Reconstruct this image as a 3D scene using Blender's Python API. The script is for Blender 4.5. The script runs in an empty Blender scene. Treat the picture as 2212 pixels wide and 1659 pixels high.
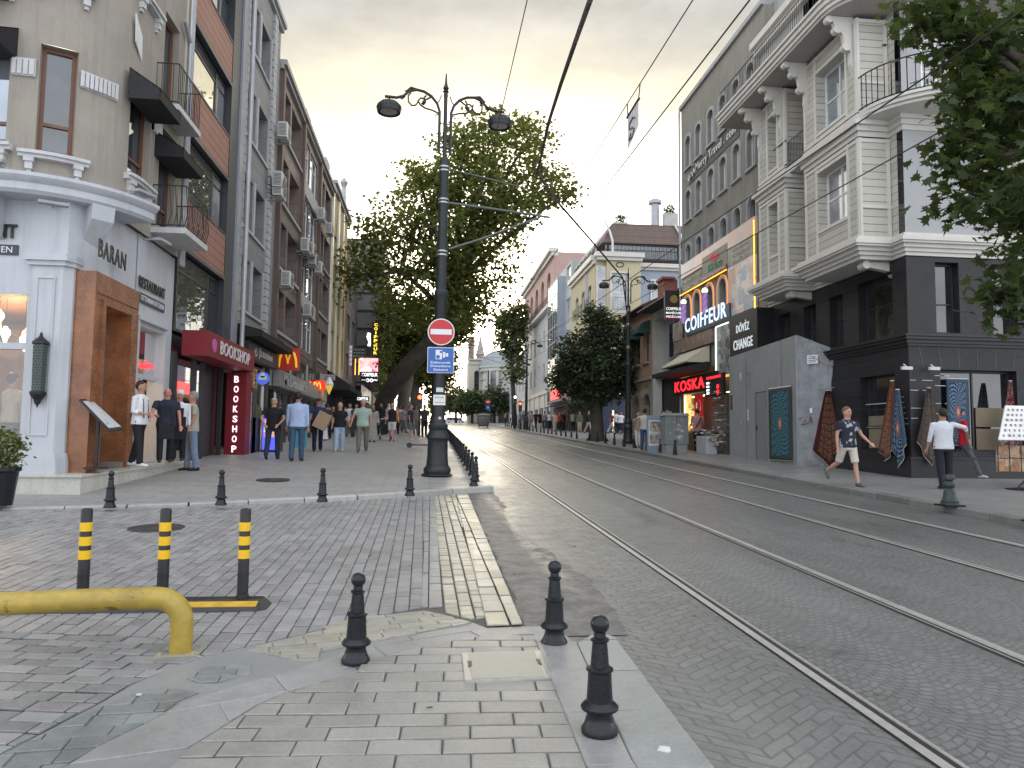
import bpy, math, random
from mathutils import Vector, Matrix
random.seed(7)
R=random.random
def U(a,b): return a+(b-a)*R()
SC=bpy.context.scene; COL=SC.collection
# ---------------------------------------------------------------- camera model (measured from vanishing points)
F=1600.;CX=1106.;CY=829.5;H=1.55;RHO=.012;SL=.031
_c,_s=math.cos(RHO),math.sin(RHO)
_u0,_v0=930-CX,945-CY
_up,_vp=_u0*_c+_v0*_s,-_u0*_s+_v0*_c
TH=math.atan(_vp/F); PSI=math.atan(-_up/(F/math.cos(TH)))
def ray(px,py):
    u,v=px-CX,py-CY; a,b=u*_c+v*_s,-u*_s+v*_c
    y=F*math.cos(TH)+b*math.sin(TH); z=F*math.sin(TH)-b*math.cos(TH)
    return a*math.cos(PSI)+y*math.sin(PSI), -a*math.sin(PSI)+y*math.cos(PSI), z
def G(px,py,h=0):
    X,Y,Z=ray(px,py); t=(h-H)/(Z-SL*Y); return Vector((X*t,Y*t,H+Z*t))
def PY(px,py,yy):
    X,Y,Z=ray(px,py); t=yy/Y; return Vector((X*t,yy,H+Z*t))
def PX(px,py,xx):
    X,Y,Z=ray(px,py); t=xx/X; return Vector((xx,Y*t,H+Z*t))
def gz(y):
    if y<130: return SL*y
    if y<180: d=y-130; return SL*130+SL*d-.5*SL/50*d*d
    return SL*130+SL*25
cl=lambda a,b,c:max(b,min(c,a))
def fronty(x): # front kerb of the far sidewalk across the side street
    P=[(-40,10.4),(-6.5,12.2),(-4.25,12.5),(-1.84,13.4),(-.66,13.95),(1.15,15.25),(2,15.8)]
    for (a,b),(c,d) in zip(P,P[1:]):
        if x<=c: return b+(d-b)*(x-a)/(c-a)
    return 15.8
def swL(x,y): # height of the left pavement above the road plane
    hf=.04+.08*cl((x+6)/7,0,1); hb=.12+.17*cl((.9-x)/6.5,0,1)
    return hf+(hb-hf)*cl((y-fronty(x))/6,0,1)
# ---------------------------------------------------------------- mesh builder
class MB:
    def __init__(s,M=None): s.v=[];s.f=[];s.m=[];s.M=M;s.mi=0
    def add(s,vs,fs):
        o=len(s.v)
        for p in vs:
            p=Vector(p); s.v.append(s.M@p if s.M else p)
        for f in fs: s.f.append([i+o for i in f]); s.m.append(s.mi)
    def box(s,x0,x1,y0,y1,z0,z1):
        s.add([(x,y,z) for z in(z0,z1) for y in(y0,y1) for x in(x0,x1)],[(0,2,3,1),(4,5,7,6),(0,1,5,4),(2,6,7,3),(0,4,6,2),(1,3,7,5)])
    def hexa(s,a,b): # two quads bottom/top
        s.add(list(a)+list(b),[(3,2,1,0),(4,5,6,7)]+[(i,(i+1)%4,4+(i+1)%4,4+i) for i in range(4)])
    def prism(s,poly,w0,w1,cap=True): # poly in (u,v); extruded along w
        n=len(poly); s.add([(u,w0,v) for u,v in poly]+[(u,w1,v) for u,v in poly],
            ([list(range(n)),list(range(2*n-1,n-1,-1))] if cap else [])+[(i,(i+1)%n,n+(i+1)%n,n+i) for i in range(n)])
    def zprism(s,poly,z0,z1):
        n=len(poly); s.add([(x,y,z0) for x,y in poly]+[(x,y,z1) for x,y in poly],
            [list(range(n-1,-1,-1)),list(range(n,2*n))]+[(i,(i+1)%n,n+(i+1)%n,n+i) for i in range(n)])
    def tube(s,pts,r,n=8,sq=None):
        pts=[Vector(p) for p in pts]; N=len(pts)
        rs=r if isinstance(r,(list,tuple)) else [r]*N
        vs=[];prev=None
        for i,p in enumerate(pts):
            t=(pts[min(i+1,N-1)]-pts[max(i-1,0)])
            if t.length<1e-9: t=Vector((0,0,1))
            t.normalize()
            if prev is None: a=t.orthogonal().normalized() if abs(t.z)>.9 else t.cross(Vector((0,0,1))).normalized()
            else:
                a=prev-t*prev.dot(t)
                a=a.normalized() if a.length>1e-6 else t.orthogonal().normalized()
            prev=a; b=t.cross(a); k=rs[i]; ka,kb=k if isinstance(k,(tuple,list)) else (k,k)
            for j in range(n):
                g=2*math.pi*j/n; vs.append(p+a*math.cos(g)*ka+b*math.sin(g)*kb)
        fs=[(i*n+j,i*n+(j+1)%n,(i+1)*n+(j+1)%n,(i+1)*n+j) for i in range(N-1) for j in range(n)]
        fs+=[list(range(n-1,-1,-1)),list(range((N-1)*n,N*n))]
        s.add(vs,fs)
    def lathe(s,pr,c=(0,0,0),n=16,axis=2):
        vs=[]
        for r,z in pr:
            for j in range(n):
                g=2*math.pi*j/n; a,b=r*math.cos(g),r*math.sin(g)
                vs.append((c[0]+a,c[1]+b,c[2]+z) if axis==2 else ((c[0]+a,c[1]+z,c[2]+b) if axis==1 else (c[0]+z,c[1]+a,c[2]+b)))
        N=len(pr); fs=[(i*n+j,i*n+(j+1)%n,(i+1)*n+(j+1)%n,(i+1)*n+j) for i in range(N-1) for j in range(n)]
        fs+=[list(range(n-1,-1,-1)),list(range((N-1)*n,N*n))]
        s.add(vs,fs)
    def sph(s,c,rx,ry=None,rz=None,n=12,m=8):
        ry=ry or rx; rz=rz or rx; vs=[];
        for i in range(1,m):
            t=math.pi*i/m
            for j in range(n):
                g=2*math.pi*j/n; vs.append((c[0]+rx*math.sin(t)*math.cos(g),c[1]+ry*math.sin(t)*math.sin(g),c[2]+rz*math.cos(t)))
        vs+=[(c[0],c[1],c[2]+rz),(c[0],c[1],c[2]-rz)]; T=len(vs)-2
        fs=[(i*n+j,(i+1)*n+j,(i+1)*n+(j+1)%n,i*n+(j+1)%n) for i in range(m-2) for j in range(n)]
        fs+=[(T,j,(j+1)%n) for j in range(n)]+[(T+1,(m-2)*n+(j+1)%n,(m-2)*n+j) for j in range(n)]
        s.add(vs,fs)
    def wall(s,u0,u1,v0,v1,holes,rev=.25,th=0):
        """wall face at w=0 in frame coords (u,w,v) with rectangular holes (u0,u1,v0,v1) and reveals going to w=-rev"""
        us=sorted({u0,u1,*[min(max(h[i],u0),u1) for h in holes for i in(0,1)]}); vs=sorted({v0,v1,*[min(max(h[i],v0),v1) for h in holes for i in(2,3)]})
        for a,b in zip(us,us[1:]):
            run=None
            for c,d in zip(vs,vs[1:]):
                mu,mv=(a+b)/2,(c+d)/2
                if any(h[0]<mu<h[1] and h[2]<mv<h[3] for h in holes):
                    if run: s.add([(a,0,run[0]),(b,0,run[0]),(b,0,run[1]),(a,0,run[1])],[(0,1,2,3)]); run=None
                else: run=(run[0],d) if run else (c,d)
            if run: s.add([(a,0,run[0]),(b,0,run[0]),(b,0,run[1]),(a,0,run[1])],[(0,1,2,3)])
        for h in holes:
            a,b,c,d=h[:4]; w=-rev
            s.add([(a,0,c),(b,0,c),(b,0,d),(a,0,d),(a,w,c),(b,w,c),(b,w,d),(a,w,d)],[(0,1,5,4),(1,2,6,5),(2,3,7,6),(3,0,4,7)])
        if th: # closed back, ends and top
            w=-th; s.add([(u0,0,v0),(u1,0,v0),(u1,0,v1),(u0,0,v1),(u0,w,v0),(u1,w,v0),(u1,w,v1),(u0,w,v1)],[(2,3,7,6),(1,2,6,5),(3,0,4,7),(4,5,6,7)])
    def arch(s,u0,u1,v0,v1,w=0,n=8,rise=None):
        """spandrels filling the top corners of a rectangular hole so it reads as an arch"""
        r=(u1-u0)/2; rise=rise or r; cu=(u0+u1)/2; cv=v1-rise
        A=[(cu-r*math.cos(math.pi*i/(2*n)),cv+rise*math.sin(math.pi*i/(2*n))) for i in range(n+1)]
        for sg in (1,-1):
            P=[(cu+sg*(u-cu),v) for u,v in A]; cor=(cu-sg*r,v1)
            for p,q in zip(P,P[1:]):
                s.add([(cor[0],w,cor[1]),(p[0],w,p[1]),(q[0],w,q[1])],[(0,1,2)])
                s.add([(p[0],w,p[1]),(q[0],w,q[1]),(q[0],w-.2,q[1]),(p[0],w-.2,p[1])],[(0,1,2,3)])
    def archband(s,u0,u1,v0,v1,t,w0,w1,n=10):
        """raised surround following an arched opening"""
        r=(u1-u0)/2; cu=(u0+u1)/2; cv=v1-r
        I=[(u0,v0)]+[(cu-r*math.cos(math.pi*i/n),cv+r*math.sin(math.pi*i/n)) for i in range(n+1)]+[(u1,v0)]
        O=[(u0-t,v0)]+[(cu-(r+t)*math.cos(math.pi*i/n),cv+(r+t)*math.sin(math.pi*i/n)) for i in range(n+1)]+[(u1+t,v0)]
        for i in range(len(I)-1):
            q=[I[i],I[i+1],O[i+1],O[i]]; s.prism(q,w0,w1)
    def build(s,name,mat,parent=None,smooth=False,origin=None):
        me=bpy.data.meshes.new(name)
        if parent: off=parent_off(parent)
        elif origin is not None: off=Vector(origin)
        elif s.v: 
            xs=[p.x for p in s.v];ys=[p.y for p in s.v]; off=Vector(((min(xs)+max(xs))/2,(min(ys)+max(ys))/2,min(p.z for p in s.v)))
        else: off=Vector()
        me.from_pydata([p-off for p in s.v],[],s.f)
        ms=mat if isinstance(mat,(list,tuple)) else [mat]
        for m in ms: me.materials.append(m)
        if len(ms)>1: me.polygons.foreach_set('material_index',s.m)
        if smooth: me.shade_auto(smooth) if False else me.polygons.foreach_set('use_smooth',[True]*len(me.polygons))
        me.update()
        o=bpy.data.objects.new(name,me); COL.objects.link(o)
        if parent: o.parent=parent
        else: o.location=off
        return o
def parent_off(p):
    o=Vector()
    while p:
        if p.name in LOCAL: return o
        o+=p.location; p=p.parent
    return o
def smooth_by(o,ang=40):
    me=o.data; me.polygons.foreach_set('use_smooth',[True]*len(me.polygons)); me.set_sharp_from_angle(angle=math.radians(ang)); return o
def tag(o,label,cat,group=None):
    o['label']=label;o['category']=cat
    if group:o['group']=group
    return o
LOCAL=set()
def thing(name,label,cat,loc=(0,0,0),group=None,local=False):
    o=bpy.data.objects.new(name,None); COL.objects.link(o); o.location=loc; o.empty_display_size=.2
    if local: LOCAL.add(o.name)
    return tag(o,label,cat,group)
def struct(o,kind='structure'): o['kind']=kind; return o
def copytree(o,loc,label=None,rz=None,scale=None):
    c=o.copy(); COL.objects.link(c); c.location=loc
    if label: c['label']=label
    if rz is not None: c.rotation_euler.z=rz
    if scale: c.scale=(scale,)*3
    for ch in o.children:
        k=ch.copy(); COL.objects.link(k); k.parent=c
        for g in ch.children: q=g.copy(); COL.objects.link(q); q.parent=k
    return c
def FL(x): return Matrix(((0,1,0,x),(1,0,0,0),(0,0,1,0),(0,0,0,1)))
def FR(x): return Matrix(((0,-1,0,x),(1,0,0,0),(0,0,1,0),(0,0,0,1)))
def FF(y): return Matrix(((1,0,0,0),(0,-1,0,y),(0,0,1,0),(0,0,0,1)))
# ---------------------------------------------------------------- materials
def nt(name):
    m=bpy.data.materials.new(name); m.use_nodes=True; t=m.node_tree; b=t.nodes['Principled BSDF']; return m,t,b
def node(t,ty,**k):
    n=t.nodes.new(ty)
    for a,v in k.items():
        if a.startswith('i_'): n.inputs[int(a[2:]) if a[2:].isdigit() else a[2:].replace('_',' ')].default_value=v
        else: setattr(n,a,v)
    return n
def mth(t,op,a,b=None,c=None,clamp=False):
    n=t.nodes.new('ShaderNodeMath'); n.operation=op; n.use_clamp=clamp
    for i,x in enumerate((a,b,c)):
        if x is None: continue
        if isinstance(x,(int,float)): n.inputs[i].default_value=x
        else: t.links.new(x,n.inputs[i])
    return n.outputs[0]
def mixc(t,fac,a,b,mode='MIX'):
    n=t.nodes.new('ShaderNodeMix'); n.data_type='RGBA'; n.blend_type=mode
    for i,x in ((0,fac),(6,a),(7,b)):
        if isinstance(x,(int,float)): n.inputs[i].default_value=x
        elif isinstance(x,(tuple,list)): n.inputs[i].default_value=(*x[:3],1)
        else: t.links.new(x,n.inputs[i])
    return n.outputs[2]
def coord(t,which='Object'):
    return t.nodes.new('ShaderNodeTexCoord').outputs[which]
def noise(t,vec,sc,det=3,rough=.55,out=0,dist=0):
    n=node(t,'ShaderNodeTexNoise'); n.inputs['Scale'].default_value=sc; n.inputs['Detail'].default_value=det; n.inputs['Roughness'].default_value=rough; n.inputs['Distortion'].default_value=dist
    t.links.new(vec,n.inputs['Vector']); return n.outputs[out]
def mapr(t,v,a,b,c,d):
    n=node(t,'ShaderNodeMapRange'); n.inputs[1].default_value=a;n.inputs[2].default_value=b;n.inputs[3].default_value=c;n.inputs[4].default_value=d
    t.links.new(v,n.inputs[0]); return n.outputs[0]
def scalev(t,vec,s):
    n=node(t,'ShaderNodeMapping'); n.inputs['Scale'].default_value=s; t.links.new(vec,n.inputs[0]); return n.outputs[0]
def bump(t,b,h,dist,strength=.6):
    n=node(t,'ShaderNodeBump'); n.inputs['Strength'].default_value=strength; n.inputs['Distance'].default_value=dist; t.links.new(h,n.inputs['Height']); t.links.new(n.outputs[0],b.inputs['Normal'])
_mc={}
def M(name,col,rough=.6,metal=0,chips=0,var=.18,sc=2.,bmp=.0,bsc=40,emit=None,es=1,spec=.5,streak=0,lines=None,brick=None,coat=0,isl=0,blotch=0):
    """general weathered material. lines=(pitch,width,darken): horizontal boards; brick=(w,h,mortar,colour factor)"""
    if name in _mc: return _mc[name]
    m,t,b=nt(name); _mc[name]=m; v=coord(t)
    n1=noise(t,v,sc,4,.6); n2=noise(t,v,sc*9,3,.6)
    f=mth(t,'ADD',mth(t,'MULTIPLY',n1,.65),mth(t,'MULTIPLY',n2,.35))
    k=mapr(t,f,.3,.7,1-var,1+var)
    hsv=node(t,'ShaderNodeHueSaturation'); hsv.inputs['Color'].default_value=(*col,1); t.links.new(k,hsv.inputs['Value'])
    c=hsv.outputs[0]
    if streak:
        s=noise(t,scalev(t,v,(3.5,3.5,.25)),2.2,4,.65); c=mixc(t,mapr(t,s,.5,.75,0,streak),c,(col[0]*.45,col[1]*.43,col[2]*.4))
    if blotch:
        s=noise(t,v,sc*.6,5,.7); c=mixc(t,mapr(t,s,.5,.68,0,blotch),c,(col[0]*.6,col[1]*.6,col[2]*.6))
    if chips:
        s=noise(t,scalev(t,v,(.45,1.2,1.2)),chips,5,.72,dist=.6); c=mixc(t,mapr(t,s,.60,.64,0,.85),c,(.10,.055,.03)); s=noise(t,v,chips*.35,4,.6); c=mixc(t,mapr(t,s,.5,.7,0,.5),c,(col[0]*.5,col[1]*.45,col[2]*.8))
    hgt=None
    if isl:
        g=node(t,'ShaderNodeNewGeometry'); kk=mapr(t,g.outputs['Random Per Island'],0,1,1-isl,1+isl)
        h2=node(t,'ShaderNodeHueSaturation'); t.links.new(c,h2.inputs['Color']); t.links.new(kk,h2.inputs['Value']); c=h2.outputs[0]
    if lines or brick:
        sp=node(t,'ShaderNodeSeparateXYZ'); 
        gm=node(t,'ShaderNodeNewGeometry'); t.links.new(gm.outputs['Position'],sp.inputs[0])
        if lines:
            p,w,d=lines; fr=mth(t,'FRACT',mth(t,'DIVIDE',sp.outputs[2],p)); ln=mth(t,'LESS_THAN',fr,w/p)
            bid=mth(t,'FLOOR',mth(t,'DIVIDE',sp.outputs[2],p)); wn=node(t,'ShaderNodeTexWhiteNoise',noise_dimensions='1D'); t.links.new(bid,wn.inputs['W'])
            c=mixc(t,mapr(t,wn.outputs[0],0,1,0,.16),c,(0,0,0)); c=mixc(t,mth(t,'MULTIPLY',ln,d),c,(0,0,0)); hgt=mth(t,'SUBTRACT',fr,ln) if p<.4 else mth(t,'SUBTRACT',1,ln)
        if brick:
            bw,bh,bm,bf=brick; cb=node(t,'ShaderNodeCombineXYZ'); t.links.new(mth(t,'ADD',sp.outputs[0],sp.outputs[1]),cb.inputs[0]); t.links.new(sp.outputs[2],cb.inputs[1])
            br=node(t,'ShaderNodeTexBrick'); br.inputs['Scale'].default_value=1; br.inputs['Brick Width'].default_value=bw; br.inputs['Row Height'].default_value=bh; br.inputs['Mortar Size'].default_value=bm
            br.inputs['Color1'].default_value=(1,1,1,1); br.inputs['Color2'].default_value=(.75,.75,.78,1); br.inputs['Mortar'].default_value=(bf,bf,bf,1); br.inputs['Mortar Smooth'].default_value=.1
            t.links.new(cb.outputs[0],br.inputs['Vector']); c=mixc(t,1,c,br.outputs[0],'MULTIPLY'); hgt=mth(t,'SUBTRACT',1,br.outputs[1])
    t.links.new(c,b.inputs['Base Color'])
    b.inputs['Metallic'].default_value=metal; b.inputs['Specular IOR Level'].default_value=spec
    if coat: b.inputs['Coat Weight'].default_value=coat; b.inputs['Coat Roughness'].default_value=.15
    t.links.new(mapr(t,n2,.3,.7,max(0,rough-.08),min(1,rough+.1)),b.inputs['Roughness'])
    if hgt is not None: bump(t,b,hgt,.012,.8)
    elif bmp: bump(t,b,noise(t,v,bsc,4,.6),bmp,.6)
    if emit: b.inputs['Emission Color'].default_value=(*emit,1); b.inputs['Emission Strength'].default_value=es
    return m
def glass_op(name,tint=(.02,.025,.03),rough=.03,var=.02,metal=0):
    m,t,b=nt(name); v=coord(t); b.inputs['Base Color'].default_value=(*tint,1); b.inputs['Roughness'].default_value=rough; b.inputs['Specular IOR Level'].default_value=.9; b.inputs['IOR'].default_value=1.7
    c=noise(t,v,.9,3); t.links.new(mixc(t,mapr(t,c,.4,.65,0,1),tint,tuple(min(.6,x*(1.3 if metal else 2.5)+.01) for x in tint)),b.inputs['Base Color']); b.inputs['Metallic'].default_value=metal
    bump(t,b,noise(t,v,.8,2),var,.25); return m
def glass_clear(name='shop_glass',refl=1.):
    m,t,b=nt(name); t.nodes.remove(b); tr=node(t,'ShaderNodeBsdfTransparent'); tr.inputs[0].default_value=(.93,.95,.95,1); gl=node(t,'ShaderNodeBsdfGlossy'); gl.inputs['Roughness'].default_value=.02
    fr=node(t,'ShaderNodeFresnel'); fr.inputs[0].default_value=1.5; mx=node(t,'ShaderNodeMixShader'); t.links.new(mth(t,'ADD',fr.outputs[0],.05,clamp=True),mx.inputs[0]); t.links.new(tr.outputs[0],mx.inputs[1]); t.links.new(gl.outputs[0],mx.inputs[2]); t.links.new(mx.outputs[0],t.nodes['Material Output'].inputs[0]); return m
def emis(name,col,s):
    if name in _mc: return _mc[name]
    m,t,b=nt(name); _mc[name]=m; b.inputs['Base Color'].default_value=(*[x*.5 for x in col],1); b.inputs['Emission Color'].default_value=(*col,1); b.inputs['Emission Strength'].default_value=s; return m
# collage of small printed pictures (posters, photo panels)
def collage(name,cols,scale,emit=0,rough=.35,grid=None):
    m,t,b=nt(name); v=coord(t); vo=node(t,'ShaderNodeTexVoronoi',distance='CHEBYCHEV' if grid else 'EUCLIDEAN'); vo.inputs['Scale'].default_value=scale; t.links.new(v,vo.inputs['Vector'])
    n=noise(t,v,scale*1.7,4,.7,dist=1.2); w=node(t,'ShaderNodeSeparateColor'); t.links.new(vo.outputs['Color'],w.inputs[0])
    f=mth(t,'ADD',mth(t,'MULTIPLY',w.outputs[0],.65),mth(t,'MULTIPLY',n,.5)); r=node(t,'ShaderNodeValToRGB'); t.links.new(f,r.inputs[0]); e=r.color_ramp
    while len(e.elements)<len(cols): e.elements.new(.5)
    for i,c in enumerate(cols): e.elements[i].position=.12+.86*i/(len(cols)-1); e.elements[i].color=(*c,1)
    t.links.new(r.outputs[0],b.inputs['Base Color']); b.inputs['Roughness'].default_value=rough
    if emit: t.links.new(r.outputs[0],b.inputs['Emission Color']); b.inputs['Emission Strength'].default_value=emit
    return m
# ---------------------------------------------------------------- camera, world, sun
cam=bpy.data.cameras.new('camera'); co=bpy.data.objects.new('camera',cam); COL.objects.link(co); SC.camera=co
cam.sensor_width=36; cam.lens=F/2212*36; cam.clip_end=3000; cam.clip_start=.05
co.matrix_world=Matrix.Translation((0,0,H))@Matrix.Rotation(-PSI,4,'Z')@Matrix.Rotation(math.pi/2+TH,4,'X')@Matrix.Rotation(RHO,4,'Z')
SC.view_settings.view_transform='Standard'; SC.view_settings.look='None'; SC.view_settings.exposure=.33; SC.view_settings.gamma=1
sund=Vector(ray(1085,735)).normalized()
SUN_EL=math.asin(sund.z); SUN_AZ=math.atan2(sund.x,sund.y)
W=bpy.data.worlds.new('World'); SC.world=W; W.use_nodes=True; t=W.node_tree; bg=t.nodes['Background']
v=coord(t,'Generated'); sp=node(t,'ShaderNodeSeparateXYZ'); t.links.new(v,sp.inputs[0])
sky=node(t,'ShaderNodeTexSky',sky_type='NISHITA',sun_disc=False,sun_elevation=SUN_EL,sun_rotation=SUN_AZ)
sky.air_density=1.5; sky.dust_density=3
dp=node(t,'ShaderNodeVectorMath',operation='DOT_PRODUCT'); t.links.new(v,dp.inputs[0]); dp.inputs[1].default_value=sund; d=dp.outputs['Value']
nz=noise(t,scalev(t,v,(1,1,2.2)),2.1,5,.55,dist=.3); nz2=noise(t,scalev(t,v,(1,1,2.5)),5.5,5,.6)
zz=mth(t,'ADD',sp.outputs[2],mth(t,'MULTIPLY',mth(t,'SUBTRACT',nz,.5),.26)); zz=mth(t,'ADD',zz,mth(t,'MULTIPLY',mth(t,'SUBTRACT',nz2,.5),.07))
# cloud deck drops lower away from the sun
zz=mth(t,'ADD',zz,mth(t,'MULTIPLY',mth(t,'SUBTRACT',1,d),.22))
rp=node(t,'ShaderNodeValToRGB'); t.links.new(zz,rp.inputs[0]); e=rp.color_ramp
st=[(0,(1,.93,.80)),(.32,(1,.97,.90)),(.405,(1,.94,.76)),(.44,(.82,.75,.56)),(.475,(.53,.515,.45)),(.53,(.41,.415,.405)),(1,(.43,.445,.455))]
while len(e.elements)<len(st): e.elements.new(.5)
for i,(p,c) in enumerate(st): e.elements[i].position=p; e.elements[i].color=(*c,1)
cld=rp.outputs[0]
lowk=mth(t,'MULTIPLY',mapr(t,zz,.30,.43,2.5,1.0),mapr(t,mth(t,'MULTIPLY',mth(t,'SUBTRACT',nz2,.5),mapr(t,zz,.36,.5,0,1)),-.2,.2,.72,1.28))
vm=node(t,'ShaderNodeVectorMath',operation='SCALE'); t.links.new(cld,vm.inputs[0]); t.links.new(lowk,vm.inputs['Scale'])
glow=mth(t,'ADD',mth(t,'MULTIPLY',mth(t,'POWER',mth(t,'MAXIMUM',d,0),90),5.0),mth(t,'MULTIPLY',mth(t,'POWER',mth(t,'MAXIMUM',d,0),9),.12))
gv=node(t,'ShaderNodeVectorMath',operation='SCALE'); gv.inputs[0].default_value=(1,.86,.6); t.links.new(glow,gv.inputs['Scale'])
a1=node(t,'ShaderNodeVectorMath',operation='ADD'); t.links.new(vm.outputs[0],a1.inputs[0]); t.links.new(gv.outputs[0],a1.inputs[1])
front=mapr(t,sp.outputs[1],-.1,.35,0,1)
back=mixc(t,mapr(t,nz2,.35,.7,0,1),(1.55,1.62,1.75),(1.15,1.2,1.3))
cc=mixc(t,front,back,a1.outputs[0])
ng=node(t,'ShaderNodeVectorMath',operation='SCALE'); t.links.new(sky.outputs[0],ng.inputs[0]); ng.inputs['Scale'].default_value=.05*.4
a2=node(t,'ShaderNodeVectorMath',operation='ADD'); t.links.new(cc,a2.inputs[0]); t.links.new(ng.outputs[0],a2.inputs[1])
t.links.new(a2.outputs[0],bg.inputs[0]); bg.inputs[1].default_value=1.
sl=bpy.data.lights.new('sun','SUN'); sl.energy=.7; sl.angle=math.radians(14); sl.color=(1,.88,.7); so=bpy.data.objects.new('sun',sl); COL.objects.link(so)
so.rotation_euler=(-sund).to_track_quat('-Z','Y').to_euler(); so.location=(0,60,60)
# ---------------------------------------------------------------- ground
def strip(name,xs,ys,hf,mat,kind='structure'):
    b=MB(); nx,ny=len(xs),len(ys)
    b.add([(x,y,gz(y)+hf(x,y)) for y in ys for x in xs],[(j*nx+i,j*nx+i+1,(j+1)*nx+i+1,(j+1)*nx+i) for j in range(ny-1) for i in range(nx-1)])
    o=b.build(name,mat,smooth=True,origin=(0,0,0)); o['kind']=kind; return o
def frange(a,b,s): n=max(1,round((b-a)/s)); return [a+(b-a)*i/n for i in range(n+1)]
YS=frange(-12,130,3)+frange(131,185,3)+[200,260,400,900]
def road_mat():
    m,t,b=nt('road_setts'); v=coord(t); sp=node(t,'ShaderNodeSeparateXYZ'); t.links.new(v,sp.inputs[0]); x,y=sp.outputs[0],sp.outputs[1]
    def bk(vec,w,h,mo):
        br=node(t,'ShaderNodeTexBrick'); br.inputs['Scale'].default_value=1
        for k,q in (('Brick Width',w),('Row Height',h),('Mortar Size',mo),('Mortar Smooth',.3)): br.inputs[k].default_value=q
        br.inputs['Color1'].default_value=(1,1,1,1);br.inputs['Color2'].default_value=(.62,.62,.62,1);br.inputs['Mortar'].default_value=(.3,.3,.3,1)
        t.links.new(vec,br.inputs['Vector']); return br
    # fans: rows bend along arcs across each lane
    wob=mth(t,'MULTIPLY',mth(t,'SUBTRACT',noise(t,v,3,2),.5),.03)
    per=mth(t,'PINGPONG',mth(t,'ADD',x,.35),.5)
    arc=mth(t,'ADD',mth(t,'ADD',y,mth(t,'MULTIPLY',mth(t,'POWER',mth(t,'SUBTRACT',per,.25),2),-2.0)),wob)
    cb=node(t,'ShaderNodeCombineXYZ'); t.links.new(mth(t,'ADD',x,wob),cb.inputs[0]); t.links.new(arc,cb.inputs[1])
    b1=bk(cb.outputs[0],.085,.066,.008)
    zig=mth(t,'ADD',mth(t,'ADD',y,mth(t,'MULTIPLY',mth(t,'PINGPONG',mth(t,'ADD',x,.1),.56),.8)),wob)
    cb2=node(t,'ShaderNodeCombineXYZ'); t.links.new(zig,cb2.inputs[1]); t.links.new(x,cb2.inputs[0]); b2=bk(cb2.outputs[0],.21,.10,.008)
    lane=mth(t,'LESS_THAN',x,2.36)
    pat=mixc(t,lane,b1.outputs[0],b2.outputs[0]); hh=mth(t,'ADD',mth(t,'MULTIPLY',b2.outputs[1],lane),mth(t,'MULTIPLY',b1.outputs[1],mth(t,'SUBTRACT',1,lane)))
    big=noise(t,scalev(t,v,(.5,.16,.5)),1.4,5,.6); fine=noise(t,v,30,5,.75); mid=noise(t,v,4.5,4,.65)
    base=mixc(t,mapr(t,big,.35,.65,0,1),(.135,.142,.136),(.195,.20,.19)); base=mixc(t,mapr(t,fine,.35,.7,.0,.55),base,(.26,.265,.25)); base=mixc(t,mapr(t,mid,.5,.75,0,.4),base,(.06,.062,.065)); oil=noise(t,scalev(t,v,(1,.35,1)),.9,6,.75,dist=1); base=mixc(t,mapr(t,oil,.56,.66,0,.45),base,(.05,.05,.052)); base=mixc(t,mapr(t,oil,.30,.40,.35,0),base,(.26,.255,.24))
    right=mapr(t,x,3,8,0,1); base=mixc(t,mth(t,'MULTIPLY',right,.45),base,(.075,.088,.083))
    # darker green-grey base towards the right, where the sett pattern also fades
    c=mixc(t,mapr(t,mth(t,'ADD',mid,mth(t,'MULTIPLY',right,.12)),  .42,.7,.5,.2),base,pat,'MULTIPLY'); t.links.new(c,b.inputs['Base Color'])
    t.links.new(mapr(t,mth(t,'ADD',mth(t,'MULTIPLY',mid,.5),mth(t,'MULTIPLY',big,.5)),.35,.65,.28,.55),b.inputs['Roughness']); b.inputs['Specular IOR Level'].default_value=.55
    hg=mth(t,'ADD',mth(t,'MULTIPLY',hh,-1.),mth(t,'ADD',mth(t,'MULTIPLY',fine,.55),mth(t,'MULTIPLY',mid,.9))); bump(t,b,hg,.011,.9); return m
def pave_mat(name,c1,c2,bw,bh,rot=0,mort=.012,rough=.5,bmp=.006,mortc=.45):
    m,t,b=nt(name); v=coord(t); mp=node(t,'ShaderNodeMapping'); mp.inputs['Rotation'].default_value=(0,0,rot); t.links.new(v,mp.inputs[0])
    br=node(t,'ShaderNodeTexBrick'); br.inputs['Scale'].default_value=1; br.offset=.5
    for k,q in (('Brick Width',bw),('Row Height',bh),('Mortar Size',mort),('Mortar Smooth',.2)): br.inputs[k].default_value=q
    br.inputs['Color1'].default_value=(*c1,1);br.inputs['Color2'].default_value=(*c2,1);br.inputs['Mortar'].default_value=(*[x*mortc for x in c1],1); t.links.new(mp.outputs[0],br.inputs['Vector'])
    big=noise(t,v,.5,5,.65); fine=noise(t,v,24,4,.7)
    c=mixc(t,mapr(t,big,.35,.68,0,.5),br.outputs[0],tuple(x*.55 for x in c1)); c=mixc(t,mapr(t,fine,.4,.75,0,.35),c,tuple(x*1.35 for x in c2)); t.links.new(c,b.inputs['Base Color'])
    t.links.new(mapr(t,big,.35,.65,rough-.12,rough+.12),b.inputs['Roughness'])
    bump(t,b,mth(t,'ADD',mth(t,'MULTIPLY',br.outputs[1],-1),mth(t,'MULTIPLY',fine,.3)),bmp,.7); return m
strip('ground',[-600,-60,-20,-9,0,9,20,60,600],YS,lambda x,y:-.30,M('bare_earth',(.2,.19,.17),.9))
KR=8.86 # right kerb
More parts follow.
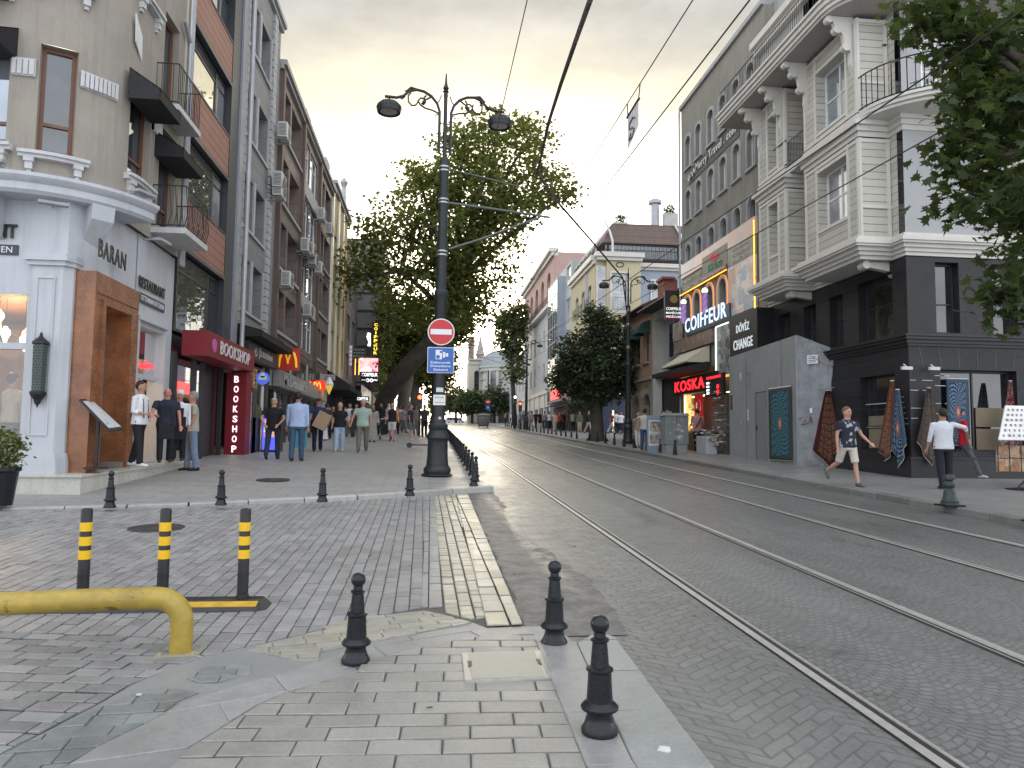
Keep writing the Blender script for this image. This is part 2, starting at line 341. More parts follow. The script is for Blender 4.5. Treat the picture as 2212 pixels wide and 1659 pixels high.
strip('road',[-9.5,-4,0,1,2.4,4,5.6,7.2,8,KR],YS,lambda x,y:0,road_mat())
pm=pave_mat('pavement_slabs',(.28,.275,.262),(.335,.33,.318),.62,.31,0,.010,.48)
# left far pavement (fan grid so that its front follows the kerb)
b=MB(); xs=frange(-24,.93,.55); K=60; 
for x in xs:
    y0=fronty(x)
    for k in range(K):
        y=y0+(184-y0)*(k/(K-1))**2; b.v.append(Vector((x,y,gz(y)+swL(x,y))))
b.f=[(i*K+k,(i+1)*K+k,(i+1)*K+k+1,i*K+k+1) for i in range(len(xs)-1) for k in range(K-1)]; b.m=[0]*len(b.f)
struct(b.build('pavement_left',pm,smooth=True,origin=(0,0,0)))
pr=pave_mat('pavement_slabs_right',(.21,.21,.205),(.26,.26,.25),.9,.45,math.pi/2,.010,.42)
strip('pavement_right',[KR+.22,10,12,16,40],YS,lambda x,y:.12,pr)
# kerbs: real stones
granite=M('kerb_granite',(.36,.355,.33),.5,var=.15,sc=6,bmp=.003,bsc=60,isl=.18,blotch=.35)
def kerb(name,pts,w,h0,h1,step=1.0,mat=granite,gap=.012,bev=.02):
    b=MB(); L=0
    for (p,q) in zip(pts,pts[1:]):
        p=Vector(p);q=Vector(q); d=(q-p); n=max(1,round(d.length/step)); nrm=Vector((d.y,-d.x)).normalized()
        for i in range(n):
            a=p+d*(i/n)+d.normalized()*gap/2; c=p+d*((i+1)/n)-d.normalized()*gap/2; j=U(-.004,.004)
            def ring(z0,z1,o): 
                A=[a+nrm*o,c+nrm*o,c+nrm*(w-o),a+nrm*(w-o)]
                return [(k.x,k.y,gz(k.y)+(z1 if callable(z1) is False else z1(k.x,k.y))+j) for k in A]
            zt=h1 if callable(h1) else (lambda x,y:h1)
            A=[(k[0],k[1],gz(k[1])+h0) for k in ring(0,0,0)]; B=[(k[0],k[1],gz(k[1])+zt(k[0],k[1])-bev+j) for k in ring(0,0,0)]; T=[(k[0],k[1],gz(k[1])+zt(k[0],k[1])+j) for k in ring(0,0,bev)]
            b.add(A+B+T,[(0,1,5,4),(1,2,6,5),(2,3,7,6),(3,0,4,7),(4,5,9,8),(5,6,10,9),(6,7,11,10),(7,4,8,11),(8,9,10,11)])
    o=b.build(name,mat,origin=(0,0,0)); struct(o); return o
kerb('kerb_left',[(.93,y) for y in (15.15,60,100,128)],.24,-.05,.125,1.0)
kerb('kerb_right',[(KR,y) for y in (-3,60,100,128)],.24,-.05,.125,1.0,M('dark_granite',(.17,.168,.16),.55,var=.2,sc=6,isl=.2,blotch=.4))
kerb('kerb_front',[(x,sum(fronty(x+d) for d in (-.8,-.4,0,.4,.8))/5 if x<.5 else fronty(x)) for x in frange(-14,1.17,.85)],.22,-.05,lambda x,y:.05+.075*cl((x+6)/7,0,1),3.0)
# ---- individually cut stones (zones given on the ground, clipped cell by cell)
def clip(poly,a,b):
    out=[]
    for i in range(len(poly)):
        p,q=poly[i],poly[(i+1)%len(poly)]
        sp_=(b[0]-a[0])*(p[1]-a[1])-(b[1]-a[1])*(p[0]-a[0]); sq=(b[0]-a[0])*(q[1]-a[1])-(b[1]-a[1])*(q[0]-a[0])
        if sp_>=0: out.append(p)
        if (sp_>=0)!=(sq>=0):
            k=sp_/(sp_-sq); out.append((p[0]+(q[0]-p[0])*k,p[1]+(q[1]-p[1])*k))
    return out
def stones(name,zone,cw,ch,rot,mat,h=.012,gap=.010,jit=.0025,rows=True,warp=None,skip=0,wj=0,gx=0,gy=0):
    """rows of stones; cw along the row, ch across; rot of the row direction"""
    b=MB(); ca,sa=math.cos(rot),math.sin(rot)
    loc=[(p[0]*ca+p[1]*sa,-p[0]*sa+p[1]*ca) for p in zone]
    x0,x1=min(p[0] for p in loc),max(p[0] for p in loc); y0,y1=min(p[1] for p in loc),max(p[1] for p in loc)
    j=0; y=y0-.02
    while y<y1:
        hh=ch*U(.95,1.05); x=x0-cw*(.5 if j%2 else 1)-cw*.2*R()
        while x<x1:
            ww=cw*(U(1-wj,1+wj) if wj else U(.97,1.03)); g=(gx or gap)/2; k_=(gy or gap)/2
            cell=[(x+g,y+k_),(x+ww-g,y+k_),(x+ww-g,y+hh-k_),(x+g,y+hh-k_)]
            poly=loc
            for i in range(4): 
                poly=clip(poly,cell[i],cell[(i+1)%4])
                if len(poly)<3: break
            x+=ww
            if len(poly)<3 or R()<skip: continue
            ar=abs(sum(poly[i][0]*poly[(i+1)%len(poly)][1]-poly[(i+1)%len(poly)][0]*poly[i][1] for i in range(len(poly))))/2
            if ar<.0005 or min(max(p[0] for p in poly)-min(p[0] for p in poly),max(p[1] for p in poly)-min(p[1] for p in poly))<.028: continue
            n=len(poly); cx=sum(p[0] for p in poly)/n; cy=sum(p[1] for p in poly)/n; dz=U(-jit,jit); tx,ty=U(-.012,.012),U(-.012,.012)
            vs=[]
            for (sc_,zo) in ((1,-.012),(1,-.004),(1-.008/max(cw,ch)*2.2,0)):
                for p in poly:
                    X=cx+(p[0]-cx)*sc_+U(-.0015,.0015);Y=cy+(p[1]-cy)*sc_+U(-.0015,.0015)
                    wx,wy=X*ca-Y*sa,X*sa+Y*ca
                    if warp: wx,wy=warp(wx,wy)
                    vs.append((wx,wy,gz(wy)+h+zo+dz+(X-cx)*tx+(Y-cy)*ty))
            b.add(vs,[(i,(i+1)%n,n+(i+1)%n,n+i) for i in range(n)]+[(n+i,n+(i+1)%n,2*n+(i+1)%n,2*n+i) for i in range(n)]+[list(range(2*n,3*n))])
        y+=hh; j+=1
    return struct(b.build(name,mat,origin=(0,0,0)))
def stone_mat(name,c,rough=.5,isl=.16,var=.14,tint=None,bmp=.004):
    m,t,b=nt(name); v=coord(t); g=node(t,'ShaderNodeNewGeometry'); r=g.outputs['Random Per Island']
    n=noise(t,v,5,4,.65); f=noise(t,v,45,4,.7); big=noise(t,v,.8,4,.6)
    k=mth(t,'ADD',mapr(t,r,0,1,1-isl,1+isl),mth(t,'ADD',mapr(t,n,.3,.7,-var,var),mapr(t,f,.3,.7,-.12,.12)))
    cc=mixc(t,mth(t,'MULTIPLY',mth(t,'GREATER_THAN',mth(t,'FRACT',mth(t,'MULTIPLY',r,7.3)),.66),.45),c,tint or tuple(x*1.15 for x in c))
    cc=mixc(t,mapr(t,big,.5,.68,0,.35),cc,tuple(x*.6 for x in c))
    h=node(t,'ShaderNodeHueSaturation'); t.links.new(cc,h.inputs['Color']); t.links.new(k,h.inputs['Value']); t.links.new(h.outputs[0],b.inputs['Base Color'])
    t.links.new(mapr(t,n,.3,.7,rough-.1,rough+.12),b.inputs['Roughness']); b.inputs['Specular IOR Level'].default_value=.5
    bump(t,b,mth(t,'ADD',n,mth(t,'MULTIPLY',f,.6)),bmp,.6); return m
def zone(*pts,h=0): return [tuple(G(px,py,h).xy) for px,py in pts]
def ccw(z): 
    a=sum(z[i][0]*z[(i+1)%len(z)][1]-z[(i+1)%len(z)][0]*z[i][1] for i in range(len(z))); return z if a>0 else z[::-1]
def A_(p): return 800*.864+p[0]*.3749,1200*.864+p[1]*.3749   # enlargement frames used while measuring
def B_(p): return p[0]*.3749,1200*.864+p[1]*.3749
mortar=M('dark_joint_sand',(.10,.097,.088),.9,var=.3,sc=20,bmp=.004,bsc=120)
# bed under the cut stones
strip('side_street_bed',frange(-14,.78,1.0),frange(-6,13.2,.6),lambda x,y:min(.0,(fronty(x)-y)*1)+.004,mortar)
sett=stone_mat('grey_setts',(.25,.247,.243),.46,.14,tint=(.262,.248,.246))
sett_y=stone_mat('yellowish_setts',(.36,.34,.27),.42,.16,tint=(.36,.35,.30)); sett_b=stone_mat('edge_blocks',(.34,.325,.275),.42,.22,tint=(.42,.375,.26)); slab=stone_mat('plain_slabs',(.265,.264,.256),.42,.06,.10,bmp=.002)
slate=stone_mat('green_slate_setts',(.195,.212,.20),.5,.2,tint=(.215,.215,.215)); paver=stone_mat('long_pavers',(.275,.268,.245),.42,.10,.10,tint=(.29,.275,.25),bmp=.0015)
bandp=[B_(p) for p in [(0,1600),(300,1430),(550,1310),(750,1195),(1130,1040),(1500,960),(1890,870)]]
topx=[(-12,10.95),(-6.5,12.12),(-4.25,12.42),(-1.84,13.3),(-.66,13.85),(-.03,14.15)]
# main side-street setts: long axis along the street, columns meeting the far kerb
colz=[tuple(q) for q in topx]+zone(A_((590,740)),A_((430,770)),A_((240,800)),A_((0,870)),B_((1890,862)),B_((1500,950)),B_((1180,1020)),B_((900,915)),B_((0,885)))+[(-6,4.2),(-12,4.2)]
stones('side_street_setts',ccw(colz),.215,.118,math.pi/2+.012,sett,.014,.010,.003,wj=.1,gx=.018)
rowz=zone(B_((0,893)),B_((900,922)),B_((1170,1030)),B_((760,1185)),B_((560,1300)),B_((0,1590)))+[(-5,2.2),(-6,4.1)]
stones('side_street_cross_setts',ccw(rowz),.22,.125,-.16,stone_mat('mixed_setts',(.228,.232,.225),.5,.2,tint=(.27,.24,.25)),.016,.011,.004,wj=.15,gy=.017)
# long slab column, small setts, edge blocks on the road side
stones('slab_column',ccw([(-.06,14.1),(.10,14.2)]+zone(A_((705,740)),A_((585,748)))),.34,.135,math.pi/2,slab,.018,.010,.006,wj=.3)
stones('narrow_setts',ccw([(.10,14.2),(.50,14.5)]+zone(A_((955,800)),A_((870,812)),A_((705,770)))),.135,.118,math.pi/2+.01,sett_y,.016,.013,.005,wj=.15)
stones('edge_blocks',ccw([(.50,14.5),(.74,14.7)]+zone(A_((1165,850)),A_((965,862)))),.30,.26,math.pi/2+.012,sett_b,.03,.014,.006,wj=.35)
# near pavement: smooth slabs below everything, pavers / bands on top
near=[(-8,-4)]+zone(B_((0,1600)),B_((560,1310)),B_((760,1190)),B_((1130,1035)),B_((1500,955)),B_((1890,868)),A_((400,788)),A_((600,760)),A_((880,830)),A_((965,862)),A_((1165,852)),A_((1290,852)))+[tuple(G(*A_((1420,905))).xy),tuple(G(*A_((1480,960))).xy),tuple(G(1280,1372).xy),(1.24,3.4),(1.3,-4)]
near=ccw(near)
b=MB(); b.zprism([(x,y) for x,y in near],-.3,0); 
b.v=[Vector((p.x,p.y,gz(p.y)+(.010 if p.z==0 else -.3))) for p in b.v]; struct(b.build('near_pavement_base',M('smooth_concrete',(.24,.244,.24),.45,var=.12,sc=1.5,bmp=.002,bsc=50,blotch=.3),origin=(0,0,0)))
pz=zone(A_((1250,960)),A_((1525,1659)))+[(.80,-3),(-2.2,-3)]+zone(B_((1107,1562)),B_((1500,1320)),B_((1680,1240)),B_((2074,1120)),A_((200,1090)),A_((520,1000)),A_((820,930)),A_((1130,905)))
b=MB(); q=ccw(pz); b.zprism(q,0,1); b.v=[Vector((p.x,p.y,gz(p.y)+(.015 if p.z else .0))) for p in b.v]; struct(b.build('paver_bed',mortar,origin=(0,0,0)))
# stones are laid round the inspection cover
cov=zone(A_((818,1030)),A_((1270,1015)),A_((1335,1175)),A_((835,1190)))
_cx=sum(p[0] for p in cov)/4; _cy=sum(p[1] for p in cov)/4
stones('long_pavers',q,.335,.150,-.045,paver,.024,.009,.0015,gy=.017)
sz=zone(A_((1240,945)),A_((1300,945)),A_((1475,962)),A_((1800,1659)))+[(1.0,-3),(.80,-3)]+zone(A_((1525,1659)))
stones('kerb_slabs',ccw(sz),.58,.60,math.pi/2-.02,slab,.034,.007,.002)
ez=zone(A_((1480,960)),A_((1620,905)),A_((1700,930)),A_((2074,1440)))+[(1.26,3.2),(1.32,-3),(1.01,-3)]+zone(A_((1805,1659)))
stones('kerb_edge_slabs',ccw(ez),.62,.6,math.pi/2-.02,stone_mat('edge_slab_stone',(.25,.265,.255),.42,.06,.14),.030,.007,.002)
# curved rows of pale setts where the two pavings meet
cz=zone(A_((0,856)),A_((240,800)),A_((400,790)),A_((600,764)),A_((880,832)),A_((700,868)),A_((450,918)),A_((280,945)),A_((0,1008)),B_((1830,1062)),B_((1700,1050)),B_((1640,1036)),B_((1430,992)),B_((1890,872)))
stones('curved_setts',ccw(cz),.25,.10,.22,stone_mat('pale_curved_setts',(.30,.29,.25),.45,.12,tint=(.33,.30,.225)),.020,.009,.003,wj=.2)
kz=zone(A_((280,950)),A_((450,925)),A_((700,875)),A_((905,850)),A_((965,866)),A_((1165,856)),A_((1235,900)),A_((1110,900)),A_((820,925)),A_((520,995)),A_((300,1060)),A_((60,1110)),B_((2074,1110)),B_((1660,1235)),B_((1480,1310)),B_((1080,1560)),B_((400,1659)),B_((560,1560)),B_((900,1390)),B_((1080,1290)),B_((1420,1180)),B_((1640,1130)),B_((1800,1070)))
stones('smooth_slab_band',ccw(kz),.7,.5,.45,slab,.016,.006,.0015)
gzv=zone(B_((0,1659)),B_((0,1610)),B_((330,1450)),B_((560,1335)),B_((830,1230)),B_((1010,1215)),B_((1150,1240)),B_((1040,1285)),B_((900,1385)),B_((620,1530)),B_((390,1655)))+[(-1.9,2.6),(-3,1.8)]
stones('slate_strip',ccw(gzv),.24,.13,.10,slate,.020,.007,.004,wj=.3)
gz2=zone(B_((1050,1150)),B_((1190,1100)),B_((1450,1072)),B_((1440,1130)),B_((1260,1182)),B_((1140,1182)))
stones('slate_patch',ccw(gz2),.22,.12,.10,slate,.020,.007,.004)
# gutter: broken asphalt with a pale worn streak
m_,t,b_=nt('broken_asphalt'); gutm=m_; v=coord(t); sp=node(t,'ShaderNodeSeparateXYZ'); t.links.new(v,sp.inputs[0])
n1=noise(t,v,5,5,.7); n2=noise(t,v,1.6,4,.7); n3=noise(t,v,28,4,.7)
ctr=mth(t,'ABSOLUTE',mth(t,'SUBTRACT',mth(t,'ADD',sp.outputs[0],mth(t,'MULTIPLY',mth(t,'SUBTRACT',n2,.5),.35)),mth(t,'SUBTRACT',1.44,mth(t,'MULTIPLY',sp.outputs[1],.024))))
pm_=mth(t,'MULTIPLY',mapr(t,ctr,.03,.15,1,0),mapr(t,n1,.38,.58,0,1)); pm_=mth(t,'MULTIPLY',pm_,mapr(t,sp.outputs[1],6.2,8,0,1))
c=mixc(t,mapr(t,n1,.35,.65,0,1),(.085,.083,.08),(.19,.185,.175)); c=mixc(t,pm_,c,(.40,.375,.30)); c=mixc(t,mapr(t,n3,.5,.75,0,.5),c,(.05,.05,.05)); t.links.new(c,b_.inputs['Base Color']); b_.inputs['Roughness'].default_value=.55; bump(t,b_,mth(t,'ADD',n1,mth(t,'MULTIPLY',n3,.5)),.03,.9)
def ragged(x0,x1,y0,y1,h,mat,name,amp,seed,tilt=0):
    b=MB(); n=44; rr=random.Random(seed); L=[];Rr=[]
    for i in range(n+1):
        k=i/n; y=y0+(y1-y0)*k; e=min(1,k*6,(1-k)*6)
        L.append((x0(k)+rr.uniform(-amp,amp)*e,y)); Rr.append((x1(k)+rr.uniform(-amp,amp)*e,y))
    vs=[(x,y,gz(y)+h) for p in zip(L,Rr) for x,y in (p[0],((p[0][0]+p[1][0])/2,p[0][1]),p[1])]
    b.add(vs,[(i*3+j,i*3+j+1,i*3+j+4,i*3+j+3) for i in range(n) for j in (0,1)]); return struct(b.build(name,mat,origin=(0,0,0)))
ragged(lambda k:.72,lambda k:1.42-.3*k+.15*math.sin(k*9),5.25,14.9,.006,gutm,'gutter_asphalt',.05,3)

# grooved rails following the slope
steel=M('polished_rail_steel',(.50,.49,.46),.36,.45,var=.15,sc=3); groove=M('rail_groove',(.02,.018,.017),.7); rails=[2.36,3.86,5.86,7.42]
for i,xr in enumerate(rails):
    b=MB(); ys=frange(-6,126,3); d=-1 if i%2==0 else 1
    prof=[(-.075,0,1),(-.070,.014,1),(-.010,.014,0),(-.006,.005,1),(.041,.005,0),(.043,.013,0),(.058,.013,1),(.075,.0,1)]
    # polished head on the left/right of its groove
    for (x0,h0,m0),(x1,h1,m1) in zip(prof,prof[1:]):
        b.mi=1 if (h0<.012 and h1<.012) or (x0>=-.007 and x0<.037) else 0
        if (x0<-.07) or (x0>.057): b.mi=1
        o=len(b.v)
        for y in ys: b.v+= [Vector((xr+(x0 if i%2==0 else -x0)*1,y,gz(y)+h0)),Vector((xr+(x1 if i%2==0 else -x1),y,gz(y)+h1))]
        for k in range(len(ys)-1): b.f.append([o+2*k,o+2*k+1,o+2*k+3,o+2*k+2]); b.m.append(b.mi)
    struct(b.build('tram_rail',[steel,groove],origin=(0,0,0)))
# ================================================================ street furniture
iron=M('black_cast_iron',(.011,.014,.018),.27,.1,var=.35,sc=7,bmp=.0006,bsc=30,spec=.4,blotch=.3)
iron_old=M('weathered_post_iron',(.018,.023,.024),.45,.2,var=.4,sc=3,bmp=.004,bsc=22,streak=.3)
bronze=M('worn_bronze_paint',(.095,.088,.062),.5,.3,var=.4,sc=5,bmp=.004,bsc=20)
alu=M('clamp_steel',(.42,.42,.42),.4,.8)
wirem=M('wire_black',(.02,.02,.024),.6)
def bollard(label,x,y,h,group,ball=True,tilt=None,s=1.,first=[None]):
    key=ball; P=first[0] or {}
    if key not in P:
        r=thing('bollard',label,'bollard',(0,0,0),group)
        b=MB(); b.lathe([(.0,0),(.088,0),(.090,.02),(.072,.05),(.062,.085),(.066,.10),(.090,.112),(.092,.124),(.080,.138),(.064,.15),(.058,.24),(.057,.285),(.066,.293),(.066,.302),(.05,.312)],n=20); smooth_by(b.build('base',iron,r))
        b=MB(); b.lathe([(.046,.305),(.036,.425),(.045,.432),(.045,.442),(.03,.45),(.028,.472)]+([] if ball else [(.0,.474)]),n=20); smooth_by(b.build('shaft',iron,r))
        if ball: b=MB(); b.sph((0,0,.508),.046,n=18,m=12); b.build('ball',iron,r,smooth=True)
        P[key]=r; first[0]=P; r.location=(x,y,gz(y)+h); r.scale=(s,s,s)
        if tilt: r.rotation_euler=tilt
        return r
    c=copytree(P[key],(x,y,gz(y)+h),label,rz=R()*6,scale=s*U(.98,1.02)); c['group']=group; c.rotation_euler.x=U(-.02,.02)
    if tilt: c.rotation_euler=tilt
    return c
def BG(px,py,h,*a,**k): p=G(px,py,h); return bollard(a[0],p.x,p.y,h,*a[1:],**k)
g1='bollards round the near corner'
BG(1295,1582,.034,'black ball-topped bollard nearest the camera, on the road edge of the pale slabs',g1,s=1.0)
BG(1197,1392,.02,'black ball-topped bollard behind the nearest one, beside the broken asphalt gutter',g1)
BG(768,1430,.016,'black ball-topped bollard on the smooth paving between yellow pipe and inspection cover',g1)
g2='bollards across the mouth of the side street'
for px,py,lb in [(237,1097,'black bollard at the kerb before the restaurant step, leftmost of four'),(477,1091,'black bollard at the kerb below the bookshop, second of the four from the restaurant corner'),(696,1084,'black bollard on the kerb in front of the pavement walkers, third of the four'),(885,1071,'black bollard on the kerb immediately left of the big lamp post')]:
    BG(px,py,swL(G(px,py).x,G(px,py).y)+.01,lb,g2)
g3='bollards along the left kerb'
P0=G(1023,1050,.12); bollard('leaning bollard without its ball at the kerb corner beside the lamp post',P0.x,P0.y,.12,g3,ball=False,tilt=(0,.10,0))
ys=[16.0,17.6,19.2,20.9,22.6,24.3]; y=26.0
while y<106: ys.append(y); y+=1.75
for i,y in enumerate(ys):
    lb={0:'ball-topped bollard just behind the leaning one on the left kerb',1:'third bollard up the left kerb from the leaning one',2:'fourth bollard up the left kerb from the leaning one'}.get(i,'small black bollard in the far row along the left kerb behind the lamp post')
    bollard(lb,.98+.003*(y-16),y,.12,g3)
g4='bollards along the right kerb'
pxs=[1458,1427,1398,1370,1348,1327,1308,1290,1273,1246,1234,1222,1212,1201,1192,1184,1175,1168,1159,1151,1144,1137,1131,1125,1119,1114,1109,1104,1099,1095,1091]
for i,px in enumerate(pxs):
    q=PX(px,960,9.42)
    lb={0:'bollard at the kerb right of the grey utility cabinet',1:'bollard at the kerb before the grey utility cabinet',2:'bollard at the kerb just right of the pavement advertising board',3:'bollard at the kerb left of the pavement advertising board',4:'bollard at the kerb beside the foot of the right lamp post'}.get(i,'small black bollard in the far row along the right kerb')
    bollard(lb,q.x,q.y,.12,g4,s=1.08)
# the squat old bollard at the near right kerb
q=G(2052,1093,.12); r=thing('old_bollard','stout dark green turned bollard on a square plate before the stone corner','bollard',q,local=True)
b=MB(); b.box(-.17,.17,-.17,.17,0,.025); b.build('plate',iron,r)
b=MB(); b.lathe([(.15,.02),(.15,.05),(.135,.06),(.14,.09),(.12,.11),(.115,.15),(.10,.17),(.10,.22),(.085,.26),(.06,.30),(.085,.33),(.092,.36),(.085,.39),(.055,.43),(.085,.45),(.09,.48),(.07,.53),(.0,.545)],n=20); smooth_by(b.build('shaft',M('dark_green_iron',(.035,.05,.045),.5,.1,var=.3,bmp=.004),r))
q=G(2214,1128,.12); r2=copytree(r,(q.x+.25,q.y,q.z),'stout old bollard cut off by the right edge of the picture')
# ---- yellow tube barrier
yel=M('chipped_yellow_paint',(.37,.265,.045),.36,0,9,var=.25,sc=2.5,bmp=.004,bsc=25,blotch=.7)
q=G(390,1412,.0); r=thing('pipe_barrier','chipped yellow tubular barrier bolted down at the lower left','barrier',q,local=True)
b=MB(); X0,Z0=0,.335; rr=.070; pts=[(0,0,0),(0,0,.20)]+[(-.16+.16*math.cos(a),0,.20+.15*math.sin(a)) for a in [math.pi/2*i/7 for i in range(1,8)]]+[(-.6,.0,.342),(-1.2,-.03,.325),(-2.2,-.08,.30),(-3.2,-.1,.28)]
b.tube(pts,rr,n=20); smooth_by(b.build('tube',yel,r),50)
b=MB(); b.box(-.13,.13,-.11,.11,0,.014); 
for sx in(-1,1):
    for sy in(-1,1): b.lathe([(.014,.014),(.014,.03),(0,.03)],(sx*.1,sy*.085,0),8)
b.build('foot_plate',M('plate_worn',(.36,.33,.24),.6,.2,var=.4,blotch=.6),r)
# ---- rubber base with three striped posts
blk=M('black_plastic',(.018,.018,.02),.4,spec=.5); yref=M('yellow_reflective_band',(.80,.48,.01),.3,var=.08)
a=G(565,1331,0); q0=G(525,1315,0); q=Vector((q0.x-.42,q0.y,gz(q0.y)))
r=thing('rubber_separator','black rubber lane separator with a yellow stripe under the three striped posts','separator',(q.x,q.y,q.z+.012),local=True)
b=MB(); L0,L1=-2.3,.62
prof=[(-.15,0),(-.13,.03),(-.05,.055),(.0,.06),(.10,.06),(.13,.045),(.15,0)]
b.M=Matrix(((0,1,0,0),(1,0,0,0),(0,0,1,0),(0,0,0,1))); b.prism(prof,L0,L1-.06); b.M=None
b.hexa([(L1-.06,-.15,0),(L1,-.12,0),(L1,.12,0),(L1-.06,.15,0)],[(L1-.06,-.05,.055),(L1-.03,-.05,.03),(L1-.03,.1,.03),(L1-.06,.1,.06)])
for k in range(5): b.box(L0,L1-.065,.015+.02*k,.023+.02*k,.06,.064)
b.build('rubber_body',M('dusty_rubber',(.035,.033,.032),.65,var=.4,sc=6,bmp=.003),r)
b=MB(); b.hexa([(L0,-.128,.031),(L1-.075,-.128,.031),(L1-.075,-.055,.0545),(L0,-.055,.0545)],[(L0,-.128,.035),(L1-.075,-.128,.035),(L1-.075,-.055,.0585),(L0,-.055,.0585)]); b.build('yellow_stripe',M('dirty_yellow_stripe',(.55,.33,.03),.5,var=.3,sc=8,blotch=.5),r)
gp='yellow and black delineator posts'
proto=None
for px,lb in [(525,'yellow and black flexible post nearest the end of the rubber base'),(352,'yellow and black flexible post, middle of the three on the rubber base'),(180,'yellow and black flexible post above the yellow pipe, farthest left of the three')]:
    p=PY(px,1250,q0.y+.03); loc=(p.x,q0.y+.03,gz(q0.y)+.072)
    if proto is None:
        proto=thing('delineator_post',lb,'post',loc,gp,local=True)
        b=MB(); hh=.70; b.lathe([(.05,0),(.05,.03),(.042,.035)]+[(.042+.003*(i%2),.05+.012*i) for i in range(12)]+[(.043,.21),(.043,.30)]+[(.042,.31),(.042,hh-.01),(.040,hh),(.032,hh+.004),(.032,hh-.02),(0,hh-.02)],n=20); smooth_by(b.build('tube',blk,proto),30)
        b=MB()
        for z0 in(.315,.42,.53): b.lathe([(.0425,z0),(.0445,z0+.001),(.0445,z0+.068),(.0425,z0+.069)],n=20)
        smooth_by(b.build('reflective_bands',yref,proto),30)
    else: copytree(proto,loc,lb)
# ---- inspection cover in the pavers
b=MB(); z=[(p[0],p[1]) for p in ccw(cov)]
r=thing('inspection_cover','rectangular recessed cover with two steel handles set in the long pavers','manhole cover',(_cx,_cy,gz(_cy)+.026))
def gpoly(pts,h,th,name,mat,par):
    b=MB(); b.zprism(pts,-1,0); b.v=[Vector((p.x,p.y,gz(p.y)+h-(th if p.z<0 else 0))) for p in b.v]; return b.build(name,mat,par)
def shr(z,k,kx=None): return [(_cx+(x-_cx)*(kx or k),_cy+(y-_cy)*k) for x,y in z]
gpoly(z,.036,.03,'frame',M('galvanised_edge',(.5,.49,.45),.4,.6,var=.2),r); gpoly(shr(z,.93,.84),.0395,.01,'infill_slab',M('cover_infill',(.36,.345,.29),.5,var=.14,sc=3,bmp=.002,blotch=.3),r)
w0=min(p[0] for p in z);w1=max(p[0] for p in z)
for k,(sx) in enumerate((.08,.92)):
    p0=[cov[0][0]*(1-sx)+cov[1][0]*sx,cov[0][1]*(1-sx)+cov[1][1]*sx]; p1=[cov[3][0]*(1-sx)+cov[2][0]*sx,cov[3][1]*(1-sx)+cov[2][1]*sx]
    m=[(p0[i]*.55+p1[i]*.45) for i in(0,1)]; gpoly([(m[0]-.012,m[1]-.05),(m[0]+.012,m[1]-.05),(m[0]+.012,m[1]+.05),(m[0]-.012,m[1]+.05)],.0405,.006,'handle_slot',blk,r)
def roundcover(px,py,rad,h,label):
    p=G(px,py,h); r=thing('manhole_cover',label,'manhole cover',(p.x,p.y,gz(p.y)+h),local=True); m=M('cast_cover',(.075,.07,.066),.55,.5,var=.3,sc=6,bmp=.004)
    def disc(r0,r1,zt,name):
        b=MB(); n=36
        for k in range(n):
            for rd in(r0,r1): a=2*math.pi*k/n; x,y=rd*math.cos(a),rd*math.sin(a); b.v+= [Vector((x,y,SL*y+zt)),Vector((x,y,SL*y-.01))]
        for k in range(n):
            a=4*k;c=4*((k+1)%n); b.f+= [[a,a+2,c+2,c],[a+2,a+3,c+3,c+2],[a,c,c+1,a+1]]
        b.m=[0]*len(b.f); return b
    disc(0,rad*.88,.004,'').build('lid',m,r); disc(rad*.9,rad,.006,'').build('rim',m,r)
    for q in (.3,.5,.7): disc(rad*q,rad*(q+.07),.008,'').build('raised_ring',m,r)
roundcover(338,1140,.34,.020,'round cast iron manhole cover among the setts behind the striped posts')
roundcover(590,1036,.33,swL(-2.2,17)+.006,'round manhole cover in the far pavement before the walkers')
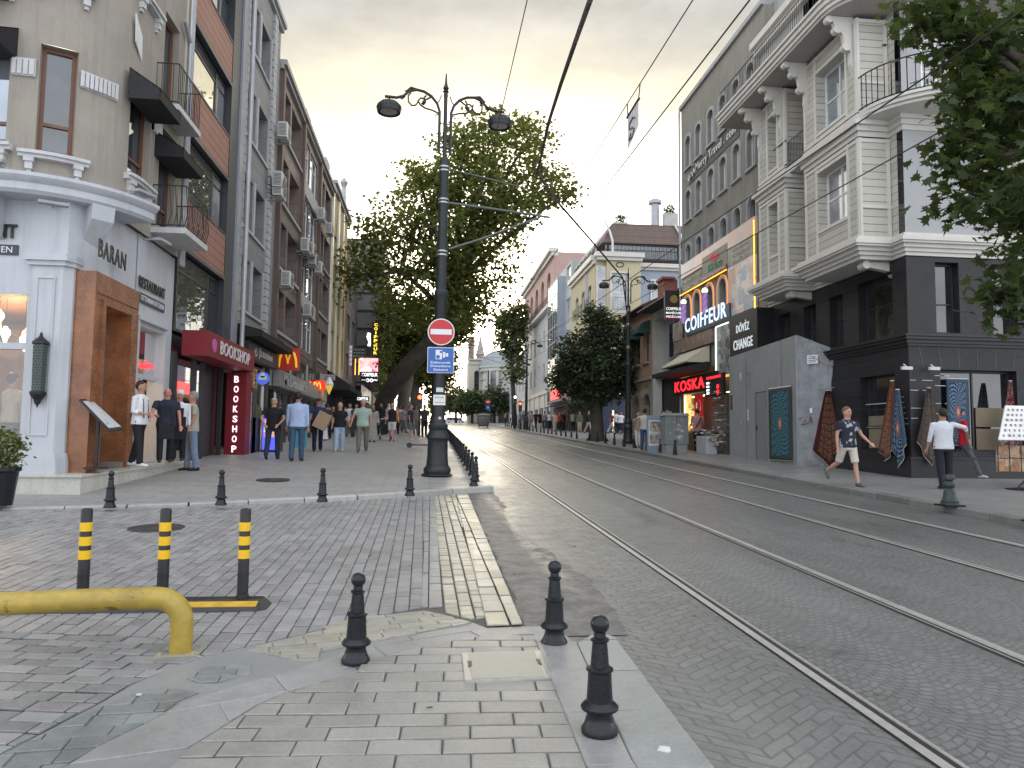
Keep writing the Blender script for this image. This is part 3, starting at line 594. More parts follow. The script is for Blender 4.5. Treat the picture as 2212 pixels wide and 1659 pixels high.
# ---- lamp posts
def zl(zy,Y=16.7): return PY(962,86.4+.3333*zy,Y).z-gz(Y)-.12
def zb(zy): return PY(945,604.8+.2812*zy,16.7).z-gz(16.7)-.12
def lamp(label,loc):
    r=thing('street_lamp',label,'street lamp',loc,local=True); k=16.7/1600
    pr=[(125,1518),(125,1508),(104,1500),(110,1480),(106,1460),(88,1440),(86,1400),(83,1390),(79,1250),(82,1235),(92,1222),(90,1205),(80,1185),(70,1160),(78,1145),(80,1120),(62,1100),(60,1078),(52,1065),(49,1050)]
    b=MB(); b.lathe([(a*.2812*k,zb(c)) for a,c in pr]+[(.0,zb(1050))],n=16); o=smooth_by(b.build('base',iron_old,r),35)
    b=MB(); b.lathe([(.145,zb(1055)),(.138,zb(720)),(.132,zb(110)),(.15,zb(95)),(.165,zb(70)),(.16,zb(52)),(.135,zb(40)),(.12,zl(1590)),(.118,zl(1400)),(.108,zl(820)),(.12,zl(765)),(.125,zl(740)),(.10,zl(712)),(.052,zl(705)),(.048,zl(500)),(.044,zl(300)),(.055,zl(292)),(.045,zl(270)),(.075,zl(262)),(.04,zl(255)),(.072,zl(240)),(.045,zl(222)),(.030,zl(205)),(.014,zl(140)),(0,zl(139))],n=20); smooth_by(b.build('pole',iron_old,r),35)
    for zy in (1360,1335,1010,988,795,770): b=MB(); b.lathe([(.11,zl(zy)-.02),(.128,zl(zy)-.018),(.128,zl(zy)+.018),(.11,zl(zy)+.02)],n=20); b.build('clamp_band',alu,r)
    e=.3333*k
    for sg in(-1,1):
        b=MB(); T=lambda L:[(sg*x*e,0,zl(y)) for x,y in L]
        b.tube(T([(40,680),(40,480),(40,400),(58,350),(98,306),(150,281),(200,275),(250,290),(290,328),(335,345),(415,347)]),.034,8)
        b.tube(T([(42,415),(90,398),(140,390),(175,372),(190,345),(172,326),(148,330),(138,350),(152,368),(168,360)]),.021,6)
        b.tube(T([(188,352),(205,378),(232,385),(256,362),(258,322),(240,300)]),.020,6); b.tube(T([(60,345),(45,330),(30,290)]),.014,6)
        b.tube(T([(100,310),(140,335),(150,320),(135,305)]),.022,6); b.tube(T([(280,330),(300,350),(315,340)]),.018,6); b.tube(T([(60,440),(72,432),(64,420),(45,425)]),.012,6)
        b.tube(T([(195,272),(240,268),(275,300),(285,288)]),[.02,.035,.03,.008],6)
        b.tube(T([(0,480),(42,480)]),.014,6); b.tube(T([(0,640),(44,640)]),.014,6); b.sph((sg*150*e,0,zl(350)),.045,n=8,m=6)
        a=b.build('scroll_arm',iron_old,r)
        b=MB(); x=sg*385*e; zt=zl(372); b.lathe([(.02,zl(347)),(.02,zl(372))],(x,0,0),8); b.lathe([(0,zt),(.10,zt-.01),(.20,zt-.05),(.27,zt-.13),(.285,zt-.22),(.27,zt-.29),(.255,zt-.30),(.25,zt-.27),(0,zt-.25)],(x,0,0),24)
        for g in range(20):
            an=2*math.pi*g/20; ca,sa=math.cos(an),math.sin(an); b.tube([(x+.17*ca,.17*sa,zt-.03),(x+.275*ca,.275*sa,zt-.13),(x+.29*ca,.29*sa,zt-.2)],.010,4)
        hd=smooth_by(b.build('lamp_head',iron_old,r),40)
        b=MB(); b.lathe([(0,zt-.262),(.2,zt-.262),(.2,zt-.268),(0,zt-.268)],(x,0,0),20); b.build('lens',M('lamp_lens',(.35,.34,.32),.25),hd)
    return r
def bracket(r,sg):
    """tram wire cantilever clamped to the post"""
    b=MB(); k=16.7/1600*.3333; T=lambda L:[(sg*(x-655)*k,.0,zl(y)+.02) for x,y in L]
    b.tube(T([(690,1010),(1000,1020),(1420,1040)]),.030,8); b.tube(T([(700,1320),(920,1235),(1340,1048)]),.026,8); b.tube(T([(700,785),(950,815),(1270,862)]),.018,8); b.tube(T([(660,1100),(690,1005)]),.03,6)
    b.tube(T([(1340,1055),(1345,1020)]),.03,6); b.build('wire_bracket',M('bracket_steel',(.12,.14,.13),.45,.5),r)
q=G(944,1029,.12); L1=lamp('tall black double-armed street lamp on the left kerb with no-entry sign',(q.x,q.y,gz(q.y)+.12)); Yp=q.y; L1.rotation_euler=(0,.004,math.radians(9)); L1['group']='double-armed street lamps'
LAMPX,LAMPY=q.x,q.y
q=G(1357,959,.12); L2=copytree(L1,(q.x,q.y,gz(q.y)+.12),'double-armed street lamp on the right kerb before the arched stone house',rz=math.radians(178)); L2.rotation_euler=(0,0,math.radians(178)); RLX,RLY=q.x,q.y
L3=copytree(L1,(.15,50,gz(50)+.12),'distant double-armed lamp post mostly hidden behind the near lamp post'); L3.rotation_euler=(0,0,0)
q=PX(1137,860,9.6); L4=copytree(L1,(9.6,q.y,gz(q.y)+.12),'distant street lamp by the white and pink corner building'); L4.rotation_euler=(0,0,math.pi)
for L in (L1,L2,L4): bracket(L,1)
# ---- signs on the near lamp post
white=M('sign_white',(.72,.73,.75),.35,var=.06); red=M('sign_red',(.52,.025,.03),.35,var=.1); blue=M('sign_blue',(.028,.12,.42),.35,var=.1); grey=M('sign_back',(.3,.3,.3),.5,.4)
def textmesh(s,w=None,h=None,ext=.01,bold=.0,align='CENTER',font_shear=0,spacing=1.,mirror=False):
    cu=bpy.data.curves.new('lettering','FONT'); cu.body=s; cu.size=1; cu.extrude=0; cu.offset=bold; cu.resolution_u=3; cu.align_x='LEFT'; cu.shear=font_shear; cu.space_character=spacing
    cu.extrude=.5
    o=bpy.data.objects.new('tmp',cu); COL.objects.link(o); dg=bpy.context.evaluated_depsgraph_get(); me=bpy.data.meshes.new_from_object(o.evaluated_get(dg)); 
    vs=[v.co.copy() for v in me.vertices]; fs=[list(p.vertices) for p in me.polygons]; bpy.data.objects.remove(o); bpy.data.meshes.remove(me); bpy.data.curves.remove(cu)
    x0=min(v.x for v in vs);x1=max(v.x for v in vs);y0=min(v.y for v in vs);y1=max(v.y for v in vs)
    ky=(h/(y1-y0)) if h else None; kx=(w/(x1-x0)) if w else ky; ky=ky or kx
    return [Vector(((v.x-(x0+x1)/2)*kx,(v.y-(y0+y1)/2)*ky,(v.z+.5)*ext)) for v in vs],fs
def text(b,s,c,right,nrm,w=None,h=None,ext=.02,up=(0,0,1),**k):
    """add lettering centred on c"""
    if abs(right[1])>.5: k['bold']=k.get('bold',0)*.35; ext=min(ext,.02); k.setdefault('spacing',1.12)
    vs,fs=textmesh(s,w,h,ext,**k); ext=min(ext,.022) if abs(right[1])>.5 else ext; c=Vector(c);r_=Vector(right);n_=Vector(nrm);u_=Vector(up); b.add([c+r_*v.x+u_*v.y+n_*v.z for v in vs],fs)
RF=((1,0,0),(0,-1,0)); RLt=((0,1,0),(1,0,0)); RRt=((0,-1,0),(-1,0,0)) # (reading direction, facing) for front / left-hand / right-hand facades
YS_=LAMPY-.17
def disc(b,c,r,y0,y1,n=40): b.lathe([(0,y0),(r,y0),(r,y1),(0,y1)],(c.x,0,c.z),n,axis=1)
c=PY(953,717,YS_); r=thing('no_entry_sign','round red no-entry sign with a white bar on the near lamp post','road sign',(c.x,YS_,c.z))
b=MB(); disc(b,c,.312,YS_-.004,YS_+.012); b.build('plate',white,r)
b=MB(); disc(b,c,.288,YS_-.009,YS_-.005); b.build('red_disc',red,r)
b=MB(); b.box(c.x-.245,c.x+.245,YS_-.014,YS_-.010,c.z-.062,c.z+.062); b.build('white_bar',white,r)
b=MB(); b.tube([(c.x,YS_+.012,c.z),(c.x,LAMPY,c.z)],.02,6); b.build('clamp',alu,r)
c=PY(952,778,YS_); r=thing('camera_sign','blue square traffic camera sign below the no-entry sign on the near lamp post','road sign',(c.x,YS_,c.z))
def rrect(cx,cz,w,h,rad,n=5):
    P=[]
    for sx,sz,a0 in((1,1,0),(-1,1,90),(-1,-1,180),(1,-1,270)):
        for i in range(n+1): a=math.radians(a0+90*i/n); P.append((cx+sx*(w/2-rad)+rad*math.cos(a),cz+sz*(h/2-rad)+rad*math.sin(a)))
    return P
def plate(par,cx,y,cz,w,h,name,mat,t=.01,rad=.03): b=MB(); P=rrect(cx,cz,w,h,rad); b.prism(P,y-t,y); return b.build(name,mat,par)
plate(r,c.x,YS_+.01,c.z,.615,.60,'plate',white); plate(r,c.x,YS_-.004,c.z,.585,.57,'blue_field',blue,.006)
b=MB(); y0=YS_-.016
b.box(c.x-.12,c.x+.03,y0,y0+.006,c.z+.02,c.z+.235); b.prism([(c.x+.05,c.z+.06),(c.x+.10,c.z+.06),(c.x+.10,c.z+.19),(c.x+.05,c.z+.19)],y0,y0+.006); b.prism([(c.x+.11,c.z+.09),(c.x+.17,c.z+.08),(c.x+.17,c.z+.17),(c.x+.11,c.z+.16)],y0,y0+.006)
for s_,z_,h_ in (('Elektronik',-.055,.055),('Denetleme',-.135,.055),('Sistemi',-.22,.055)): text(b,s_,(c.x,y0+.006,c.z+z_),*RF,h=h_,w=.46 if len(s_)>8 else .33,ext=.006,bold=.01)
b.build('pictogram_and_lettering',white,r)
b=MB(); 
for dx,dz,rd in((-.065,.075,.045),(.0,.19,.028)):
    b.lathe([(rd*.68,y0-.004),(rd,y0-.004),(rd,y0-.001),(rd*.68,y0-.001)],(c.x+dx,0,c.z+dz),20,axis=1)
b.build('camera_detail',blue,r)
def paper(px,py,w,h,Y,label,lines=3,x=None):
    c=PY(px,py,Y); r=thing('paper_notice',label,'notice',(c.x,Y,c.z)); b=MB(); b.box(c.x-w/2,c.x+w/2,Y-.004,Y,c.z-h/2,c.z+h/2); b.build('sheet',M('paper_white',(.68,.68,.66),.7,var=.06),r)
    b=MB()
    for i in range(lines): z=c.z+h*.25-i*h*.5/max(1,lines-1); b.box(c.x-w*.38,c.x+w*.38,Y-.006,Y-.0045,z-h*.035,z+h*.035)
    b.build('print',M('print_grey',(.25,.25,.26),.7),r)
paper(949,864,.28,.24,LAMPY-.155,'white printed notice taped low on the near lamp post',2)
paper(950,842,.16,.10,LAMPY-.152,'torn dark sticker remains above the notice on the lamp post',2)
r=tag(MB().build('x',iron),'x','x'); bpy.data.objects.remove(r)
c=PY(950,903,LAMPY-.15); b=MB(); disc(b,c,.035,LAMPY-.165,LAMPY-.15); tag(b.build('round_sticker',M('pale_sticker',(.6,.42,.36),.5)),'small round pale sticker just above the base of the near lamp post','sticker')
# ---- overhead wires (parallel to the street, following its slope)
def wire(pts,r,label,group='overhead tram wires'):
    b=MB(); b.tube(pts,r,6); return tag(b.build('overhead_wire',wirem),label,'wire',group)
def longwire(x,z,r,label,y0=-8,y1=130,bend=0): return wire([(x,y,z+SL*y+bend*math.sin((y-y0)/18)**2) for y in frange(y0,y1,6)],r,label)
longwire(3.52,6.33,.011,'contact wire over the nearer track, right of the hanging banner')
longwire(3.9,8.02,.011,'wire that carries the small hanging banner')
longwire(6.75,6.35,.012,'contact wire over the farther track, upper of the two crossing the white facade')
longwire(8.45,6.45,.012,'lower of the two wires crossing the white facade')
longwire(1.42,8.3,.009,'thin wire running up past the right lamp head of the near lamp post')
A0=PY(1161,373,LAMPY-.02); A1=PY(1205,437,LAMPY); A2=Vector((RLX-.1,RLY,PY(1357,668,RLY).z))
top=PY(1275,0,7.0); mid=PY(1212,180,10.5); 
wire([PY(1330,-260,4.0),top,PY(1243,90,8.6),mid,PY(1185,265,13),A0],.030,'thick bundled feeder cable hanging down to the near lamp bracket')
wire([A0,A1,PY(1275,517,22),PY(1345,600,29),A2],.030,'thick feeder cable running on from the near bracket to the right lamp post')
#wire([PY(1420,575,34.6),PY(1545,520,30),PY(1700,400,24),(9,15,11)],.010,'thin span wire from the right lamp post up across the grey facade')
wire([(RLX,RLY,7.4),(6.5,44,7.4),(2.5,60,7.9),(.3,52,8)],.012,'cross span wire between distant posts over the street')
wire([(9.6,72,8.2),(4,60,8.1),(.15,50,8.2)],.015,'cross span wire from the far right lamp post')
wire([(9.6,72,9.6),(.5,78,9.8)],.014,'distant cross wire level with the white corner building')
# hanging banner
p=PX(1383,152,3.9); yb=p.y; zt=8.02+SL*yb
r=thing('hanging_banner','small pale pennant with a scroll print hanging from a tram wire','banner',(3.9,yb+.5,zt-.9))
b=MB(); b.M=FR(3.9); b.prism([(yb+.9,zt-.28),(yb+.12,zt-.28),(yb+.12,zt-.78),(yb+.9,zt-.96)][::-1],-.004,.004); b.build('cloth',M('banner_cloth',(.62,.62,.60),.8),r)
b=MB(); b.M=FR(3.9); pts=[(.3,-1.0),(.45,-.85),(.7,-.9),(.72,-1.1),(.5,-1.2),(.35,-1.35),(.5,-1.55),(.75,-1.5),(.6,-1.35)]; b.tube([(yb+u+.02,.012,zt+.0+v_*.55) for u,v_ in pts],.018,6); b.build('scroll_print',M('banner_print',(.16,.17,.19),.7),r)
b=MB(); b.tube([(3.9,yb+.08,zt-.27),(3.9,yb+.95,zt-.27)],.03,6); b.tube([(3.9,yb,zt),(3.9,yb+.12,zt-.27)],.012,5); b.tube([(3.9,yb+.95,zt+.03),(3.9,yb+.9,zt-.27)],.012,5); b.build('rod_and_ropes',iron,r)
# ================================================================ shared building parts
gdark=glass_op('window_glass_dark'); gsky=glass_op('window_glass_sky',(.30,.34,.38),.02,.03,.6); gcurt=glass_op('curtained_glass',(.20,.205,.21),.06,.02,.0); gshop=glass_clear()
wframe=M('white_window_frame',(.66,.66,.65),.45,var=.08); brownf=M('brown_window_frame',(.15,.065,.035),.45,var=.25,sc=5); darkf=M('dark_window_frame',(.035,.037,.04),.4,.2); grayf=M('grey_window_frame',(.30,.31,.32),.45)
WR=random.Random(77)
def window(par,fr,u0,u1,v0,v1,dep=.2,nu=2,nv=1,mf=None,mg=None,bar=.05,vs=None,name='window'):
    mf=mf or wframe; mg=mg or gdark
    if mg is gdark and WR.random()<.4: mg=gcurt
    b=MB(fr); w0,w1=-dep,-dep+.05
    b.box(u0,u0+bar,w0,w1,v0,v1); b.box(u1-bar,u1,w0,w1,v0,v1); b.box(u0+bar,u1-bar,w0,w1,v0,v0+bar); b.box(u0+bar,u1-bar,w0,w1,v1-bar,v1)
    for i in range(1,nu): c=u0+(u1-u0)*i/nu; b.box(c-bar*.4,c+bar*.4,w0,w1-.004,v0+bar,v1-bar)
    for f in (vs or [i/nv for i in range(1,nv)]): c=v0+(v1-v0)*f; b.box(u0+bar,u1-bar,w0,w1-.008,c-bar*.35,c+bar*.35)
    o=b.build(name,mf,par); g=MB(fr); g.box(u0+bar*.5,u1-bar*.5,w0+.01,w0+.02,v0+bar*.5,v1-bar*.5); g.build('pane',mg,o); return o
def bx(par,fr,name,mat,*boxes,bev=None):
    b=MB(fr)
    for q in boxes: b.box(*q)
    return b.build(name,mat,par)
def bmap(b,fn): b.v=[Vector(fn(p.x,p.y,p.z)) for p in b.v]; return b
def railing(par,fr,pts,z0,h,mat,step=.11,name='railing',belly=0,r=.009):
    """pts: plan path (u,w)"""
    b=MB(fr); 
    for z in (z0+.06,z0+h): b.tube([(u,w,z) for u,w in pts],r*1.6,5)
    for (a,c) in zip(pts,pts[1:]):
        d=math.hypot(c[0]-a[0],c[1]-a[1]); n=max(1,int(d/step)); nx,ny=(c[1]-a[1])/max(d,1e-6),-(c[0]-a[0])/max(d,1e-6)
        for i in range(n+1):
            k=i/n; u,w=a[0]+(c[0]-a[0])*k,a[1]+(c[1]-a[1])*k
            b.tube([(u,w,z0+.06),(u,w+belly,z0+h*.35),(u,w,z0+h)] if belly else [(u,w,z0),(u,w,z0+h)],r,4)
    return b.build(name,mat,par)
railm=M('black_railing',(.02,.02,.022),.5,.3)
plaster=M('taupe_render',(.30,.268,.228),.85,var=.14,sc=1.2,bmp=.003,bsc=30,streak=.35,blotch=.3)
whitep=M('white_painted_stone',(.47,.49,.52),.55,var=.06,sc=1.5,bmp=.001,streak=.3,blotch=.12); whiteo=M('old_white_moulding',(.50,.50,.50),.6,var=.12,sc=4,bmp=.006,bsc=25,streak=.3)
marble=M('brown_marble',(.25,.10,.045),.22,var=.45,sc=3.5,bmp=0,blotch=.7); stepm=M('pale_marble_step',(.50,.49,.44),.3,var=.14,sc=2,streak=.3)
awn=M('black_canvas',(.012,.012,.013),.75,var=.2); pipe=M('zinc_pipe',(.36,.37,.39),.45,.4,var=.2,streak=.3)
def frac_path(s): # corner plan of the restaurant: straight front, quarter turn, street face
    if s<0: return (-7.6+s,13.8,0,-1)
    if s<2.513: a=s/1.6; return (-7.6+1.6*math.sin(a),15.4-1.6*math.cos(a),math.sin(a),-math.cos(a))
    return (-6.0,15.4+s-2.513,1,0)
def cmap(s,w,v): x,y,nx,ny=frac_path(s); return (x+nx*w,y+ny*w,v)
def S(u): return u-15.4+2.513
# ================================================================ corner restaurant
rest=thing('corner_restaurant','taupe corner building with curved white balcony ledge, brown marble portal and restaurant ground floor','building',(-8,15.5,.5))
arc=[i*.157 for i in range(17)]
win=[(-3.2,-1.9,6.75,8.45),(-1.35,-.06,6.75,8.45),(.42,1.02,6.62,8.62),(S(15.0),S(15.95),6.7,8.55),(S(16.5),S(17.5),6.1,8.3),(-1.35,-.06,9.75,11.6),(S(15.1),S(15.95),10.5,12.3),(.42,1.02,9.9,11.8),(S(16.5),S(17.4),8.75,10.9)]
b=MB(); holes=win; 
b.wall(-12,S(18.05),5.69,14,holes+[(a,a+.0001,0,1) for a in arc],.28); bmap(b,cmap); b.build('upper_wall',plaster,rest)
def cwin(h,mf,mg,nu=1,vs=None,dep=.2):
    b=MB();a,c,v0,v1=h;B=.075
    b.box(a,a+B,-dep,-dep+.06,v0,v1);b.box(c-B,c,-dep,-dep+.06,v0,v1);b.box(a+B,c-B,-dep,-dep+.06,v0,v0+B);b.box(a+B,c-B,-dep,-dep+.06,v1-B,v1)
    for f in vs or []: q=v0+(v1-v0)*f; b.box(a+B,c-B,-dep,-dep+.055,q-.03,q+.03)
    o=bmap(b,cmap).build('window',mf,rest); g=MB(); g.box(a+.03,c-.03,-dep+.01,-dep+.02,v0+.03,v1-.03); bmap(g,cmap).build('pane',mg,o)
for i,h in enumerate(win): cwin(h,brownf,gsky if i in(0,1,5) else gdark,vs=[.28] if i in(2,7) else [.22])
# sills with corbels, fluted lintel blocks
def sill(s0,s1,z):
    b=MB(); n=6
    for i in range(n):
        a=s0+(s1-s0)*i/n;c=s0+(s1-s0)*(i+1)/n; b.box(a,c,0,.17,z-.06,z); b.box(a,c,0,.12,z-.12,z-.06)
    o=bmap(b,cmap).build('window_sill',whiteo,rest)
    for s in (s0+.16,s1-.16):
        b=MB(); b.box(s-.075,s+.075,0,.13,z-.20,z-.12); b.box(s-.055,s+.055,0,.10,z-.33,z-.2); b.box(s-.035,s+.035,0,.06,z-.40,z-.33); bmap(b,cmap).build('corbel',whiteo,o)
for s0,s1,z in ((-1.5,.08,6.68),(.2,1.25,6.58),(S(14.9),S(16.05),6.66),(S(15.0),S(16.1),10.48),(.2,1.25,9.86),(-1.5,.08,9.72)): sill(s0,s1,z)
for s0,s1,z in ((.0,.37,7.98),(1.06,1.75,7.98),(S(16.0),S(16.45),7.98),(-1.8,-1.4,7.98)):
    b=MB(); n=max(2,int((s1-s0)/.075)); d=(s1-s0)/n
    for i in range(n): b.box(s0+i*d,s0+(i+.75)*d,0,.07,z,z+.28)
    b.box(s0,s1,0,.05,z-.02,z+.31); bmap(b,cmap).build('fluted_block',whiteo,rest)
# curved ledge
b=MB(); K=[(-.30,5.68),(.50,5.68),(.56,5.74),(.56,5.86),(.62,5.90),(.66,5.96),(.66,6.02),(.2,6.08),(-.3,6.08)]; ss=[-12,-6,-3,0]+arc[1:15]
for i,s in enumerate(ss):
    for w,z in K: b.v.append(Vector(cmap(s,w,z)))
n=len(K); b.f=[(i*n+j,i*n+(j+1)%n,(i+1)*n+(j+1)%n,(i+1)*n+j) for i in range(len(ss)-1) for j in range(n)]+[list(range(n)),list(range((len(ss)-1)*n,len(ss)*n))]; b.m=[0]*len(b.f)
smooth_by(b.build('balcony_ledge',whitep,rest),30)
for s,wd in ((-.12,.30),(1.35,.30),(-3.2,.3)):
    b=MB(); P=[(0,4.95),(.12,4.98),(.52,5.42),(.56,5.69),(0,5.69)]; n=len(P)
    for ds in(-wd/2,wd/2): b.v+=[Vector(cmap(s+ds,w,z)) for w,z in P]
    b.f=[list(range(n)),list(range(2*n-1,n-1,-1))]+[(i,(i+1)%n,n+(i+1)%n,n+i) for i in range(n)]; b.m=[0]*len(b.f); b.build('ledge_bracket',whitep,rest)
# ground floor: front wall with shop window, corner pillar, street wall
fr=FF(13.8)
b=MB(fr); b.wall(-12,-6.9,.2,5.7,[(-10.6,-7.12,.95,3.98)],.3); b.build('ground_wall_front',whitep,rest)
b=MB(); b.zprism([(-7.04,13.72),(-6.52,13.72),(-6.40,13.86),(-6.40,14.3),(-7.04,14.3)],1.18,4.62); b.build('corner_pillar',whitep,rest)
b=MB(); 
for k,(z0,z1,e) in enumerate(((4.50,4.58,.05),(4.58,4.66,.10),(4.66,4.71,.07),(0,0,0),(.3,1.02,.10),(1.02,1.09,.085),(1.09,1.14,.06),(1.14,1.20,.03))):
    if k==3: b.build('pillar_capital',whitep,rest); b=MB(); continue
    b.zprism([(-7.04-e,13.72-e),(-6.52+e,13.72-e),(-6.38+e*.3,13.86-e*.2),(-6.38+e*.3,14.3),(-7.04-e,14.3)],z0,z1)
b.build('pillar_base',whitep,rest)
b=MB(FF(13.72)); 
for q in ((-6.95,-6.92,0,.02,1.5,4.3),(-6.66,-6.63,0,.02,1.5,4.3),(-6.92,-6.66,0,.02,4.27,4.3),(-6.92,-6.66,0,.02,1.5,1.53)): b.box(*q)
b.build('pillar_panel_bead',whitep,rest)
b=MB(); b.zprism([(-6.96,13.795),(-6.5,13.795),(-6.12,14.6),(-6.12,15.9),(-6.6,15.9),(-7.04,14.4)],4.45,5.7); b.build('corner_fascia',whitep,rest)
fs=FL(-6.1); b=MB(fs); b.wall(15.85,18.05,.5,5.7,[(16.02,17.5,.95,3.82)],.3); b.build('ground_wall_street',whitep,rest)
bx(rest,fs,'window_surround',whitep,(15.94,16.02,0,.06,.9,3.92),(17.5,17.6,0,.06,.9,3.92),(15.94,17.6,0,.10,3.92,4.02),(15.9,17.64,0,.05,4.02,4.08))
# marble portal
b=MB(FL(-6.05)); b.wall(13.95,15.9,.8,4.48,[(14.32,15.5,.8,3.92)],.55,); b.build('portal_face',marble,rest)
b=MB(); b.box(-6.6,-6.05,13.93,13.95,.8,4.48); b.box(-6.6,-6.05,15.9,15.93,.8,4.48); b.box(-6.6,-6.052,13.952,15.898,4.44,4.478); b.build('portal_sides',marble,rest)
bx(rest,FL(-6.05),'portal_trim',marble,(14.2,14.32,0,.04,.85,4.02),(15.5,15.62,0,.04,.85,4.02),(14.32,15.5,0,.04,3.92,4.02),(14.0,15.85,0,.02,4.10,4.13))
d=bx(rest,FL(-6.55),'glass_door',M('satin_door_frame',(.4,.4,.4),.35,.6),(14.32,14.38,0,.05,.86,3.9),(14.86,14.93,0,.05,.86,3.9),(15.42,15.5,0,.05,.86,3.9)); bx(d,FL(-6.55),'pane',gshop,(14.38,14.86,.01,.02,.9,3.88),(14.93,15.42,.01,.02,.9,3.88)); bx(d,FL(-6.55),'handle',alu,(14.80,14.84,.05,.09,1.7,2.3))
# room behind the glass, warm
warm=M('warm_wood_panel',(.22,.105,.04),.5,var=.4,sc=3,streak=.4); 
b=MB(); b.box(-10.8,-6.75,18.2,18.3,.6,4.2); b.box(-10.8,-10.7,14.2,18.3,.6,4.2); b.box(-10.8,-6.6,14.15,18.3,4.05,4.2); b.box(-10.8,-6.3,14.15,18.3,.5,.84); b.build('room_shell',warm,rest)
b=MB(); b.box(-10.2,-7.6,15.3,15.9,.84,1.75); b.build('counter',M('counter_wood',(.10,.045,.02),.4,var=.3),rest)
f=bx(rest,fr,'front_shop_window',whitep,(-10.6,-7.12,-.2,-.1,3.02,3.14),(-9.1,-9.0,-.2,-.1,.95,3.98)); bx(f,fr,'pane',gshop,(-10.6,-7.12,-.16,-.15,.95,3.98))
f=bx(rest,fs,'street_shop_window',whitep,(16.02,17.5,-.2,-.12,2.74,2.84),(16.7,16.76,-.2,-.12,.95,2.74)); bx(f,fs,'pane',gshop,(16.02,17.5,-.17,-.16,2.84,3.82))
bx(rest,FL(-6.3),'lit_counter_front',emis('counter_glow',(1,.72,.38),1.0),(16.1,16.3,-.25,-.2,1.0,2.0),(16.9,17.15,-.25,-.2,1.0,2.0))
# marble step
r=thing('marble_step','pale marble step under the restaurant portal','step',(-6.2,15.6,.45)); b=MB(); b.hexa([(-6.95,13.45,.3),(-5.92,13.45,.3),(-5.55,18.1,.5),(-6.95,18.1,.5)],[(-6.95,13.45,.80),(-5.92,13.45,.80),(-5.55,18.1,.90),(-6.95,18.1,.90)]); b.build('step_block',stepm,r)
b=MB(); b.hexa([(-6.99,13.41,.80),(-5.89,13.41,.80),(-5.52,18.12,.90),(-6.99,18.12,.90)],[(-6.99,13.41,.84),(-5.89,13.41,.84),(-5.52,18.12,.94),(-6.99,18.12,.94)]); b.build('step_slab',stepm,r)
# awnings
def awning(par,f_,u0,u1,zt,dep,drop,lip,mat,name='awning'):
    b=MB(f_); b.hexa([(u0,0,zt-.02),(u1,0,zt-.02),(u1,dep,zt-drop-.02),(u0,dep,zt-drop-.02)],[(u0,0,zt),(u1,0,zt),(u1,dep,zt-drop),(u0,dep,zt-drop)])
    b.box(u0,u1,dep-.01,dep,zt-drop-lip,zt-drop); b.add([(u0,0,zt),(u0,dep,zt-drop),(u0,dep,zt-drop-lip),(u0,0,zt-drop-lip)],[(0,1,2,3)]); b.add([(u1,0,zt),(u1,dep,zt-drop),(u1,dep,zt-drop-lip),(u1,0,zt-drop-lip)],[(0,1,2,3)])
    b.box(u0,u1,0,dep,zt-drop-lip-.005,zt-drop-lip); return b.build(name,mat,par)
aw=awning(rest,FF(13.8),-9.4,-7.55,8.85,.55,.28,.28,awn); awning(rest,FF(13.8),-9.4,-7.72,9.9,.55,.25,.3,awn)
b=MB(); text(b,'RESTAURANT',(-8.22,13.245,8.42),*RF,h=.15,w=1.25,ext=.006,bold=.01); b.build('awning_lettering',white,aw)
awning(rest,FL(-6),14.75,15.95,8.72,.6,.4,.22,awn); awning(rest,FL(-6),16.2,17.6,8.05,.6,.35,.2,awn)
# balconies
def balc(fr,u0,u1,z,dep,h,belly=0):
    bx(rest,fr,'balcony_slab',whiteo,(u0,u1,0,dep,z-.12,z)); railing(rest,fr,[(u0+.03,0),(u0+.03,dep-.04),(u1-.03,dep-.04),(u1-.03,0)],z,h,railm,.11,belly=belly,name='balcony_railing')
balc(FL(-6),16.2,17.75,5.95,.72,.92,.06); balc(FL(-6),16.1,17.6,8.62,.5,.9)
b=MB(); 
for u0 in (17.85,18.0): b.tube([(-5.9,u0,14),(-5.9,u0,5.5)],.05,8)
b.tube([(-5.9,17.85,10.9),(-5.9,17.4,11.2)],.05,8); b.build('drainpipes',pipe,rest)
bx(rest,FL(-6),'cream_party_wall_strip',M('cream_render',(.48,.44,.34),.8,var=.1),(17.78,18.1,0,.05,5.7,14))
b=MB(FL(-6.0)); b.prism([(14.9,9.9),(15.25,9.6),(15.28,9.1),(14.95,9.35)],0.0,.02); b.build('white_patch',M('white_patch_paint',(.62,.62,.6),.8),rest)
# lettering
for s_,(x,y,z),w_,h_,fc in (('BARAN',(0,0,4.86),1.18,.33,'c'),):
    b=MB(); text(b,s_,(-5.95,14.3,z),*RLt,w=w_,h=h_,ext=.05,bold=.02); b.build('lettering',M('black_letters',(.015,.015,.015),.35),rest)
b=MB(); text(b,'RESTAURANT',(-6.08,16.68,4.72),*RLt,w=1.5,h=.24,ext=.04,bold=.015); text(b,'RESTAURANT',(-8.15,13.78,5.10),*RF,w=1.6,h=.25,ext=.04,bold=.015); b.build('lettering',M('black_letters',(.02,.02,.02),.4),rest)
r_=bx(rest,FL(-6.1),'name_plate',M('dark_plate',(.03,.035,.05),.4),(15.95,17.42,0,.04,4.30,4.5)); bx(r_,FF(13.8),'name_plate_front',M('dark_plate',(.03,.035,.05),.4),(-9.0,-7.32,0,.03,4.68,4.86))
b=MB(); text(b,'OTTOMAN KITCHEN',(-6.058,16.68,4.40),*RLt,w=1.3,h=.11,ext=.006); text(b,'OTTOMAN KITCHEN',(-8.16,13.768,4.77),*RF,w=1.5,h=.11,ext=.006); b.build('plate_lettering',white,r_)
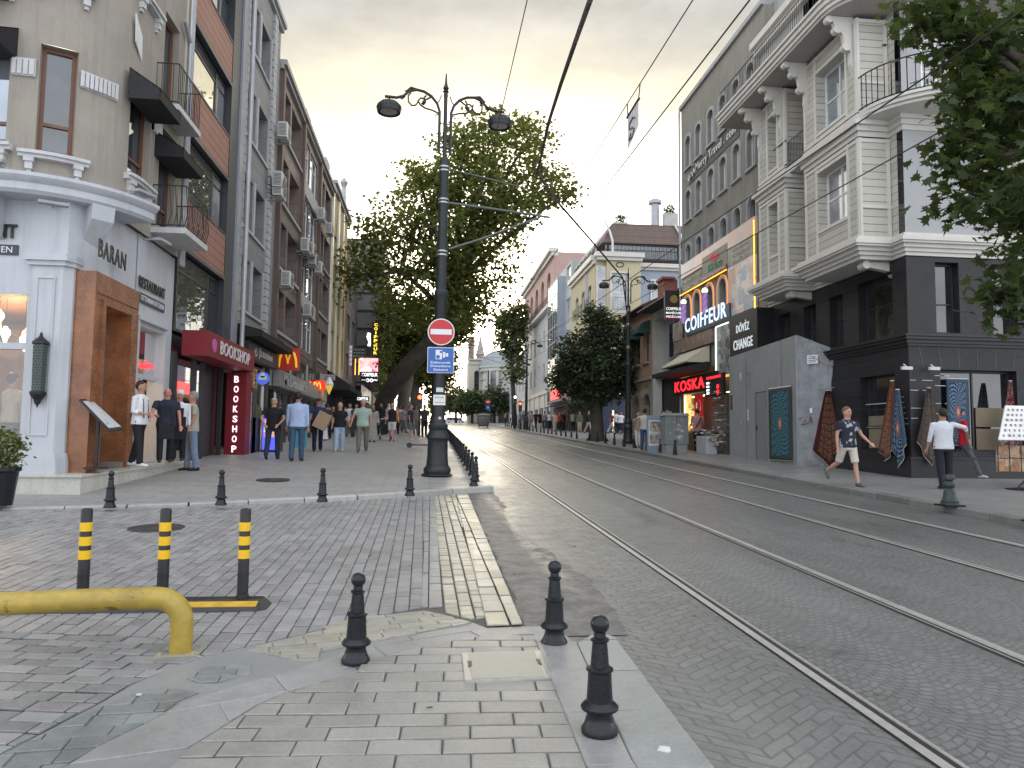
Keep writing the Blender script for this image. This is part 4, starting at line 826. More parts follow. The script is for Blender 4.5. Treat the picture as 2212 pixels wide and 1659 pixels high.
# floodlights
for s,z in ((.05,6.12),(1.9,6.12),(.75,5.5),(2.35,5.35)):
    b=MB(); b.box(s-.16,s+.16,.55,.72,z,z+.05); b.box(s-.02,s+.02,.25,.6,z+.05,z+.08); bmap(b,cmap).build('floodlight',grayf,rest)
# wall lantern
q=PY(88,745,13.62); r=thing('wall_lantern','long dark pierced metal lantern on the white corner pillar','wall lamp',(q.x,q.y,2.6),local=True)
b=MB(); b.lathe([(.0,.98),(.02,.95),(.03,.90),(.05,.87),(.13,.80),(.14,.76),(.115,.75)],n=8); b.build('cap',railm,r)
b=MB(); b.lathe([(.105,-.06),(.115,.75)],n=8); b.build('body',M('pierced_lantern',(.035,.045,.04),.5,.4,brick=(.05,.05,.012,2.4)),r)
b=MB(); b.lathe([(.115,-.06),(.135,-.08),(.13,-.12),(.06,-.22),(.05,-.27),(.02,-.30),(0,-.36)],n=8); b.build('foot',railm,r); b=MB(); b.box(-.03,.03,.0,.12,.3,.4); b.build('wall_arm',railm,r); r.location.z=2.33
# hanging lamps
lampm=[emis('amber_glass',(1,.55,.16),3.5),emis('pale_amber_glass',(1,.75,.4),6)]; n=0
for i in range(13):
    x=-8.95+.15*i+U(-.04,.04); y=U(14.35,15.0); z=U(3.2,3.75)
    r=thing('hanging_lamp','amber mosaic glass lamp in the cluster hanging behind the upper restaurant window','lamp',(x,y,z),'mosaic lamps behind the restaurant window',local=True); b=MB(); b.lathe([(0,-.2),(.02,-.17),(.05,-.06),(.085,.0),(.075,.07),(.035,.11),(.03,.14)],n=10); b.build('shade',lampm[i%2],r,smooth=True); b=MB(); b.tube([(0,0,.13),(0,0,4.06-z)],.005,4); b.build('cord',railm,r)
pl=bpy.data.lights.new('restaurant_room_light','POINT'); pl.energy=110; pl.color=(1,.62,.28); pl.shadow_soft_size=.3; po=bpy.data.objects.new('restaurant_room_light',pl); COL.objects.link(po); po.location=(-8.3,15.6,3.3)
for x in (-8.3,-7.4):
    b=MB(); b.box(x-.3,x+.3,17.9,17.93,2.4,2.43); b.box(x-.3,x+.3,17.9,17.93,1.9,1.93); tag(b.build('shelf_light',emis('shelf_glow',(1,.7,.35),2.5)),'thin warm light strip on the shelves inside the restaurant'+(' on the left' if x<-8 else ' on the right'),'light')
# red lit word in the street window
b=MB(); text(b,'Open',(-6.2,17.0,3.05),*RLt,w=.5,h=.2,ext=.02,bold=.01); tag(b.build('neon_sign',emis('red_led',(1,.03,.04),2.5)),'small red lit sign in the restaurant street window','sign')
r=thing('table_lamp','amber cone lampshade showing in the restaurant street window','lamp',(-6.6,16.2,2.84),local=True); b=MB(); b.lathe([(.16,0),(.03,.42)],n=14); b.build('shade',emis('cone_shade',(1,.6,.15),.9),r); b=MB(); b.lathe([(.06,0),(.01,.03),(.01,.05)],n=8); b.build('foot',railm,r)
# ================================================================ orange panel building over the bookshop
fr=FL(-6.0); orange=M('orange_fibre_panel',(.31,.145,.105),.6,var=.12,sc=2,lines=(.235,.018,.7)); dpan=M('anthracite_cladding',(.045,.05,.055),.4,.3,var=.12); big=glass_op('big_mirror_glass',(.50,.50,.46),.015,.02,.85)
ob=thing('orange_panel_building','building with orange panel bands and tall mirror glass above the red bookshop','building',(-8,20.5,.6))
bands=[(6.02,7.2),(8.9,10.05),(11.68,12.85),(14.5,15.7)]
for z0,z1 in bands: bx(ob,fr,'orange_band',orange,(18.1,21.5,-.1,.08,z0,z1)); bx(ob,fr,'dark_edge',dpan,(18.1,21.5,-.1,.10,z0-.09,z0-.004),(18.1,21.5,-.1,.10,z1+.004,z1+.05))
zz_=[(4.0,5.9),(7.28,8.78),(10.13,11.56),(12.93,14.38)]
for z0,z1 in zz_:
    window(ob,fr,18.15,20.6,z0,z1,.12,1,1,darkf,big,.07,vs=[.78]); window(ob,fr,20.6,21.5,z0,z1,.12,1,1,darkf,gdark,.07,vs=[.78])
bx(ob,fr,'back_wall',dpan,(18.1,22.2,-2,-.2,.5,16)); bx(ob,fr,'side_column',dpan,(21.5,22.35,-.2,.10,3.9,16)); bx(ob,fr,'pale_column',M('metal_grey_panel',(.27,.29,.32),.4,.3,var=.1,streak=.2),(22.35,22.85,-.2,.16,3.4,17))
b=MB(); b.tube([(-5.72,22.97,17),(-5.72,22.97,3.4)],.07,8); b.build('downpipe',pipe,ob)
# shop front
redp=M('bookshop_red',(.19,.006,.012),.5,var=.12); shopred=M('dark_red_interior',(.20,.02,.025),.6,var=.4,sc=6,blotch=.6)
bx(ob,fr,'shop_front_frame',darkf,(18.1,18.22,-.1,.02,.8,3.5),(19.6,19.68,-.1,.02,.8,3.5),(20.3,20.38,-.1,.02,.8,3.5),(22.0,22.1,-.1,.02,.8,3.5),(18.1,22.1,-.1,.02,.7,.86))
bx(ob,fr,'shop_glass',gshop,(18.22,20.3,-.06,-.05,.86,3.5))
b=MB(fr); b.box(18.1,22.1,-3.0,-2.9,.6,3.6); b.box(18.1,18.15,-3,-.15,.6,3.6); b.box(22.05,22.1,-3,-.15,.6,3.6); b.box(18.1,22.1,-3,-.15,3.5,3.6); b.box(18.1,22.1,-3,0,.5,.72)
for z in (1.2,1.6,2.0,2.4,2.8): b.box(18.3,21.8,-2.9,-2.55,z,z+.05)
b.build('shop_interior',shopred,ob)
b=MB(fr); 
for z in(.75,1.25,1.65,2.05,2.45): 
    u=18.35
    while u<21.7: d=U(.05,.12); b.box(u,u+d*.85,-2.85,-2.5,z,z+U(.2,.33)); u+=d*1.1
for u in (18.5,18.9,19.3): b.box(u,u+.25,-.9,-.7,U(.9,1.5),U(1.6,2.0))
b.build('books',collage('book_spines',[(.5,.5,.45),(.4,.05,.05),(.05,.1,.3),(.6,.6,.55),(.1,.1,.1),(.5,.35,.1)],5,.25),ob)
sb=thing('bookshop_sign','red box sign with silver bookshop lettering over the shop door','shop sign',(-5.6,20.3,3.5))
bx(sb,fr,'sign_box',redp,(18.12,22.75,.12,.72,3.42,4.02)); b=MB(); text(b,'BOOKSHOP',(-5.27,20.6,3.73),*RLt,w=3.0,h=.34,ext=.05,bold=.02); b.build('lettering',M('silver_letters',(.62,.60,.60),.35,.0),sb)
b=MB(); b.lathe([(.0,0),(.17,0),(.17,.02),(0,.02)],(0,0,0),20,axis=0); b.v=[p+Vector((-5.28,18.6,3.72)) for p in b.v]; b.build('round_emblem',M('pink_violet',(.5,.10,.35),.4),sb)
sv=thing('vertical_shop_sign','tall narrow red sign reading BOOKSHOP downwards in lit letters','shop sign',(-5.55,22.5,.9)); bx(sv,fr,'sign_box',redp,(22.35,22.95,.05,.62,.86,3.40))
b=MB(); 
for i,ch in enumerate('BOOKSHOP'): text(b,ch,(-5.67,22.345,3.18-.29*i),*RF,h=.19,w=.13,ext=.012,bold=.02)
b.build('lettering',emis('lit_white_pink',(1,.72,.85),1.6),sv)
# ================================================================ grey stone building
stone=M('grey_stone_cladding',(.215,.215,.215),.7,var=.14,sc=2,lines=(.55,.012,.5),streak=.35); stonel=M('lighter_stone_trim',(.36,.37,.37),.7,var=.12,sc=3,streak=.3)
gb=thing('grey_stone_building','grey stone clad building with paired deep windows and block pilasters','building',(-8,25.5,.8))
sills=[5.52,8.15,11.08,14.02]; hs=[]
for z in sills: hs+= [(23.42,24.78,z,z+1.68),(25.0,26.5,z,z+1.68)]
b=MB(fr); b.wall(22.95,28.15,4.72,17.1,hs,.42,th=.5); b.build('wall',stone,gb)
for (a,c,z0,z1) in hs: window(gb,fr,a,c,z0,z1,.38,1,1,darkf,gdark,.06,vs=[.3])
for z in sills: bx(gb,fr,'window_surround',stonel,(23.34,26.6,0,.07,z-.09,z),(23.34,23.42,0,.05,z,z+1.75),(24.78,25.0,0,.05,z,z+1.75),(26.5,26.6,0,.05,z,z+1.75))
b=MB(fr); c_=MB(fr); z=4.75
while z<17: b.box(23.08,23.3,.0,.10,z,z+.26); c_.box(26.8,27.3,0,.09,z,z+.26); z+=.29
b.build('block_pilaster',stonel,gb); c_.build('block_pilaster',stonel,gb)
bx(gb,fr,'cornice',stonel,(22.95,28.2,0,.22,17.1,17.28),(22.95,28.2,0,.12,16.95,17.1))
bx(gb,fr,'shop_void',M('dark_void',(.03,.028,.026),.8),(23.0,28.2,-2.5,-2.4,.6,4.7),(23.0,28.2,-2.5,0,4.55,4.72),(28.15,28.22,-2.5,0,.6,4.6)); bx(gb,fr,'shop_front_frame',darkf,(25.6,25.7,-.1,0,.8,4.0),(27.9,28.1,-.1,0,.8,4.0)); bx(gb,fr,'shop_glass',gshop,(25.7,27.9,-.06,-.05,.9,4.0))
bx(gb,fr,'yellow_lit_shop_wall',emis('ochre_lit',(1,.66,.28),.55),(23.3,25.4,-1.6,-1.5,1,3.9))
js=thing('jasmine_sign','dark fascia board with white Jasmine lettering','shop sign',(-5.6,26,3.9)); bx(js,fr,'board',M('board_charcoal',(.05,.05,.048),.5,var=.2),(23.6,28.1,.1,.35,3.98,4.5)); b=MB(); text(b,'Jasmine',(-5.64,25.9,4.24),*RLt,w=2.1,h=.36,ext=.03,bold=.02); b.tube([(-5.63,24.1,4.1),(-5.63,24.4,4.35),(-5.63,24.7,4.2),(-5.63,24.45,4.08),(-5.63,24.3,4.3)],.02,6); b.build('lettering',M('cream_letters',(.6,.58,.52),.4),js)
r=thing('black_awning','folded black awning above the Jasmine board','awning',(-5.6,25.5,4.4)); awning(r,FL(-5.98),23.1,28.3,4.98,.8,.22,.18,awn,'canvas')
# ice cream counter with cones, postcard stand
r=thing('cone_display','display column stacked with ice cream cones at the shop entrance','display stand',(-5.6,24.2,.95)); bx(r,fr,'cabinet',M('dark_cabinet',(.04,.04,.05),.5),(23.3,24.4,.1,.6,.85,2.1))
b=MB()
for i in range(5):
    for j in range(9): z=2.15+j*.16; b.lathe([(.0,0),(.055,.22)],(-5.62+.03*i-.05,23.4+.2*i,z),8)
b.build('cones',M('wafer',(.42,.25,.10),.7,var=.2),r)
r=thing('lit_ad_stand','small stand with a blue lit panel beside the postcards','display stand',(-5.1,24.7,.95)); bx(r,FL(-5.3),'frame',darkf,(24.2,25.0,0,.5,.85,2.15)); bx(r,FF(24.2),'lit_panel',emis('blue_led_frame',(.10,.12,1),.9),(-5.28,-4.82,0,.02,1.1,2.1)); bx(r,FF(24.18),'poster',collage('poster_mix',[(.7,.7,.7),(.1,.2,.5),(.6,.2,.15),(.8,.75,.6)],9,.8),(-5.24,-4.86,0,.02,1.5,2.05))
r=thing('postcard_stand','tall dark rack of postcards and magazines right of the bookshop','display stand',(-5.6,23.5,.95)); bx(r,FF(23.25),'rack',darkf,(-5.95,-5.4,-.5,0,.85,3.0)); bx(r,FF(23.24),'postcards',collage('postcards',[(.6,.6,.6),(.15,.3,.5),(.5,.3,.2),(.1,.1,.1),(.7,.7,.65)],8,.15,grid=1),(-5.93,-5.42,0,.02,.9,2.9))
b=MB(); disc(b,Vector((-5.3,0,3.35)),.2,24.0,24.04); tag(b.build('round_sign',emis('blue_ball_sign',(.06,.12,.55),.8)),'round blue hanging sign over the ice cream cones','sign'); b=MB(); b.box(-5.42,-5.18,23.985,23.995,3.30,3.42); b.lathe([(0,23.985),(.08,23.985),(.08,23.995),(0,23.995)],(-5.3,0,3.44),12,axis=1); b.build('white_emblem',white,bpy.data.objects['round_sign'])
# ================================================================ brown building with air conditioners
brown=M('brown_stone_panels',(.165,.125,.11),.6,var=.18,sc=2,streak=.3,brick=(1.1,.42,.012,.55)); brl=M('pale_grey_render',(.33,.325,.31),.75,var=.14,sc=2,streak=.45)
bb=thing('brown_block','brown and grey block with deep loggia windows and many air conditioners','building',(-8,36,1))
rows=[(5.6,7.25),(8.08,9.95),(10.68,12.5),(13.35,15.2)]; cols=[(28.75,30.5),(30.8,33.0),(33.7,35.4),(35.6,37.7),(38.7,40.5),(40.75,42.9)]
hs=[(a,c,z0,z1) for z0,z1 in rows for a,c in cols]
b=MB(fr); b.wall(28.22,43.3,4.95,15.75,hs,.55,th=.7); b.build('wall',brown,bb)
for j,(a,c,z0,z1) in enumerate(hs):
    k=j%6; dep=.5 if k in(0,1,4,5) else .12; window(bb,fr,a,c,z0,z1,dep,2 if k!=0 else 1,1,wframe if k in(1,2,3,5) else grayf,gdark if (j*7)%3 else gsky,.06,vs=[.7])
for u in (28.35,33.2,38.25): bx(bb,fr,'pilaster',M('dark_brown_pilaster',(.11,.075,.06),.6,var=.15,streak=.3),(u,u+.28,0,.16,4.95,15.75))
bx(bb,fr,'grey_bands',brl,*[(33.55,38.2,.004,.07,z0-.75,z0-.03) for z0,_ in rows[1:]],*[(28.7,33.15,0,.10,z0-.12,z0) for z0,_ in rows],*[(38.6,43.0,0,.10,z0-.12,z0) for z0,_ in rows])
bx(bb,fr,'roof_edge',brl,(28.22,43.4,-.1,.25,15.75,15.95),(28.22,43.4,-.1,.14,15.6,15.75)); b=MB(); b.box(-6.6,-6.1,34.6,36,15.95,16.9); b.box(-6.6,-6.1,41.5,42.8,15.95,17.2); b.build('roof_huts',brl,bb)
# first floor glazing and burger fascia
for a,c in ((28.9,31.9),(32.6,36.0),(36.8,40.5)): window(bb,FL(-5.95),a,c,4.05,4.93,.06,3,1,darkf,big,.07)
bx(bb,fr,'glazing_piers',brl,(28.22,28.9,-.3,.02,3.4,4.95),(31.9,32.6,-.3,.02,3.4,4.95),(36.0,36.8,-.3,.02,3.4,4.95),(40.5,43.3,-.3,.02,.8,4.95))
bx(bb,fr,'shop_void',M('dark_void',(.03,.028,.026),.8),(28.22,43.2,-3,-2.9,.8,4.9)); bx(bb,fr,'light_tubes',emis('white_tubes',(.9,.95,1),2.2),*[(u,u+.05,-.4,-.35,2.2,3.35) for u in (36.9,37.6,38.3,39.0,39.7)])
bx(bb,fr,'doors',darkf,*[(u,u+.1,-.1,.02,1,3.4) for u in (29.0,30.2,31.6,33.0,34.5,36.2,38.0,40.0)],(28.3,40.6,-.1,.02,3.3,3.42)); bx(bb,fr,'door_glass',gshop,(29.1,40.0,-.06,-.05,1.1,3.3))
r=thing('burger_fascia','long grey shop fascia with silver letters and a yellow arch','shop sign',(-5.7,35,3.4)); bx(r,fr,'board',M('fascia_grey',(.28,.28,.27),.45,.2),(28.6,41.5,.06,.3,3.42,4.05)); b=MB(); text(b,"McDonald's",(-5.68,31.9,3.74),*RLt,w=5.2,h=.46,ext=.05,bold=.02); b.build('lettering',M('silver_letters2',(.55,.57,.58),.3,.3),r)
def arches(b,cx,cz,w,h,y,t,ext):
    for sg in(-1,1):
        I=[(cx+sg*w/2,cz-h/2),(cx+sg*w*.46,cz),(cx+sg*w*.36,cz+h*.38),(cx+sg*w*.26,cz+h*.5),(cx+sg*w*.14,cz+h*.36),(cx+sg*w*.04,cz+h*.0),(cx,cz-h*.28)]
        b.tube([(x,y,z) for x,z in I],[(t,t*.6)]*7,6)
yg=M('golden_yellow',(.75,.46,.02),.35,emit=(1,.6,.02),es=.25)
b=MB(); arches(b,0,0,.55,.5,0,.045,.03); b.v=[Vector((-5.66,39.6+p.x,3.75+p.z)) for p in b.v]; b.build('arch_letter',yg,r)
r=thing('square_arch_sign','square red projecting sign with a yellow arch letter','shop sign',(-5.5,29,4.02)); bx(r,FF(29.0),'panel',M('burger_red',(.36,.02,.02),.4,emit=(.5,.02,.02),es=.15),(-5.93,-5.06,-.12,0,4.05,4.9)); b=MB(); arches(b,-5.49,4.46,.66,.6,28.97,.055,.03); b.build('arch_letter',yg,r)
c=PY(695,833,38.5); r=thing('oval_cone_sign','oval red sign with yellow arch and an ice cream cone beside it','shop sign',(c.x,38.5,c.z-.4)); b=MB(); b.lathe([(0,-.05),(1,-.05),(1,0),(0,0)],n=24,axis=1); b.v=[Vector((c.x-.12+p.x*.42,38.5+p.y,c.z+p.z*.28)) for p in b.v]; b.build('oval_panel',emis('burger_red_lit',(.85,.03,.02),.8),r)
b=MB(); arches(b,c.x-.22,c.z,.36,.34,38.42,.035,.02); b.build('arch_letter',emis('lit_yellow',(1,.62,.05),1.),r); b=MB(); b.lathe([(.02,-.45),(.20,.0)],(c.x+.38,38.45,c.z),12); b.build('cone',emis('cone_yellow',(.9,.6,.08),.5),r); b=MB(); b.lathe([(.2,0),(.22,.08),(.16,.22),(.1,.32),(.03,.45),(0,.46)],(c.x+.38,38.45,c.z),12); b.build('swirl',M('cream_white',(.7,.7,.66),.4),r)
# air conditioners
ga='air conditioners on the brown block'; proto=None
acs=[(615,288,'first'),(604,394,'x'),(661,532,'x'),(677,561,'x'),(690,580,'x'),(695,465,'x'),(712,496,'x'),(621,605,'x'),(666,671,'x'),(604,412,'x'),(672,540,'x')]
lbs=['highest air conditioner, at the top left loggia of the brown block','white air conditioner below the highest one at the left edge of the brown block','dark-faced air conditioner in the middle bay of the brown block','leftmost of the adjacent pair of air conditioners under the middle bay','rightmost of the adjacent pair of air conditioners under the middle bay','upper air conditioner near the right end of the brown block','air conditioner at the very right edge of the brown block roof side','air conditioner just above the yellow arch sign','air conditioner above the grey fascia at the middle bay','lower of the two stacked air conditioners at the left edge','small air conditioner squeezed between the middle bay units']
acw=M('ac_white',(.50,.50,.48),.5,var=.1,streak=.3)
for (px,py,_),lb in zip(acs,lbs):
    q=PX(px,py,-5.62)
    if not proto:
        proto=thing('air_conditioner',lb,'air conditioner',q,ga,local=True); b=MB(); b.box(-.16,.16,-.42,.42,-.28,.28); b.build('casing',acw,proto)
        b=MB(); b.lathe([(.2,0),(.23,0),(.23,.015),(.2,.015)],(.16,.1,0),18,axis=0); 
        for k in range(7): z=-.21+.07*k; b.box(.162,.172,-.12,.32,z,z+.018)
        b.build('fan_grille',M('ac_grille',(.05,.05,.05),.5),proto); b=MB(); 
        for k in range(9): b.box(-.13,.13,-.428,-.421,-.22+.05*k,-.2+.05*k)
        b.build('side_vents',M('ac_grille',(.05,.05,.05),.5),proto); b=MB(); b.box(-.36,.16,-.3,-.26,-.33,-.29); b.box(-.36,.16,.26,.3,-.33,-.29); b.build('bracket',grayf,proto)
    else: copytree(proto,q,lb)
# ================================================================ farther left-hand buildings
def simple(name,label,x,u0,u1,z0,z1,rows,cols,mat,mf,mg,side='L',dep=.18,arch=False,vs=None,depth=8,nu=2,cor=True,endw=True):
    f=FL(x) if side=='L' else FR(x); r=thing(name,label,'building',(x+(-4 if side=='L' else 4),(u0+u1)/2,gz((u0+u1)/2)))
    hs=[(a,c,p,q) for p,q in rows for a,c in cols]; b=MB(f); b.wall(u0,u1,z0,z1,hs,dep+.08,th=depth)
    if arch:
        for h in hs: b.arch(*h)
    b.build('wall',mat,r)
    for h in hs: window(r,f,*h,dep,nu,1,mf,mg,.07,vs=vs)
    if cor: bx(r,f,'cornice',stonel,(u0-.05,u1+.05,-.1,.28,z1,z1+.2),(u0,u1,-.1,.15,z1-.22,z1))
    return r,f
yel_r=M('mustard_render',(.46,.33,.11),.8,var=.12,sc=1,streak=.3)
r,f=simple('narrow_yellow_building','narrow mustard yellow building beyond the brown block','',43.45,51.5,4.8,15.9,[],[],yel_r,wframe,gdark) if False else simple('narrow_yellow_building','narrow mustard yellow building beyond the brown block',-6.0,43.45,51.5,4.8,16.4,[(6,7.9),(8.9,10.8),(11.8,13.7)],[(44.3,45.9),(46.8,48.2),(49.2,50.8)],yel_r,wframe,gdark)
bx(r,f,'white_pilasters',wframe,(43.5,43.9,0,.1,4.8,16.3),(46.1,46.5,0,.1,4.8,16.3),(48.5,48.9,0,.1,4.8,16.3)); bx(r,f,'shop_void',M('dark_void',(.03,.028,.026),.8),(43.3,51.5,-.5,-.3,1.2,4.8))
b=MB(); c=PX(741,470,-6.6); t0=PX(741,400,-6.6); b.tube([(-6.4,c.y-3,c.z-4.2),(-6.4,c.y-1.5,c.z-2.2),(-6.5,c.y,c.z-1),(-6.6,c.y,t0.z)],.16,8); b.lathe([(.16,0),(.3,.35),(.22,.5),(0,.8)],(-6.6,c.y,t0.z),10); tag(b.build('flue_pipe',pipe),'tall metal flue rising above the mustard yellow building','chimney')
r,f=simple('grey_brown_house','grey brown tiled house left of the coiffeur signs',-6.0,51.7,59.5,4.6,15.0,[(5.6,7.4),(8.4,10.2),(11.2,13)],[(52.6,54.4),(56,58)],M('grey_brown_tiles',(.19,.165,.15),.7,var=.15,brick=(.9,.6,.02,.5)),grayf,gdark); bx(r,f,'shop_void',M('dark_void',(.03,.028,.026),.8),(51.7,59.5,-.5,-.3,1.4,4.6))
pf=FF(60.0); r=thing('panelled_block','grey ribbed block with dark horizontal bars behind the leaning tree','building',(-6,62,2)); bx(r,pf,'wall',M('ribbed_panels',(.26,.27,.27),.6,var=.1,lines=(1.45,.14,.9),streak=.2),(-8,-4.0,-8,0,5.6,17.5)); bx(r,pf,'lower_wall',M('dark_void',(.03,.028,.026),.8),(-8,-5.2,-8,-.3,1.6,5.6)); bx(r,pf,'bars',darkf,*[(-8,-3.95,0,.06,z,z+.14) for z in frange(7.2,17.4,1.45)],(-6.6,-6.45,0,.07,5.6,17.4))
simple('grey_row_house','plain grey house row far up the left side behind the trees',-6.2,68.2,95,1.8,13.5,[(5.5,7.3),(8.3,10.1),(11,12.6)],[(70+3*k,71.6+3*k) for k in range(8)],brl,wframe,gdark)
simple('far_left_house','pale house at the far upper end of the left pavement',-6.2,95.3,128,2.8,14.5,[(7,8.8),(10,11.8)],[(97+4*k,98.8+4*k) for k in range(7)],M('cream_render2',(.42,.40,.34),.8,var=.1),wframe,gdark)
# shop canopies and signs on the far left
r=thing('dark_canopy','long black roller canopy over the shops below the yellow building','awning',(-5.4,47,4.2)); awning(r,FL(-6),43.5,51.3,5.4,1.3,.9,.25,awn,'canvas')
r=thing('balcony_terrace','first floor shop terrace with poster panels and a slim railing','terrace',(-5.2,55,4)); bx(r,FL(-6),'deck',darkf,(51.5,59.4,0,1.2,4.1,4.3)); bx(r,FL(-6),'poster_panels',collage('terrace_posters',[(.5,.08,.08),(.6,.55,.5),(.35,.3,.3),(.7,.65,.6),(.2,.05,.05)],2.2,.15),(51.5,59.4,1.2,1.26,4.1,5.1)); railing(r,FL(-6),[(51.5,1.15),(59.4,1.15)],5.1,.8,railm,.25)
def fsign(px0,py0,px1,py1,Y,name,label,mat,txt=None,tm=None,lines=None,cat='shop sign',vert=False,th=.15):
    a=PY(px0,py0,Y);c=PY(px1,py1,Y); r=thing(name,label,cat,((a.x+c.x)/2,Y,c.z)); bx(r,FF(Y),'panel',mat,(a.x,c.x,-th,0,c.z,a.z))
    if txt:
        b=MB(); W_=c.x-a.x;H_=a.z-c.z
        if vert:
            n=len(txt)
            for i,ch in enumerate(txt): text(b,ch,((a.x+c.x)/2,Y-.005,a.z-H_*(i+.5)/n),*RF,h=H_/n*.72,w=W_*.5 if ch!='I' else W_*.15,ext=.02,bold=.02)
        else:
            L=txt.split('\n'); n=len(L)
            for i,s_ in enumerate(L): text(b,s_,((a.x+c.x)/2,Y-.005,a.z-H_*(i+.5)/n),*RF,h=H_/n*.62,w=W_*.86,ext=.02,bold=.02)
        b.build('lettering',tm or white,r)
    return r
blks=M('sign_black',(.015,.015,.018),.4); lityel=emis('lit_yellow_letters',(1,.72,.04),1.6); litw=emis('lit_white_letters',(.9,.93,1),1.5)
fsign(805,697,818,767,57.5,'vertical_coiffeur_sign','tall black sign with yellow letters COIFFEUR running down left of the tree',blks,'COIFFEUR',lityel,vert=True)
fsign(792,719,802,770,57.2,'foot_sign','narrow black sign with a lit footprint left of the vertical yellow lettering',blks,None)
c=PY(797,733,56.9); b=MB(); b.tube([(c.x,56.98,c.z+.5),(c.x-.05,56.98,c.z+.2),(c.x+.05,56.98,c.z-.2),(c.x,56.98,c.z-.5)],[.13,.15,.09,.12],8); tag(b.build('lit_footprint',litw),'white lit footprint shape on the narrow black sign','sign')
fsign(762,751,789,773,55,'pedicure_sign','dark board reading PEDİCÜRE MANİCURE in three lines',M('board_charcoal',(.05,.05,.048),.5,var=.2),'PEDİCÜRE\nMANİCURE\nPROTETİK NAİL',M('grey_letters',(.5,.5,.5),.4))
fsign(777,773,816,803,56.5,'nail_picture_screen','bright pink lit picture panel of nails above the black coiffeur sign',collage('nail_picture',[(.9,.1,.2),(.9,.55,.5),(.85,.05,.12),(1,.75,.7),(.8,.15,.3)],1.1,1.3),None)
fsign(779,803,818,828,56.4,'coiffeur_sign','black sign with white COIFFEUR letters below the pink nail pictures',blks,'COIFFEUR\n ~oo~ ',litw)
fsign(770,856,797,867,50,'small_coiffeur_sign','small lit COIFFEUR sign low above the walkers left of the tree',blks,'COIFFEUR',litw)
fsign(697,809,723,821,40,'grey_board_sign','small pale board with two dark text lines beside the oval sign',M('pale_board',(.45,.45,.46),.5),'TERZİLİ\nTERCÜME',M('print_red',(.25,.05,.05),.5),cat='sign')
c=PY(757,768,54.5); b=MB(); b.lathe([(.11,-.75),(.11,.75)],(c.x,54.5,c.z),14); tag(b.build('barber_pole',M('barber_stripe',(.5,.5,.55),.3,lines=(.3,.12,.8),emit=(.6,.5,.6),es=.3)),'striped barber pole at the left edge of the pedicure board','barber pole')
b=MB(FF(55.5))
for px in (768,776): a=PY(px,775,55.5); b.box(a.x-.03,a.x+.03,0,.03,a.z-1.2,a.z)
tag(b.build('neon_strip',emis('orange_neon',(1,.45,.08),2.2)),'pair of orange neon strips beside the pink nail pictures','light')

# cables sagging along the left fronts and small clutter
for i,(z,x,y0,y1) in enumerate(((5.3,-5.9,28.5,43),(7.75,-5.92,28.4,33.2),(10.3,-5.92,33.2,43),(4.85,-5.93,43.5,59))):
    b=MB(); n=14; b.tube([(x+.05*math.sin(k*2.1),y0+(y1-y0)*k/n,z-.12*math.sin(math.pi*((k*3)%n)/n)) for k in range(n+1)],.018,5); tag(b.build('facade_cable',wirem),['slack black cable along the grey fascia level of the brown block','slack cable under the lowest left loggia of the brown block','slack cable across the middle bay of the brown block','slack cable over the canopy below the yellow house'][i],'cable')
# ================================================================ white and dark corner building (right)
XR=12.2; fr=FR(XR); fb=FR(11.3)
siding=M('cream_siding',(.50,.475,.415),.6,var=.08,sc=1.5,lines=(.205,.016,.65),streak=.12); trim=M('cream_trim',(.56,.54,.49),.5,var=.07,sc=2,streak=.12); smoothw=M('smooth_pale_render',(.35,.35,.35),.7,var=.06)
dstone=M('dark_slate_blocks',(.017,.017,.019),.55,var=.4,sc=2,brick=(6.,.42,.010,1.9),blotch=.3,spec=.5); dtrim=M('dark_slate_trim',(.021,.021,.023),.45,var=.3,sc=3); soffit=M('soffit_boards',(.34,.32,.29),.6,var=.1)
wb=thing('corner_building','cream timber-clad corner building with projecting bays over a dark slate ground floor','building',(15,20,.7))
gdk=glass_op('dark_shop_pane',(.008,.009,.010),.05,.02)
# dark storeys
H1=[(18.35,19.95,1.35,3.4)]; H2=[(18.35,19.95,4.42,6.1),(20.75,21.5,4.45,6.0),(22.3,23.1,4.45,6.0),(24.0,24.9,4.45,6.0)]
b=MB(fr); b.wall(17.75,25.6,.4,6.42,H1+H2,.35); b.build('dark_wall_street',dstone,wb)
f2=FF(17.75); b=MB(f2); b.wall(12.2,24,.4,6.42,[(13.06,15.2,1.35,3.46),(13.0,13.66,4.42,6.28),(14.6,15.3,4.42,6.28),(16.8,18.6,1.35,3.46),(16.8,17.5,4.42,6.28)],.35); b.build('dark_wall_side',dstone,wb)
for h in H1+H2: window(wb,fr,*h,.28,1,1,darkf,gdk,.05,vs=[.55])
window(wb,f2,13.0,13.66,4.42,6.28,.28,1,1,darkf,gdk,.05,vs=[.42]); window(wb,f2,14.6,15.3,4.42,6.28,.28,1,1,darkf,gdk,.05)
card=M('brown_cardboard_covering',(.20,.165,.11),.8,var=.15,sc=2)
bx(wb,fr,'boarded_pane',card,(18.4,19.9,-.22,-.2,1.4,1.95),(18.4,19.9,-.22,-.2,2.03,2.3)); bx(wb,fr,'window_rails',M('pale_taped_rail',(.35,.35,.34),.5),(18.35,19.95,-.2,-.17,1.98,2.0),(18.35,19.95,-.2,-.17,2.62,2.65))
w=window(wb,f2,13.06,15.2,1.35,3.46,.3,2,1,darkf,gdk,.06); bx(w,f2,'boarded_pane',card,(14.2,15.15,-.26,-.24,1.4,1.95),(14.2,15.15,-.26,-.24,2.0,2.5)); window(wb,f2,16.8,18.6,1.35,3.46,.3,2,1,darkf,gdk,.06)
